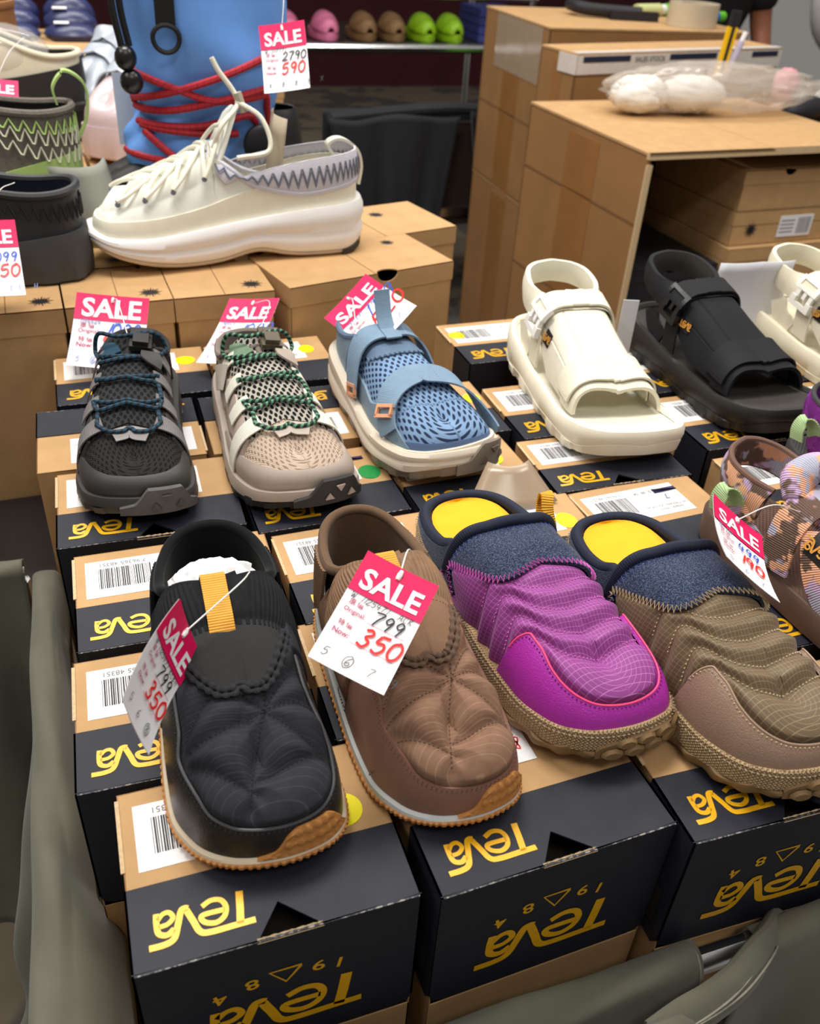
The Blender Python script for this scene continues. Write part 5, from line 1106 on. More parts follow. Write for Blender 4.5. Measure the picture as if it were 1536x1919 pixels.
# ---------------------------------------------------------------- lace-up trail shoes (middle row)
def block(g, M, x, y, z, bev=.0): 
    q = G(); q.box(-x/2, x/2, -y/2, y/2, 0, z); q.xf(M); g.add(np.concatenate(q.v), q.f, np.concatenate(q.uv))
def frame_at(P, N, T):
    N = np.array(N)/np.linalg.norm(N); T = np.array(T)-N*(np.array(T)@N); T /= np.linalg.norm(T); B = np.cross(N, T)
    return np.array([[*r_] for r_ in np.c_[np.stack([B, T, N], 1), P]]+[[0, 0, 0, 1]])
def trail(label, x, y, yaw, nm, mesh_c, dot_c, rub, tongue, web, lacec, out, panel, loopc, L=.30, wk=1.0, chip=(120, 116, 112), stitchc=None):
    ME = mat(nm+'_mesh', mesh_c, .9, .1, 90, ('weave', 420, .5, .0008), ('dots', 250, dot_c, .30), spec=.15)
    RUB = mat(nm+'_rubber', rub, .5, .06, 40, ('noise', 500, .1, .0003), spec=.45); TON = mat(nm+'_tongue', tongue, .9, .08, 90, ('weave', 500, .3, .0006), ('dots', 190, (24, 25, 24), .40), spec=.15)
    WEB = mat(nm+'_webbing', web, .75, .08, 120, ('ribu', 620, .5, .0005)); OUT = mat(nm+'_outsole', out, .65, .1, 60)
    PAN = mat(nm+'_panel', panel, .5, .06, 60, ('noise', 600, .12, .0003)); LACE = mat(nm+'_lace', lacec[0], .7, .05, 60, ('twill', 300, .2, .0003), ('twist', 900, lacec[1], .1)); LIN = mat(nm+'_lining', tuple(int(c*.75) for c in rub), .95, .1, 200)
    r = shoe_root('lace_up_shoe', label, x, y, yaw)
    s = Shoe(r, L, wk, ridge=[(0, .19), (.14, .18), (.26, .132), (.33, .108), (.42, .103), (.52, .097), (.62, .088), (.72, .077), (.82, .064), (.88, .054)],
             zb=[(0, .042), (.25, .034), (.5, .026), (.75, .024), (.9, .028), (1, .033)], yb=.10, yf=.87, p=(.5, .66), q=.9, ins=.004, hw=[0, .092, .140, .155, .160, .172, .192, .203, .190, .138, 0])
    sp = spring(.014, .72, L)
    lug = lambda a, f=70: (lambda sv: a+.0013*np.sign(np.sin(sv*f)))
    s.ring([(-.006, lambda y, sv: sp(y)), (lug(.003), lambda y, sv: sp(y)+.001), (lug(.0045), lambda y, sv: sp(y)+.008), (.005, lambda y, sv: sp(y)+.0105+.003*np.sin(sv*40)), (.001, lambda y, sv: sp(y)+.0115+.003*np.sin(sv*40))], 'outsole', OUT, n=320)
    s.ring([(.002, lambda y, sv: sp(y)+.008), (.0052, lambda y, sv: sp(y)+.010), (.0050, lambda y, sv: s.zb(y)-.004), (.0030, lambda y, sv: s.zb(y)+.001), (-.003, lambda y, sv: s.zb(y)+.002)], 'midsole', RUB, n=200, cap_top=True, cap_bot=False)
    rz = cr([0, .05, .12, .2, .27, .325, .4], [.096, .093, .085, .080, .085, .098, .106])
    def rim(sv):
        x_, y_ = s.outline(sv, -s.ins); qy = (s.yb+(s.yf-s.yb)*y_/L)/L; return np.where(qy > .33, 1., np.minimum(s.r_at(sv, rz(qy)), 1))
    s.band('mesh_upper', ME, -1, 1, 0, lambda sv: np.where(np.abs(sv) < .5, 1, rim(sv)), ns=240, nr=40, closed=True)
    # toe rubber, side rand
    rc = cr([-.50, -.46, -.36, -.24, -.12, 0, .12, .24, .36, .46, .50], [.02, .12, .20, .34, .47, .50, .46, .34, .20, .12, .02])
    s.band('toe_cap', RUB, -.50, .50, -.0, rc, off=.003, th=.004, ns=150, nr=18, disp=lambda SV, R, P: .0016*np.sin(np.clip(R/np.maximum(rc(SV), .05), 0, 1)*pi))
    bt = cr([-.165, -.15, -.12, -.02, .01, .03], [0, .05, .22, .24, .05, 0])
    CH = mat(nm+'_bumper', chip, .6, .08, 60)
    b0 = np.linspace(-.165, .05, 40); tz = np.interp(b0, [-.165, -.125, -.095, -.015, .015, .05], [.010, .014, .030, .031, .014, .010]); a1, c1 = s.outline(b0, .0075); a2, c2 = s.outline(b0, .0045)
    g = G(); g.grid(np.stack([np.stack([a1, c1, sp(c1)+.002], 1), np.stack([a1, c1, sp(c1)+tz], 1), np.stack([a2, c2, sp(c2)+tz+.002], 1)], 1), flip=True); bo = g.obj('toe_bumper', CH, r)
    for t in (-.085, -.055, -.03):
        xx, yy = s.outline(np.array([t]), .0078); x2, y2 = s.outline(np.array([t]), .03); n_ = np.array([x2[0]-xx[0], y2[0]-yy[0], 0]); n_ /= np.linalg.norm(n_); tg = np.cross([0, 0, 1], n_); c = np.array([xx[0], yy[0], sp(yy[0])+(.021 if t == -.055 else .012)]); k = -1 if t == -.055 else 1
        g = G(); g.poly([c+tg*.005+[0, 0, -.003*k], c-tg*.005+[0, 0, -.003*k], c+[0, 0, .0045*k]], .002, -n_); g.obj('bumper_chevron', PAN if nm == 'sandtrail' else OUT, bo, smooth=False)
    # eyestay panels on both flanks with a cut-out edge
    pl = cr([.34, .40, .46, .52, .58, .64, .70], [.30, .26, .30, .24, .28, .24, .28])
    for sg in (1, -1):
        e = cr([.335, .40, .43, .50, .53, .60, .63, .69, .72], [.74, .70, .58, .62, .52, .56, .50, .52, .60]); lo = cr([.335, .42, .47, .56, .62, .72], [.93, .92, .80, .86, .78, .84])
        fi = lambda q, a, b: a+(b-a)*q
        yy = np.linspace(.335, .725, 60); X = []
        for t in np.linspace(0, 1, 14): X.append([(sg*(lo(v)+(e(v)*.78-lo(v))*t), v) for v in yy])
        A = np.array(X); sv, rv = s.sr(A[..., 0], A[..., 1]); P = s._S(sv, rv); N = s.N(sv, rv)
        d = np.full(P.shape[:2], .0026); d[0] = d[-1] = -.001; d[:, 0] = d[:, -1] = -.001
        g = G(); g.grid(P+N*d[..., None], A); g.obj('eyestay_panel', PAN, r, sharp=55)
    if stitchc:
        SI = mat(nm+'_accent_stitch', stitchc, .6, .1)
        for sg in (1, -1):
            s.stitches([s.qy([(sg*.76, v), (sg*.75, v+.03), (sg*.745, v+.06)], .003, 4) for v in (.36, .47, .57)], SI, .0006, .0024, name='accent_stitch')
    # tongue
    tn = cr([-.46, -.3, 0, .3, .46], [.335, .315, .300, .315, .335])
    s.cross('tongue', TON, lambda q: float(tn(q)), .735, -.44, .44, .0012, ny=40, nx=50)
    lips = s._S(*s.sr(np.linspace(-.45, .45, 30), np.full(30, .315)))
    # webbing loops and forefoot strap
    for v in (.37, .49, .60):
        for sg in (1, -1):
            Pq, Nq = s.qy([(sg*.62, v-.006), (sg*.48, v), (sg*.36, v+.004), (sg*.25, v+.012)], .0042, 5); g = G(); g.strip(Pq, Nq, .0185, .0016); g.obj('lace_loop', WEB, r)
    for sg in (1, -1):
        Pq, Nq = s.qy([(sg*.985, .745 if sg > 0 else .735), (sg*.8, .752), (sg*.55, .757), (sg*.36, .757), (sg*.22, .75)], .0045, 7, plan=True); g = G(); g.strip(Pq, Nq, .0205, .0016); g.obj('forefoot_strap', WEB, r)
    Pq, Nq = s.qy([(-.13, .775), (0, .78), (.13, .775)], .004, 4); g = G(); g.strip(Pq, Nq, .016, .0016); g.obj('lace_anchor', mat(nm+'_anchor', loopc, .75, .08, 120, ('ribu', 620, .5, .0005)), r)
    # lace: criss-cross rope
    g = G()
    for seq in ([(.30, .375), (.16, .405), (-.1, .425), (-.28, .415)], [(-.30, .375), (-.16, .41), (.1, .435), (.28, .42)], [(.30, .50), (.12, .535), (-.12, .525), (-.30, .495)], [(.30, .51), (.1, .53), (-.1, .545), (-.28, .54), (-.32, .60)], [(.30, .605), (.12, .64), (-.12, .645), (-.30, .61)], [(.32, .60), (.24, .655), (0, .66), (-.24, .655), (-.32, .61)], [(.28, .71), (.16, .755), (.0, .775), (-.16, .755), (-.28, .71)], [(.26, .665), (.28, .71)], [(-.26, .665), (-.28, .71)]):
        Pq, Nq = s.qy(seq, .0062, 8, sm=1); g.tube(Pq, .0025, 8)
    top = [s.qy([(q, v), (q, v+.001)], h_, 1)[0][0] for q, v, h_ in ((.30, .39, .006), (.36, .335, .010), (.20, .30, .018), (.02, .315, .016), (-.15, .305, .018), (-.36, .335, .012), (-.30, .39, .006))]
    g.tube(catmull(top, 8), .0024, 8); g.obj('lace', LACE, r)
    (P0, P1), (N0, N1) = [a[:2] for a in s.qy([(-.06, .335), (-.06, .40)], .007, 2)]
    M = frame_at(P0, N0, np.array(P1)-P0); BK = mat(nm+'_cordlock', tuple(int(c*.45) for c in chip) if nm != 'sandtrail' else (92, 82, 66), .3, .05, spec=.6)
    g = G(); block(g, M @ np.array(T3(0, 0, .0)), .024, .034, .006); block(g, M @ np.array(T3(0, .004, .006)), .017, .022, .006); g.obj('cord_lock', BK, r, smooth=False)
    Pq, Nq = s.qy([(-.16, .40), (-.20, .435), (-.30, .47)], .008, 5); g = G(); g.strip(Pq, Nq, np.interp(np.linspace(0, 1, len(Pq)), [0, .4, .75, 1], [.020, .026, .018, .003]), .0022); g.obj('lace_tab', RUB, r)
    Pq, Nq = s.qy([(.30, .345), (.16, .36), (.10, .40)], .004, 5); g = G(); g.strip(Pq, Nq, .022, .0016); g.obj('tongue_loop', mat(nm+'_tongue_loop', lacec[0] if nm == 'blacktrail' else (112, 138, 112), .7, .1, 100, ('ribu', 500, .5, .0005)), r)
    # collar and lining
    s.band('lining', LIN, -1, 1, .02, lambda sv: np.where(np.abs(sv) < .48, .95, rim(sv)), off=-.004, ns=120, nr=14, closed=True, skirt0=False, skirt1=False)
    a_ = np.linspace(.545, 1, 40); so = np.concatenate([a_, -a_[::-1]]); g = G(); g.tube(s._S(so, rim(so)), .0042, 8); g.obj('collar_rim', LIN, r)
    s.insole('footbed', LIN, lambda y: .046-.018*(y/L), -.014)
    for sg in (1, -1): s.band('heel_counter', RUB, sg*.74, sg*1.0, 0, lambda sv: np.minimum(rim(sv)*.72, .5), off=.0022, ns=40, nr=10)
    return s, r
S7, R7 = trail('black lace-up trail shoe with teal laces and grey straps', .004, .632, -.12, 'blacktrail', (46, 43, 43), (22, 20, 20), (60, 58, 58), (52, 52, 54), (122, 118, 118), ((14, 62, 84), (18, 20, 26)), (84, 80, 78), (58, 57, 57), (150, 146, 144), stitchc=(28, 120, 112), chip=(92, 89, 88), wk=.94)
S8, R8 = trail('taupe lace-up trail shoe with cream straps and green black laces', .131, .606, .035, 'sandtrail', (198, 178, 160), (150, 126, 108), (170, 156, 144), (176, 170, 160), (232, 228, 212), ((22, 36, 30), (96, 150, 118)), (44, 43, 44), (180, 164, 154), (196, 184, 172), chip=(48, 46, 46), wk=1.0)
g = G(); P_, N_ = S8.qy([(.80, .30), (.66, .35), (.52, .41)], .0045, 6); g.strip(P_, N_, .03, .0016); po = g.obj('side_patch', mat('sand_patch', (206, 196, 184), .6, .05), R8)
def surf_logo(s, root, q, y, h, m, flip=False, name='brand_print', rot=0, off=.0055):
    (P0, P1), (N0, _) = [a[:2] for a in s.qy([(q, y), (q-.03*(1 if q > 0 else -1), y)], off, 2, sm=0)]
    M = frame_at(P0, N0, np.cross(N0, np.array(P1)-P0)); return logo(m, root, Matrix(M.tolist()) @ RZ(rot), h, name)
surf_logo(S8, po, .66, .35, .0125, BLK, rot=pi*.75)
# ---------------------------------------------------------------- blue strap shoe
def strapshoe():
    BLU = mat('blue_mesh', (126, 156, 192), .85, .06, 60, ('weave', 500, .2, .0004), ('dots', 170, (40, 52, 78), .34), spec=.2); BSM = mat('blue_film', (90, 116, 156), .55, .06, 60, ('hex', 300, .3, .0004)); BPN = mat('blue_panel', (122, 146, 166), .5, .05, 50); BWB = mat('blue_webbing', (126, 152, 176), .72, .06, 100, ('ribu', 600, .5, .0005)); BDK = mat('blue_collar', (98, 120, 146), .85, .1, 120, ('weave', 500, .4, .0006))
    CRM = mat('cream_foam', (226, 214, 196), .62, .04, 30, ('noise', 400, .08, .0003)); GRO = mat('grey_outsole', (142, 132, 120), .65, .08, 60); ORT = mat('peach_tab', (232, 168, 128), .6, .06, 80)
    L = .295; r = shoe_root('strap_shoe', 'blue mesh strap shoe with cream sole and peach pull tabs', .283, .617, .11)
    s = Shoe(r, L, 1.0, ridge=[(0, .20), (.14, .19), (.25, .135), (.32, .106), (.42, .103), (.52, .098), (.62, .091), (.72, .083), (.82, .072), (.88, .060)],
             zb=[(0, .058), (.2, .050), (.4, .036), (.6, .032), (.8, .036), (.92, .040), (1, .044)], yb=.10, yf=.87, p=(.5, .64), q=.9, ins=.006, hw=[0, .095, .142, .156, .160, .174, .196, .206, .196, .146, 0])
    sp = spring(.016, .70, L); wav = lambda sv: .0035*np.sin(sv*26+.6)
    s.ring([(-.006, lambda y, sv: sp(y)), (lambda sv: .002+.0015*np.sign(np.sin(sv*62)), lambda y, sv: sp(y)+.001), (lambda sv: .004+.0012*np.sign(np.sin(sv*62)), lambda y, sv: sp(y)+.008), (.0055, lambda y, sv: sp(y)+.014+wav(sv)), (.001, lambda y, sv: sp(y)+.0145+wav(sv))], 'outsole', GRO, n=320)
    s.ring([(.001, lambda y, sv: sp(y)+.009), (.0065, lambda y, sv: sp(y)+.013+wav(sv)*.6), (.0068, lambda y, sv: (sp(y)+s.zb(y))/2+.004), (.0045, lambda y, sv: (sp(y)+s.zb(y))/2+.0075), (.0062, lambda y, sv: (sp(y)+s.zb(y))/2+.011), (.0058, lambda y, sv: s.zb(y)), (.0022, lambda y, sv: s.zb(y)+.004), (-.002, lambda y, sv: s.zb(y)+.003)], 'foam_midsole', CRM, n=240, cap_top=True, cap_bot=False)
    b0 = np.linspace(-.185, .02, 40); tz = np.interp(b0, [-.185, -.15, -.115, -.045, -.015, .02], [.016, .020, .036, .037, .018, .016]); a1, c1 = s.outline(b0, .0078); a2, c2 = s.outline(b0, .0055)
    g = G(); g.grid(np.stack([np.stack([a1, c1, sp(c1)+.002], 1), np.stack([a1, c1, sp(c1)+tz], 1), np.stack([a2, c2, sp(c2)+tz+.0015], 1)], 1), flip=True); bo = g.obj('toe_bumper', GRO, r)
    for t in (-.115, -.08, -.05):
        xx, yy = s.outline(np.array([t]), .008); x2, y2 = s.outline(np.array([t]), .03); n_ = np.array([x2[0]-xx[0], y2[0]-yy[0], 0]); n_ /= np.linalg.norm(n_); tg = np.cross([0, 0, 1], n_); c = np.array([xx[0], yy[0], sp(yy[0])+(.027 if t == -.08 else .016)]); k = -1 if t == -.08 else 1
        g = G(); g.poly([c+tg*.006+[0, 0, -.003*k], c-tg*.006+[0, 0, -.003*k], c+[0, 0, .0055*k]], .002, -n_); g.obj('bumper_chevron', CRM if 0 else mat('grey_chevron', (118, 108, 98), .6, .05), bo, smooth=False)
    rz = cr([0, .05, .12, .2, .27, .325, .4], [.102, .099, .092, .088, .092, .100, .108])
    def rim(sv):
        x_, y_ = s.outline(sv, -s.ins); qy = (s.yb+(s.yf-s.yb)*y_/L)/L; return np.where(qy > .33, 1., np.minimum(s.r_at(sv, rz(qy)), 1))
    s.band('mesh_upper', BLU, -1, 1, 0, lambda sv: np.where(np.abs(sv) < .5, 1, rim(sv)), ns=220, nr=40, closed=True)
    rc = cr([-.36, -.28, -.14, 0, .14, .26, .36], [.02, .10, .24, .30, .24, .10, .02]); s.band('toe_film', BSM, -.36, .36, 0, rc, off=.0012, ns=120, nr=12)
    # cream toe rand creeping up at the medial toe
    ct = cr([-.36, -.28, -.18, -.08, .02, .12, .22, .36], [.02, .06, .13, .16, .12, .08, .05, .02]); s.band('toe_rand', CRM, -.36, .36, -.0, ct, off=.0055, th=.006, ns=120, nr=10)
    # side panels
    for sg in (1, -1):
        lo = .985; e = cr([.30, .40, .48, .56, .62, .70, .76, .82], [.80, .72, .70, .74, .64, .60, .72, .92]); yy = np.linspace(.30, .82, 60)
        A = np.array([[(sg*(lo+(min(e(v), lo-.02)-lo)*t), v) for v in yy] for t in np.linspace(0, 1, 12)]); sv, rv = s.sr(A[..., 0], A[..., 1]); P = s._S(sv, rv); N = s.N(sv, rv); d = np.full(P.shape[:2], .0024); d[0] = d[-1] = -.001; d[:, 0] = d[:, -1] = -.001
        g = G(); g.grid(P+N*d[..., None], A); g.obj('side_panel', BPN, r, sharp=55)
        s.band('heel_counter', BPN, sg*.66, sg*1.0, 0, lambda sv: rim(sv)*.95, off=.0022, ns=40, nr=10)
    s.cross('tongue_patch', BDK, .315, lambda q: .50-.05*abs(q/.42)**2, -.42, .42, .0025, ny=20, nx=50)
    PZ, NZ = s.qy([(q, .50-.05*abs(q/.42)**2) for q in np.linspace(-.42, .42, 11)], .003, 6); s.zigzag(PZ, NZ, BWB, amp=.005, step=.003, rad=.0006, name='patch_zigzag')
    # two straps from the medial side, folded back on the lateral side
    for k, (ym, yl, qe) in enumerate(((.345, .40, .86), (.60, .685, .56))):
        pts = [[(-.97, .475), (-.75, .43), (-.4, .385), (0, .37), (.45, .385), (.86, .425)], [(-.97, .80), (-.75, .735), (-.4, .675), (0, .655), (.3, .665), (.56, .69)]][k]
        Pq, Nq = s.qy(pts, .0085, 8); g = G(); g.strip(Pq, Nq, .034 if k == 0 else .031, .0022); so = g.obj('strap', BWB, r)
        n2 = len(Pq)-1; T = Pq[-1]-Pq[-3]; T /= np.linalg.norm(T); M = frame_at(Pq[-1], Nq[-1], T)
        q = G(); w_, l_ = .030 if k == 0 else .026, .011
        for bx in ((-w_/2, w_/2, -.004, .0), (-w_/2, w_/2, l_-.003, l_+.001), (-w_/2, -w_/2+.003, 0, l_), (w_/2-.003, w_/2, 0, l_)): q.box(bx[0], bx[1], bx[2], bx[3], .0, .0036)
        q.xf(M); q.obj('peach_tab', ORT, so, smooth=False)
        s.stitches([s.qy([(-.12, .325+.285*k), (-.11, .43+.285*k)], .011, 8)], mat('pale_stitch', (184, 204, 222), .6, .05), .0008, .0042, name='strap_stitching')
        Pq, Nq = s.qy([(qe+.0, yl+.0), (min(qe+.14, .98), yl+.025), (min(qe+.26, .985), yl+.05)], .0055, 6); g = G(); g.strip(Pq, Nq, .030, .0022); g.obj('strap_base', BPN, r)
    Pq, Nq = s.qy([(0, .44), (0, .40), (0, .36)], .0095, 5); Q_ = np.concatenate([Pq, Pq[-1:]+[[0, -.012, .012]], Pq[-1:]+[[0, -.020, .034]], Pq[-1:]+[[0, -.022, .042]]]); Nn = np.concatenate([Nq, [[0, .5, .8]], [[0, .9, .3]], [[0, .9, .3]]]); g = G(); g.strip(catmull(Q_, 3), np.array([np.interp(np.linspace(0, 1, (len(Q_)-1)*3+1), np.linspace(0, 1, len(Q_)), Nn[:, i]) for i in range(3)]).T, .020, .0022); g.obj('tongue_tab', BWB, r)
    LN = mat('blue_lining', (70, 84, 104), .95, .1, 200)
    s.band('lining', LN, -1, 1, .02, lambda sv: np.where(np.abs(sv) < .48, .95, rim(sv)), off=-.004, ns=120, nr=14, closed=True, skirt0=False, skirt1=False)
    a_ = np.linspace(.545, 1, 40); so = np.concatenate([a_, -a_[::-1]]); g = G(); g.tube(s._S(so, rim(so)), .0042, 8); g.obj('collar_rim', BDK, r)
    s.insole('footbed', LN, lambda y: .060-.020*(y/L), -.014)
    hp = s._S(np.array([1.]), np.array([float(rim(np.array([1.]))[0])]))[0]; g = G(); loopstrip(g, hp+[.0, -.002, -.01], (0, 1, 0), (0, -.2, 1), .014, .024, .008); g.obj('heel_loop', ORT, r)
    return s, r
S9, R9 = strapshoe()
# ---------------------------------------------------------------- closed vamp sandals with buckle strap
def sandal(label, x, y, yaw, nm, foam, fab, strap, buck, L=.345, wk=1.0, paper=None, logoc=(216, 150, 60)):
    FO = mat(nm+'_foam', foam, .62 if nm != 'blacksandal' else .5, .04, 30, ('noise', 300, .08, .0003), spec=.35); FA = mat(nm+'_fabric', fab, .85, .05, 60, ('twill', 620, .35, .0005), spec=.2); ST = mat(nm+'_strap', strap, .75, .05, 60, ('ribv', 560, .3, .0004), spec=.25)
    FB = mat(nm+'_footbed', tuple(int(c*.97) for c in foam) if nm != 'blacksandal' else (56, 52, 48), .8, .05, 60, ('noise', 700, .15, .0004)); BU = mat(nm+'_buckle', buck, .35, .03, spec=.5)
    r = shoe_root('sandal', label, x, y, yaw, cat='sandal')
    s = Shoe(r, L, wk, ridge=[(0, .34), (.12, .30), (.22, .19), (.30, .126), (.38, .118), (.48, .108), (.58, .095), (.68, .082), (.78, .069), (.86, .058)],
             zb=[(0, .052), (.25, .046), (.5, .036), (.75, .036), (.9, .042), (1, .047)], yb=.09, yf=.88, p=(.38, .54), q=.9, ins=.010, hw=[0, .104, .158, .178, .180, .178, .186, .198, .188, .138, 0])
    sp = spring(.016, .70, L, .006); wv = lambda sv: .003*np.sin(np.abs(sv)*24)
    s.ring([(-.006, lambda y, sv: sp(y)), (lambda sv: .001+.0016*np.sign(np.sin(sv*58))*(np.abs(sv) > .2), lambda y, sv: sp(y)+.001), (lambda sv: .003+.0014*np.sign(np.sin(sv*58))*(np.abs(sv) > .2), lambda y, sv: sp(y)+.011), (.0035, lambda y, sv: sp(y)+.0135+wv(sv)), (.0005, lambda y, sv: sp(y)+.0145+wv(sv))], 'outsole', FO, n=320)
    s.ring([(.0005, lambda y, sv: sp(y)+.010), (.0032, lambda y, sv: sp(y)+.0150+wv(sv)), (.0050, lambda y, sv: (sp(y)+s.zb(y))/2+.006), (.0045, lambda y, sv: s.zb(y)-.003), (.0015, lambda y, sv: s.zb(y)+.002), (-.004, lambda y, sv: s.zb(y)+.003), (-.008, lambda y, sv: s.zb(y)-.001)], 'midsole', FO, n=240, cap_bot=False)
    s.insole('footbed', FB, lambda y: s.zb(y)-.002, -.007, dish=.003, n=120)
    # vamp panel: three pieces with seams
    fr = lambda q: .755-.01*q*q
    bk = lambda q: .31+.02*q*q+(.0 if abs(q) < .55 else (abs(q)-.55)*.55)
    s.cross('vamp', FA, bk, fr, -.93, .93, .0, ny=40, nx=120, plan=True, disp=lambda T, Q: -.0012*(np.exp(-((np.abs(Q-.10)-.0)/.012)**2)+np.exp(-((Q-.52)/.012)**2)+np.exp(-((Q+.45)/.012)**2))+.0008)
    s.cross('vamp_lining', FB, bk, fr, -.93, .93, -.004, ny=16, nx=60, plan=True)
    for q0 in (.52, .10, -.45): s.stitches([s.qy([(q0+.02, .34), (q0+.025, .52), (q0+.03, .70)], .0016, 12)], ST, .0006, .004, name='vamp_stitching')
    # toe strap and its under layer
    s.cross('toe_strap_base', ST, .70, lambda q: .80+.02*q*q, -.97, .97, .0005, ny=8, nx=80, th=.005, plan=True)
    s.cross('toe_strap', ST, lambda q: .655+.01*q, lambda q: .770+.015*q, -.98, .80, .0048, plan=True, ny=8, nx=110, th=.003, disp=lambda T, Q: .001*np.abs(T-.5)*2)
    s.stitches([s.qy([(.74, .665), (.74, .775)], .0062, 8, plan=True), s.qy([(-.93, .65), (-.93, .755)], .0062, 8, plan=True)], FA, .0006, .004, name='strap_stitching')
    # ankle strap with side release buckle on the lateral side
    s.cross('ankle_strap', ST, lambda q: .318+.012*q, lambda q: .405+.012*q, -.97, .30, .0085, ny=7, nx=90, th=.003)
    s.cross('ankle_strap_end', ST, lambda q: .335+.05*q, lambda q: .40+.05*q, .62, .96, .0065, ny=6, nx=40, th=.003)
    g = G()
    def part(q0, q1, y0, y1, o, t):
        A = np.array([[(q, v) for v in np.linspace(y0, y1, 3)] for q in np.linspace(q0, q1, 6)]); sv, rv = s.sr(A[..., 0], A[..., 1]); P = s._S(sv, rv); N = s.N(sv, rv); a = P+N*(o+t); b = P+N*o
        g.grid(a); g.grid(b, flip=True)
        for ed in ((a[0], b[0]), (b[-1], a[-1]), (b[:, 0], a[:, 0]), (a[:, -1], b[:, -1])): g.grid(np.stack(ed, 1))
    part(.24, .29, .325, .425, .008, .007); part(.38, .43, .325, .425, .008, .007); part(.24, .43, .325, .342, .008, .007); part(.24, .43, .408, .425, .008, .007)
    part(.43, .53, .345, .362, .008, .006); part(.43, .53, .376, .390, .008, .006); part(.43, .53, .404, .420, .008, .006); part(.53, .66, .335, .358, .008, .007); part(.53, .66, .405, .428, .008, .007); part(.60, .66, .358, .405, .008, .007)
    g.obj('buckle', BU, r, smooth=False)
    g = G(); Pq, Nq = s.qy([(.335, .34), (.335, .41)], .0095, 3); g.strip(Pq, Nq, .016, .003); g.obj('buckle_webbing', ST, r)
    # heel sling: padded band round the back
    zl = cr([.60, .70, .82, 1], [.084, .092, .102, .108]); zh = cr([.60, .70, .82, 1], [.118, .124, .132, .138])
    rl = lambda sv: s.r_at(sv, zl(np.abs(sv))); rh = lambda sv: s.r_at(sv, zh(np.abs(sv)))
    for nm2, o, m in (('heel_sling', .0025, ST), ('sling_lining', -.0035, FB)):
        sv = np.concatenate([np.linspace(.56, 1, 40), -np.linspace(1, .56, 40)[1:]]); k = np.linspace(0, 1, 8); R = rl(sv)[:, None]+(rh(sv)-rl(sv))[:, None]*k; SV = np.broadcast_to(sv[:, None], R.shape); P = s._S(SV, R); N = s.N(SV, R); d = np.full(R.shape, o)
        arc = np.r_[0, np.cumsum(np.linalg.norm(np.diff(P[:, 0], axis=0), axis=1))]; uv = np.stack(np.broadcast_arrays(arc[:, None], k[None]*.045), -1); Pn = P+N*(d+.002*np.sin(k*pi)[None]*(1 if o > 0 else -1))[..., None]; g = G(); g.grid(Pn, uv)
        if o > 0: g.grid(np.stack([Pn[:, 0], (P-N*.0035)[:, 0]], 1)); g.grid(np.stack([Pn[:, -1], (P-N*.0035)[:, -1]], 1))
        g.obj(nm2, m, r)
    for sg in (1, -1):
        a = cr([0, 1], [.98, .60]); Pq, Nq = s.qy([(sg*.97, .36), (sg*.90, .30), (sg*.80, .27)], .001, 8); g = G(); g.strip(Pq, Nq, .03, .003); g.obj('side_strap', ST, r)
    lb = s.cross('woven_label', mat('label_black', (24, 22, 22), .6, .05), .435, .475, .46, .66, .0022, ny=3, nx=10, th=.0012)
    surf_logo(s, lb, .56, .455, .009, mat('logo_thread', logoc, .6, .05), rot=pi/2+pi, off=.0042)
    return s, r
S10, R10 = sandal('cream sandal with white side release buckle, nearest the middle', .578, .655, -.11, 'creamsandal', (238, 232, 212), (236, 230, 212), (236, 230, 208), (246, 244, 240))
S11, R11 = sandal('black sandal with black buckle and orange stitched label', .772, .662, .0, 'blacksandal', (37, 35, 34), (33, 34, 37), (30, 30, 33), (24, 24, 26))
S12, R12 = sandal('cream sandal cut off by the right edge beyond the black sandal', .985, .66, .05, 'creamsandal2', (230, 222, 196), (232, 226, 204), (230, 222, 198), (240, 236, 226))
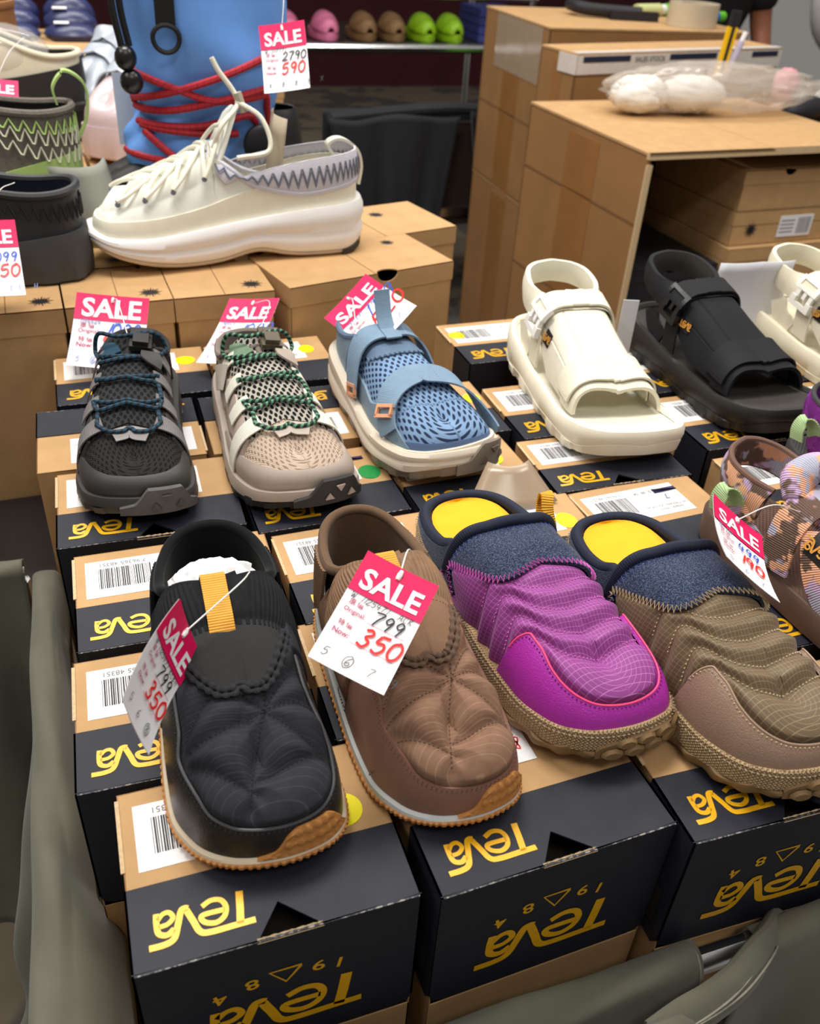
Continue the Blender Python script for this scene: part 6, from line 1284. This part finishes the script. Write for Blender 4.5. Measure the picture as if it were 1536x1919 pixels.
# ---------------------------------------------------------------- white sneaker, side on, on the starburst boxes
def side_root(name, label, x, y, a=0, z=UZ, cat='shoe'): return thing(name, label, cat, (x, y, z+.0015), pi/2+a)
def white_sneaker():
    L = .412; r = side_root('sneaker', 'white quilted sneaker with grey zigzag collar standing side on at the back', .376, .952, .05)
    FAB = mat('white_nylon', (238, 239, 228), .6, .03, 30, spec=.35, sheen=.1); SUE = mat('white_suede', (234, 228, 208), .9, .04, 60, ('noise', 700, .15, .0004)); MID = mat('white_midsole', (240, 238, 238), .5, .02); TRD = mat('sole_tread', (206, 192, 176), .6, .05, 60, ('weave', 260, .4, .0006))
    COL2 = mat('lavender_knit', (214, 212, 222), .9, .05, 100, ('knit', 380, .4, .0005)); GRZ = mat('grey_zigzag', (122, 126, 142), .7, .05); CRD = mat('cream_cord', (236, 232, 214), .6, .04); LIN = mat('white_lining', (222, 222, 208), .9, .05, 100, ('noise', 500, .2, .0004)); DK2 = mat('tread_dark', (52, 46, 42), .6, .1)
    s = Shoe(r, L, 1.0, ridge=[(0, .24), (.2, .225), (.40, .20), (.50, .172), (.55, .152), (.62, .134), (.70, .119), (.80, .102), (.86, .088)],
             zb=[(0, .080), (.2, .074), (.4, .066), (.6, .056), (.8, .049), (.93, .052), (1, .060)], yb=.10, yf=.85, p=(.6, .88), q=.88, ins=.006, hw=[0, .082, .118, .126, .128, .136, .152, .158, .140, .090, 0])
    bot = lambda y, sv=None: .0+.034*np.clip((y/L-.66)/.34, 0, 1)**2.0+.012*np.clip((.10-y/L)/.10, 0, 1)**2+.012*np.exp(-((y/L-.42)/.10)**2)
    s.ring([(-.014, bot), (-.002, lambda y, sv: bot(y)+.003), (.002, lambda y, sv: bot(y)+.006), (.003, lambda y, sv: bot(y)+.010)], 'tread', TRD, n=260)
    m = lambda f: (lambda y, sv: bot(y)+.010+(s.zb(y)-bot(y)-.010)*f)
    s.ring([(.002, m(0)), (.0065, m(.12)), (.0075, m(.34)), (.0045, m(.48)), (.0085, m(.66)), (.0075, m(.9)), (.0035, m(1.06)), (-.003, m(1.03))], 'midsole', MID, n=260, cap_top=True, cap_bot=False)
    x0 = np.linspace(.80, 1.0, 20); 
    for sg in (1, -1):
        a, b = s.outline(sg*x0, .0045); g = G(); g.grid(np.stack([np.stack([a, b, bot(b)+.0005], 1), np.stack([a, b, bot(b)+.010], 1)], 1)); g.obj('heel_tread', DK2, r)
    rz = cr([0, .06, .15, .28, .40, .50, .56], [.128, .122, .108, .098, .110, .142, .160])
    def rim(sv):
        x_, y_ = s.outline(sv, -s.ins); qy = (s.yb+(s.yf-s.yb)*y_/L)/L; return np.where(qy > .53, 1., np.minimum(s.r_at(sv, rz(qy)), 1))
    QL = [np.array(q) for q in ([(-.3, .635), (.3, .635)], [(-.3, .715), (.3, .715)], [(-.3, .79), (.3, .79)], [(-.3, .855), (.3, .855)])]
    def puff(SV, R, P):
        x_, y_ = s.outline(SV, -s.ins); cy = (s.yb+(s.yf-s.yb)*y_/L)/L; d = np.full(R.shape, 9.)
        for v in (.56, .635, .71, .785, .85): d = np.minimum(d, np.abs(cy-v)*L)
        k = np.clip((R-.45)/.25, 0, 1)*np.clip((.62-np.abs(SV))/.1, 0, 1); return .0165*(1-np.exp(-(d/.010)**1.3))*k
    s.band('quilted_upper', FAB, -1, 1, 0, lambda sv: np.where(np.abs(sv) < .36, 1, rim(sv)), ns=300, nr=60, disp=puff, closed=True)
    rc = cr([0, .18, .34, .50, .62, .74, 1], [.26, .24, .20, .18, .20, .22, .20]); rr_ = lambda sv: rc(np.abs(sv))
    s.band('suede_rand', SUE, -1, 1, 0, rr_, off=.0022, th=.003, ns=220, nr=14, closed=True)
    # knit collar band with printed zigzag
    def lowc(sv): return np.maximum(rim(sv)-np.interp(np.abs(sv), [.42, .5, .6, .8, 1], [.20, .17, .15, .155, .15]), .3)
    for sg in (1, -1):
        s.band('collar_band', COL2, sg*.415, sg*1.0, lowc, rim, off=.0032, ns=120, nr=12, disp=lambda SV, R, P: .002*np.sin(np.clip((R-lowc(SV))/(rim(SV)-lowc(SV)+1e-4), 0, 1)*pi))
        q = np.linspace(.43, .99, 200)*sg; n = len(q)
        for k_ in (0, 1):
            rmid = (rim(q)*(.45+.14*k_)+lowc(q)*(.55-.14*k_)); z_ = np.where(np.arange(n)//4 % 2, 1, -1)*np.abs(((np.arange(n) % 4)/4.)) ; tri = 2*np.abs(((np.arange(n)/9.) % 1)-.5)*2-1
            R_ = rmid+(rim(q)-lowc(q))*.26*tri; g = G(); g.tube(s._S(q, R_)+s.N(q, R_)*.0056, .0009, 4); g.obj('zigzag_print', GRZ, r)
    s.band('lining', LIN, -1, 1, .02, lambda sv: np.where(np.abs(sv) < .40, .93, np.minimum(rim(sv), 1)), off=-.0045, ns=120, nr=16, closed=True, skirt0=False, skirt1=False)
    a_ = np.linspace(.41, 1, 50); so = np.concatenate([a_, -a_[::-1]]); g = G(); g.tube(s._S(so, rim(so)), .0048, 8); g.obj('collar_rim', COL2, r)
    s.insole('footbed', LIN, lambda y: .080-.02*(y/L), -.016)
    # tongue standing up, filler card, heel loop
    (c0, c1), _ = [a[:2] for a in s.qy([(0, .53), (0, .50)], .0, 2)]
    g = G(); w_ = np.linspace(-1, 1, 11); tt = np.linspace(0, 1, 12); X = np.array([[(c0[0]+u*.042*(1-.45*t**2.2), c0[1]+.012-t*.040+.010*u*u, c0[2]-.030+t*.086-.014*u*u) for u in w_] for t in tt]); g.grid(X); g.obj('tongue', FAB, r, solid=.007)
    g = G(); X = np.array([[(u*.040, .148-t*.016-.01*u*u, .085+t*.118) for u in w_] for t in np.linspace(0, 1, 6)]); g.grid(X); g.obj('filler_card', mat('card_beige', (186, 172, 148), .8, .05), r, solid=.002)
    hp = s._S(np.array([1.]), rim(np.array([1.])))[0]; g = G(); P_ = catmull([hp+[0, -.006, -.016], hp+[0, -.010, .012], hp+[0, -.002, .036], hp+[0, .022, .050], hp+[0, .040, .044], hp+[0, .030, .030], hp+[0, .012, .012], hp+[0, .008, -.012]], 6); T = np.gradient(P_, axis=0); g.strip(P_, np.cross([1., 0, 0], T), .017, .004); g.obj('heel_loop', CRD, r)
    g = G(); P_ = s._S(np.linspace(.60, .99, 30), np.full(30, .0)); 
    # cords crossing between side eyelets and crown
    for sg in (1, -1):
        for k, (ye, yt, qe) in enumerate(((.555, .505, .52), (.645, .585, .52), (.725, .665, .52), (.80, .745, .50))):
            for dy in (0, 1):
                y1 = yt+(.045 if dy else -.02); Pq, Nq = s.qy([(sg*.02, y1), (sg*.22, y1+(ye-y1)*.2), (sg*.42, y1+(ye-y1)*.65), (sg*qe, ye)], .0135, 8); g = G(); g.tube(Pq, .0032, 8); g.obj('lace_cord', CRD, r)
            (e0,), _ = s.qy([(sg*(qe+.01), ye), (sg*qe, ye)], .009, 1)[0][:1], 0; g = G(); g.ball(e0, .0042, 8, 6); g.obj('eyelet', GRZ, r)
    g = G(); b = c0+np.array([0, -.030, .062]); g.tube(catmull([c0+[-.03, .01, .004], c0+[-.035, -.004, .035], b+[-.01, -.004, .0], b+[-.004, .020, .040], b+[-.002, .028, .056]], 8), [.0034]*33 if 0 else .0036, 8)
    g.tube(catmull([b+[-.012, -.004, .0], b+[-.03, -.034, -.02], b+[-.045, -.040, -.06], s.qy([(-.52, .46), (-.52, .47)], .010, 1)[0][0]], 8), .0036, 8); g.obj('draw_cord', CRD, r)
    G().tube([b+[-.01, -.004, .012], b+[-.012, -.012, -.014]], .006, 8).obj('cord_stopper', mat('stopper', (186, 178, 160), .4, .05), r)
    return s, r
S13, R13 = white_sneaker()
# ---------------------------------------------------------------- blue laced boot
def boot():
    BL = mat('boot_blue', (112, 165, 242), .62, .08, 14, ('noise', 40, .12, .002), spec=.3); BKR = mat('boot_rubber', (26, 26, 28), .5, .1, 40); RED = mat('red_cord', (178, 32, 46), .6, .08, 60, None, ('twist', 620, (66, 22, 30), .82)); BKW = mat('black_web', (18, 18, 20), .6, .08)
    cx, cy = .178, 1.132; r = side_root('boot', 'tall blue boot with black foot and criss-crossed red cord at the back', .335, cy, 0, cat='boot')
    s = Shoe(r, .36, 1.0, ridge=[(0, .19), (.4, .19), (.5, .16), (.62, .125), (.75, .104), (.86, .085)], zb=[(0, .03), (1, .034)], yb=.1, yf=.88, p=.65, q=.9, ins=.003, hw=[0, .1, .15, .165, .17, .18, .19, .195, .18, .125, 0])
    sp = spring(.014, .72, .36); s.ring([(0, sp), (lambda sv: .005+.002*np.sign(np.sin(sv*60)), lambda y, sv: sp(y)+.004), (.006, lambda y, sv: sp(y)+.022), (.0, lambda y, sv: sp(y)+.03)], 'outsole', BKR, n=240)
    s.band('rubber_foot', BKR, -1, 1, 0, lambda sv: np.where(np.abs(sv) < .5, 1, .72), ns=140, nr=26, closed=True); s.band('toe_rim', BKR, -.6, .6, .42, .50, off=.003, ns=100, nr=6)
    # shaft: lofted ellipses with gathered folds near the ankle (world frame, moved under the boot root)
    zc = [.165, .185, .205, .225, .25, .28, .32, .37, .42, .48, .54, .58]; X0 = cr(zc, [.150, .152, .155, .166, .174, .176, .177, .174, .172, .171, .170, .170]); RXx = cr(zc, [.105, .108, .104, .104, .108, .116, .122, .126, .128, .130, .132, .130]); RYy = cr(zc, [.070, .073, .074, .078, .084, .09, .094, .096, .098, .1, .1, .1])
    Z = np.linspace(.165, .58, 90); th = np.linspace(0, 2*pi, 97); rn = np.random.default_rng(5); ph = rn.uniform(0, 6, 6)
    X = np.zeros((90, 97, 3))
    for i, z in enumerate(Z):
        fold = .005*math.exp(-((z-.215)/.05)**2)*(np.sin(th*5+ph[0]+z*60)+.7*np.sin(th*9+ph[1]-z*90))+.006*math.exp(-((z-.30)/.06)**2)*np.sin(th*4+ph[2]+z*30)+.003*np.sin(th*3+ph[3]+z*14)
        X[i] = np.stack([X0(z)+(RXx(z)+fold)*np.cos(th), cy+(RYy(z)+fold)*np.sin(th), np.full(97, z)], -1)
    inv = np.linalg.inv(np.array(Matrix.Translation(r.location) @ RZ(pi/2)))
    def loc(P): P = np.asarray(P, float); return P@inv[:3, :3].T+inv[:3, 3]
    sh = G(); sh.grid(loc(X.reshape(-1, 3)).reshape(X.shape)); so = sh.obj('shaft', BL, r, sharp=0, solid=.004)
    def on(x, z, o=.006):
        z = np.clip(z, .17, .575); c = np.clip((x-X0(z))/RXx(z), -.995, .995); return np.array([X0(z)+c*(RXx(z)+o), cy-(RYy(z)+o+.004)*math.sqrt(1-c*c)-.002, z])
    for P in CORDS:
        P = catmull(np.array(P), 8) if len(P) > 2 else np.linspace(P[0], P[1], 10); Q = np.array([on(a, b) for a, b in P]); g = G(); g.tube(loc(Q), .0056, 8); g.obj('red_cord', RED, r)
    # hook loop at the side, tag cord, D ring on its strap, drawcord with stopper
    g = G(); a = on(.115, .42); g.strip(loc(np.array([on(.113, z, .008) for z in np.linspace(.375, .575, 10)])), loc(np.array([[0, -1, 0]]*10)+np.linalg.inv(inv)[:3, 3]), .028, .003); g.obj('web_strap', BKW, r)
    a = np.linspace(0, 2*pi, 25)[:-1]; c = on(.114, .358, .012); g = G(); g.tube(loc(np.stack([c[0]+.019*np.cos(a), np.full(24, c[1]), c[2]+.019*np.sin(a)*np.where(np.sin(a) > .3, .9, 1)], 1)), .0035, 8, closed=True); g.obj('d_ring', BKW, r)
    g = G(); P_ = catmull([(.052, 1.06, .56), (.040, 1.05, .48), (.038, 1.045, .40), (.045, 1.045, .345)], 8); g.tube(loc(P_), .005, 8); P_ = P_+[.011, .004, 0]; g.tube(loc(P_), .005, 8); g.obj('draw_cord', BKW, r)
    g = G(); g.ball(loc([[.049, 1.045, .330]])[0], (.014, .016, .018), 12, 8); g.ball(loc([[.054, 1.045, .298]])[0], (.014, .017, .018), 12, 8); g.obj('cord_stopper', mat('stopper_black', (14, 14, 15), .3, .05, spec=.6), r)
    g = G(); lump(g, loc([[.245, 1.045, .205]])[0], (.012, .030, .032), 77, am=.05); g.obj('heel_patch', BKR, r)
    return r
CORDS = [[(0.053, 0.309), (0.118, 0.289), (0.174, 0.273), (0.253, 0.278)], [(0.251, 0.332), (0.176, 0.305), (0.107, 0.281), (0.063, 0.265), (0.057, 0.257)], [(0.253, 0.288), (0.179, 0.273), (0.108, 0.256), (0.058, 0.251)], [(0.067, 0.231), (0.148, 0.235), (0.216, 0.249), (0.231, 0.242), (0.237, 0.229)], [(0.07, 0.228), (0.205, 0.222)], [(0.073, 0.22), (0.109, 0.188)], [(0.041, 0.186), (0.097, 0.181)], [(0.253, 0.275), (0.257, 0.185)]]
boot()
# ---------------------------------------------------------------- shoes at the far left and behind
def simple_shoe(label, x, y, a, z, L, m_up, m_sole, sole_h=.05, rimz=(.12, .10, .13), name='shoe', throat=.42, trim=None, trim_m=None, hw=None, rand=None, insm=None):
    r = thing(name, label, 'shoe', (x, y, z+.0008), pi/2+a)
    s = Shoe(r, L, 1.0, ridge=[(0, rimz[0]*1.9), (throat*.8, rimz[2]*1.25), (throat, rimz[2]), (.62, rimz[2]*.86), (.8, rimz[2]*.7), (.88, rimz[2]*.58)], zb=[(0, sole_h*1.1), (.5, sole_h*.9), (1, sole_h)], yb=.1, yf=.88, p=.6, q=.9, ins=.004, hw=hw or [0, .09, .14, .155, .16, .17, .185, .19, .175, .125, 0])
    sp = spring(.014, .72, L)
    s.ring([(-.004, sp), (lambda sv: .003+.0015*np.sign(np.sin(sv*50)), lambda y, sv: sp(y)+.003), (.006, lambda y, sv: sp(y)+sole_h*.5), (.002, lambda y, sv: s.zb(y)+.003), (-.003, lambda y, sv: s.zb(y)+.002)], 'sole', m_sole, n=200, cap_top=True)
    rz = cr([0, throat*.45, throat], rimz)
    def rim(sv):
        x_, y_ = s.outline(sv, -s.ins); qy = (s.yb+(s.yf-s.yb)*y_/L)/L; return np.where(qy > throat*.98, 1., np.minimum(s.r_at(sv, rz(qy)), 1))
    s.band('upper', m_up, -1, 1, 0, rim, ns=160, nr=28, closed=True)
    s.band('lining', insm or m_up, -1, 1, .02, lambda sv: np.minimum(rim(sv), .97), off=-.005, ns=100, nr=12, closed=True, skirt0=False, skirt1=False)
    s.insole('footbed', insm or m_up, lambda y: s.zb(y)+.012, -.014)
    if rand: s.band('heel_rand', rand, -1, 1, 0, .13, off=.003, ns=120, nr=8, closed=True)
    q = np.linspace(-1, 1, 241); q = q[np.abs(q) > .36]; q = np.concatenate([q[q > 0], q[q < 0]]); R = rim(q); R = np.where(R > .995, .99, R)
    if trim:
        for kk, (d0, wd, col) in enumerate(trim):
            tri = 2*np.abs(((np.arange(len(q))/trim_m) % 1)-.5)*2-1; R_ = np.maximum(R-d0+wd*tri, .05); g = G()
            for sgn in (1, -1):
                mk = (q*sgn > .45); 
                if mk.sum() > 3: g.tube(s._S(q[mk], R_[mk])+s.N(q[mk], R_[mk])*.003, .0014, 4)
            g.obj('zigzag_trim', col, r)
    mk = np.concatenate([np.linspace(.47, 1, 40), -np.linspace(1, .47, 40)]); g = G(); g.tube(s._S(mk, rim(mk)), .0058, 8); g.obj('collar_rim', m_up, r)
    return s, r
DG = mat('clog_dark', (50, 51, 54), .5, .08, 40, ('noise', 500, .12, .0004)); DGs = mat('clog_sole', (66, 67, 70), .6, .08, 50); NVL = mat('navy_lining', (24, 30, 44), .9, .1)
simple_shoe('dark grey clog with braided rim cut off by the left edge', -.040, .905, .06, UZ, .34, DG, DGs, .062, (.132, .120, .140), 'clog_shoe', .5, [(.10, .045, mat('clog_trim', (40, 41, 44), .6, .05))], 4, insm=NVL)
GW = mat('grey_wool', (112, 104, 96), .95, .2, 200, ('noise', 400, .4, .001)); LIM = mat('lime_trim', (176, 206, 122), .55, .06, 60); CRT = mat('cream_trim', (214, 212, 190), .7, .05)
sQ, rQ = simple_shoe('grey wool shoe with lime heel loop and zigzag trim at the left edge', -.030, 1.095, .05, UZ, .34, GW, LIM, .06, (.195, .185, .20), 'wool_shoe', .5, [(.06, .03, LIM), (.10, .035, CRT), (.16, .03, CRT)], 5, rand=LIM, insm=mat('black_knit', (20, 20, 20), .9, .1))
g = G(); g.strip(catmull([(.0, .012, .13), (0, -.012, .17), (.0, -.016, .215), (.0, .01, .235), (0, .03, .215), (0, .028, .19)], 8), np.array([0., -.9, .4]), .020, .003); g.obj('heel_loop', LIM, rQ)
simple_shoe('cream sandal shoe behind the grey wool shoe at the left edge', -.075, 1.265, .05, UZ, .32, mat('cream_suede', (222, 204, 164), .8, .06, 60), mat('cream_suede', (222, 204, 164)), .06, (.14, .13, .15), 'cream_shoe', .5, insm=mat('grey_lining', (120, 118, 126), .5, .05))
PB = mat('platform_black', (36, 33, 33), .6, .1, 40)
sP, rP = simple_shoe('black platform shoe with white padded upper and clear wrap', -.005, 1.74, .05, UZ, .40, mat('white_padded', (224, 214, 188), .75, .08, 30), PB, .135, (.175, .165, .205), 'platform_shoe', .45, insm=PB)
sP.ring([(.006, .06), (.014, .064), (.014, .076), (.006, .08)], 'sole_ridge', PB, n=120, cap_bot=False)
g = G(); lump(g, (0, .17, .165), (.065, .11, .055), 51, am=.1); g.obj('clear_wrap', PLS, rP)
PKS = mat('pink_grey_plastic', (206, 184, 186), .35, .08, 20, spec=.6); GYP = mat('grey_plastic', (176, 184, 194), .35, .08, 20, spec=.6)
for i, (x, y, m, lb) in enumerate(((.185, 1.72, PKS, 'pale pink clear-wrapped sandal left of the blue boot'), (.150, 1.95, GYP, 'pale grey clear-wrapped sandal behind the pink one'))):
    s_, r_ = simple_shoe(lb, x, y, .9, UZ if i == 0 else UZ, .30, m, m, .07, (.16, .12, .18), 'wrapped_sandal', .5)
    for q0 in (.5, .62): Pq, Nq = s_.qy([(-.95, q0), (0, q0-.02), (.95, q0)], .006, 10); g = G(); g.strip(Pq, Nq, .035, .003); g.obj('strap', GYP, r_)
t = thing('brown_boot', 'tan suede boot shaft standing at the far left edge', 'boot', (-.235, 1.98, UZ)); TAN = mat('tan_suede', (138, 92, 52), .85, .1, 30)
g = G(); g.lathe([(.001, .002), (.115, .002), (.112, .10), (.105, .21), (.106, .235), (.098, .236), (.096, .12), (.001, .1)], 32); g.obj('shaft', TAN, t); g = G(); g.lathe([(.107, .222), (.1095, .228), (.107, .236), (.102, .238)], 32); g.obj('rim', TAN, t)
G().box(-.12, .12, -.14, .10, 0, .002).obj('sole', PB, t, smooth=False)
o = thing('shoe_form', 'grey bent foam sheet leaning beside the boot toe', 'sheet', (-.005, 1.0, UZ+.001), .5)
g = G(); X = np.array([[(u*.045-.012*t*t, .02*u*u*6*.3+.02*t, .003+t*.115) for u in np.linspace(-1, 1, 9)] for t in np.linspace(0, 1, 9)]); g.grid(X); g.obj('sheet', mat('grey_foam', (150, 152, 142), .7, .05), o, solid=.004)
o = thing('paper_tag', 'blank white tag sticking out left of the blue boot', 'tag', (.062, 1.20, .235), .1); g = G(); g.box(-.03, .03, -.0006, .0006, -.06, .05); g.obj('card', PAPER, o, smooth=False)
# ---------------------------------------------------------------- patterned knot sandal at the right edge
def camo(c0, c1, c2, c3):
    def f(N, base, OB, UV, U, V):
        a = N.step(N.noise(OB, 22, 3), .50, .56); b = N.step(N.noise(N.smap(OB, (1, 1, 1), 1.1), 30, 3), .53, .57); c = N.step(N.noise(N.smap(OB, (1.4, .7, 1), 2.), 26, 3), .55, .60)
        x = N.mix(a, lin(c0), lin(c1)); x = N.mix(b, x, lin(c2)); return N.mix(c, x, lin(c3))
    return f
def knot_sandal(label, x, y, yaw, nm, cols, foot, L=.30):
    WB = mat(nm+'_webbing', cols[0], .75, .03, 60, ('ribu', 480, .6, .0006), extra=camo(*cols)); FT = mat(nm+'_footbed', foot, .8, .1, 60, ('weave', 200, .7, .0012)); SL = mat(nm+'_sole', tuple(int(c*.85) for c in foot), .7, .1, 50); EDGE = mat(nm+'_edge', foot, .8, .1)
    r = shoe_root('knot_sandal', label, x, y, yaw, cat='sandal')
    s = Shoe(r, L, 1.0, ridge=[(0, .20), (.18, .17), (.28, .115), (.36, .098), (.5, .090), (.65, .076), (.78, .062), (.86, .05)], zb=[(0, .036), (.5, .030), (1, .034)], yb=.1, yf=.88, p=.6, q=.9, ins=.006, hw=[0, .09, .14, .155, .158, .17, .188, .198, .185, .132, 0])
    sp = spring(.012, .72, L); s.ring([(-.003, sp), (.002, lambda y, sv: sp(y)+.003), (.003, lambda y, sv: s.zb(y)-.004), (.0, lambda y, sv: s.zb(y)+.001), (-.006, lambda y, sv: s.zb(y)+.001)], 'sole', SL, n=200)
    s.insole('footbed', FT, lambda y: s.zb(y)+.0012, -.004, dish=.003)
    def st(pts, wd, o=.003, name='strap', n=8): Pq, Nq = s.qy(pts, o, n); g = G(); g.strip(Pq, Nq, wd, .0026, crown=.0012); return g.obj(name, WB, r)
    st([(.97, .80), (.6, .735), (.22, .70)], .036); st([(-.97, .78), (-.6, .73), (-.22, .70)], .036)
    st([(.95, .42), (.5, .40), (0, .39), (-.5, .40), (-.95, .44)], .034, .006, 'ankle_strap'); st([(.97, .62), (.7, .53), (.3, .47)], .030, .002, 'side_strap'); st([(-.97, .62), (-.7, .53), (-.3, .47)], .030, .002, 'side_strap')
    def knot(q, v, sc, k):
        (c,), _ = s.qy([(q, v), (q, v+.01)], .008, 1)[0][:1], 0
        for pth, rr, fl in (([(-.040, .004, -.008), (-.022, .010, .004), (-.004, .004, .010), (.008, -.008, .006)], (.009, .016, .014, .006), .8), ([(.040, .004, -.008), (.024, -.010, .004), (.006, -.008, .012), (-.010, .006, .008)], (.009, .016, .014, .006), .8), ([(-.012, .018, -.002), (-.006, .010, .014), (.004, -.004, .018), (.006, -.020, .006), (.0, -.024, -.006)], (.008, .010, .011, .010, .006), .7)):
            P_ = catmull(np.array(pth)*sc, 8); R_ = np.interp(np.linspace(0, 1, len(P_)), np.linspace(0, 1, len(rr)), rr)*sc*.95; R_[0] *= .5; R_[-1] *= .4
            g = G(); g.tube(P_+np.array(c), R_, 16, flat=fl, nrm=(0, 0, 1)); g.obj('knot', WB, r)
    knot(0, .70, 1.25, 60); knot(-.18, .335, 1.2, 64)
    # padded heel loop
    zl = cr([.66, .8, 1], [.066, .070, .078]); zh = cr([.66, .8, 1], [.096, .100, .108]); sv = np.concatenate([np.linspace(.66, 1, 30), -np.linspace(1, .66, 30)[1:]]); k = np.linspace(0, 1, 8); rl, rh = s.r_at(sv, zl(np.abs(sv))), s.r_at(sv, zh(np.abs(sv))); R = rl[:, None]+(rh-rl)[:, None]*k; SVv = np.broadcast_to(sv[:, None], R.shape); P = s._S(SVv, R); N = s.N(SVv, R)
    arc = np.r_[0, np.cumsum(np.linalg.norm(np.diff(P[:, 0], axis=0), axis=1))]; uv = np.stack(np.broadcast_arrays(arc[:, None], k[None]*.04), -1); g = G(); g.grid(P+N*(.003+.003*np.sin(k*pi))[None, :, None], uv); g.grid((P-N*.002), uv, flip=True); g.obj('heel_sling', WB, r)
    g = G(); g.tube((P+N*.001)[:, -1], .0032, 8); g.tube((P+N*.001)[:, 0], .0028, 8); g.obj('sling_edge', EDGE, r)
    for sg in (1, -1): st([(sg*.97, .40), (sg*.90, .30), (sg*.82, .24)], .028, .001, 'heel_strap')
    lb = s.cross('woven_label', mat('label_black', (24, 22, 22)), .47, .535, .30, .60, .006, ny=3, nx=10, th=.001); surf_logo(s, lb, .46, .505, .012, mat('logo_thread', (216, 150, 60)), rot=pi/2, off=.0075)
    g = G(); P_ = np.array([s.qy([(.80, .24), (.80, .25)], .004, 1)[0][0]+d for d in ([.0, 0, -.006], [.004, -.004, .010], [.010, -.010, .014], [.014, -.012, .002], [.013, -.010, -.012])]); P_ = catmull(P_, 5); g.strip(P_, np.cross(np.gradient(P_, axis=0), [0, 1, .3]), .020, .0016); g.obj('green_tab', mat('pale_green', (176, 206, 150), .7, .05, 80, ('ribu', 500, .4, .0005)), r)
    return s, r
S14, R14 = knot_sandal('brown lilac and peach patterned knot sandal at the right edge beside the brown mule', .578, .190, .16, 'knotsandal', ((104, 80, 68), (200, 170, 206), (232, 172, 136), (176, 176, 196)), (110, 82, 70))
S15, R15 = knot_sandal('purple knot sandal barely showing at the right edge beside the shoe boxes', .765, .285, .0, 'violetsandal', ((120, 30, 130), (150, 50, 160), (110, 20, 120), (90, 20, 100)), (60, 58, 60))
# clear toe guard standing behind the purple mule and a white paper sheet behind the black sandal
o = thing('card_insert', 'translucent beige card behind the purple mule collar', 'card', (.368, .262, .001), -.15); g = G(); X = np.array([[(u*.052*(1-.55*t), .012*u*u+.035*t, .0+t*.034) for u in np.linspace(-1, 1, 9)] for t in np.linspace(0, 1, 6)]); g.grid(X); g.obj('sheet', mat('beige_card', (186, 164, 138), .25, .05, spec=.7, alpha=.75), o, solid=.0012)
o = thing('paper_sheet', 'white paper sheet standing between the black and the far cream sandal', 'paper', (.905, .60, .0008), -.35); g = G(); X = np.array([[(u*.055, .018*u*u+.008*math.sin(t*3), t*.13+.012*u*(u < 0)*t) for u in np.linspace(-1, 1, 13)] for t in np.linspace(0, 1, 9)]); g.grid(X); g.obj('sheet', mat('sheet_white', (224, 224, 230), .7, .02), o, solid=.0006)
o = thing('paper_card', 'pale card behind the cream sandal ankle strap', 'paper', (.648, .548, .0008), -.3); g = G(); g.box(-.004, .018, -.0006, .0006, 0, .11); g.obj('sheet', mat('sheet_white', (224, 224, 230)), o, smooth=False)
# ---------------------------------------------------------------- tag strings
def pin(tagroot, end, sag=(0, 0, 0), y=.44):
    m = tagroot.matrix_world; a = np.array(m @ Vector((0, 0, .002))); hs = np.array(m.to_3x3() @ Vector((0, 1, 0))); cs = [c for c in tagroot.children if c.name.startswith('card')][0]; h = max(v.co.y for v in cs.data.vertices)*2
    p0 = np.array(m @ Vector((0, h*y, .002))); p1 = np.array(end); mid = (p0+p1)/2+np.array(sag); string(tagroot, [p0, mid, p1])
def wpt(s, root, q, v, off):
    p = s.qy([(q, v), (q, v+.002)], off, 1)[0][0]; return np.array(Matrix.Translation(root.location) @ RZ(root.rotation_euler.z) @ Vector(p))
pin(tA, wpt(S1, R1, -.05, .37, .016), (.015, 0, .012)); pin(tB, wpt(S2, R2, -.05, .37, .012), (0, 0, .012)); pin(tC, (.285, 1.05, .42), (.0, -.01, .01)); pin(tD, wpt(S7, R7, 0, .33, .014), (0, 0, .02)); pin(tE, wpt(S8, R8, 0, .33, .012), (.02, 0, .02)); pin(tF, wpt(S9, R9, .3, .34, .012), (0, 0, .02)); pin(tG, wpt(S14, R14, .3, .40, .012), (0, 0, .012)); pin(tH, (-.12, .85, .21), (0, 0, .015)); pin(tI, (-.1, 1.45, .3), (0, 0, .01))
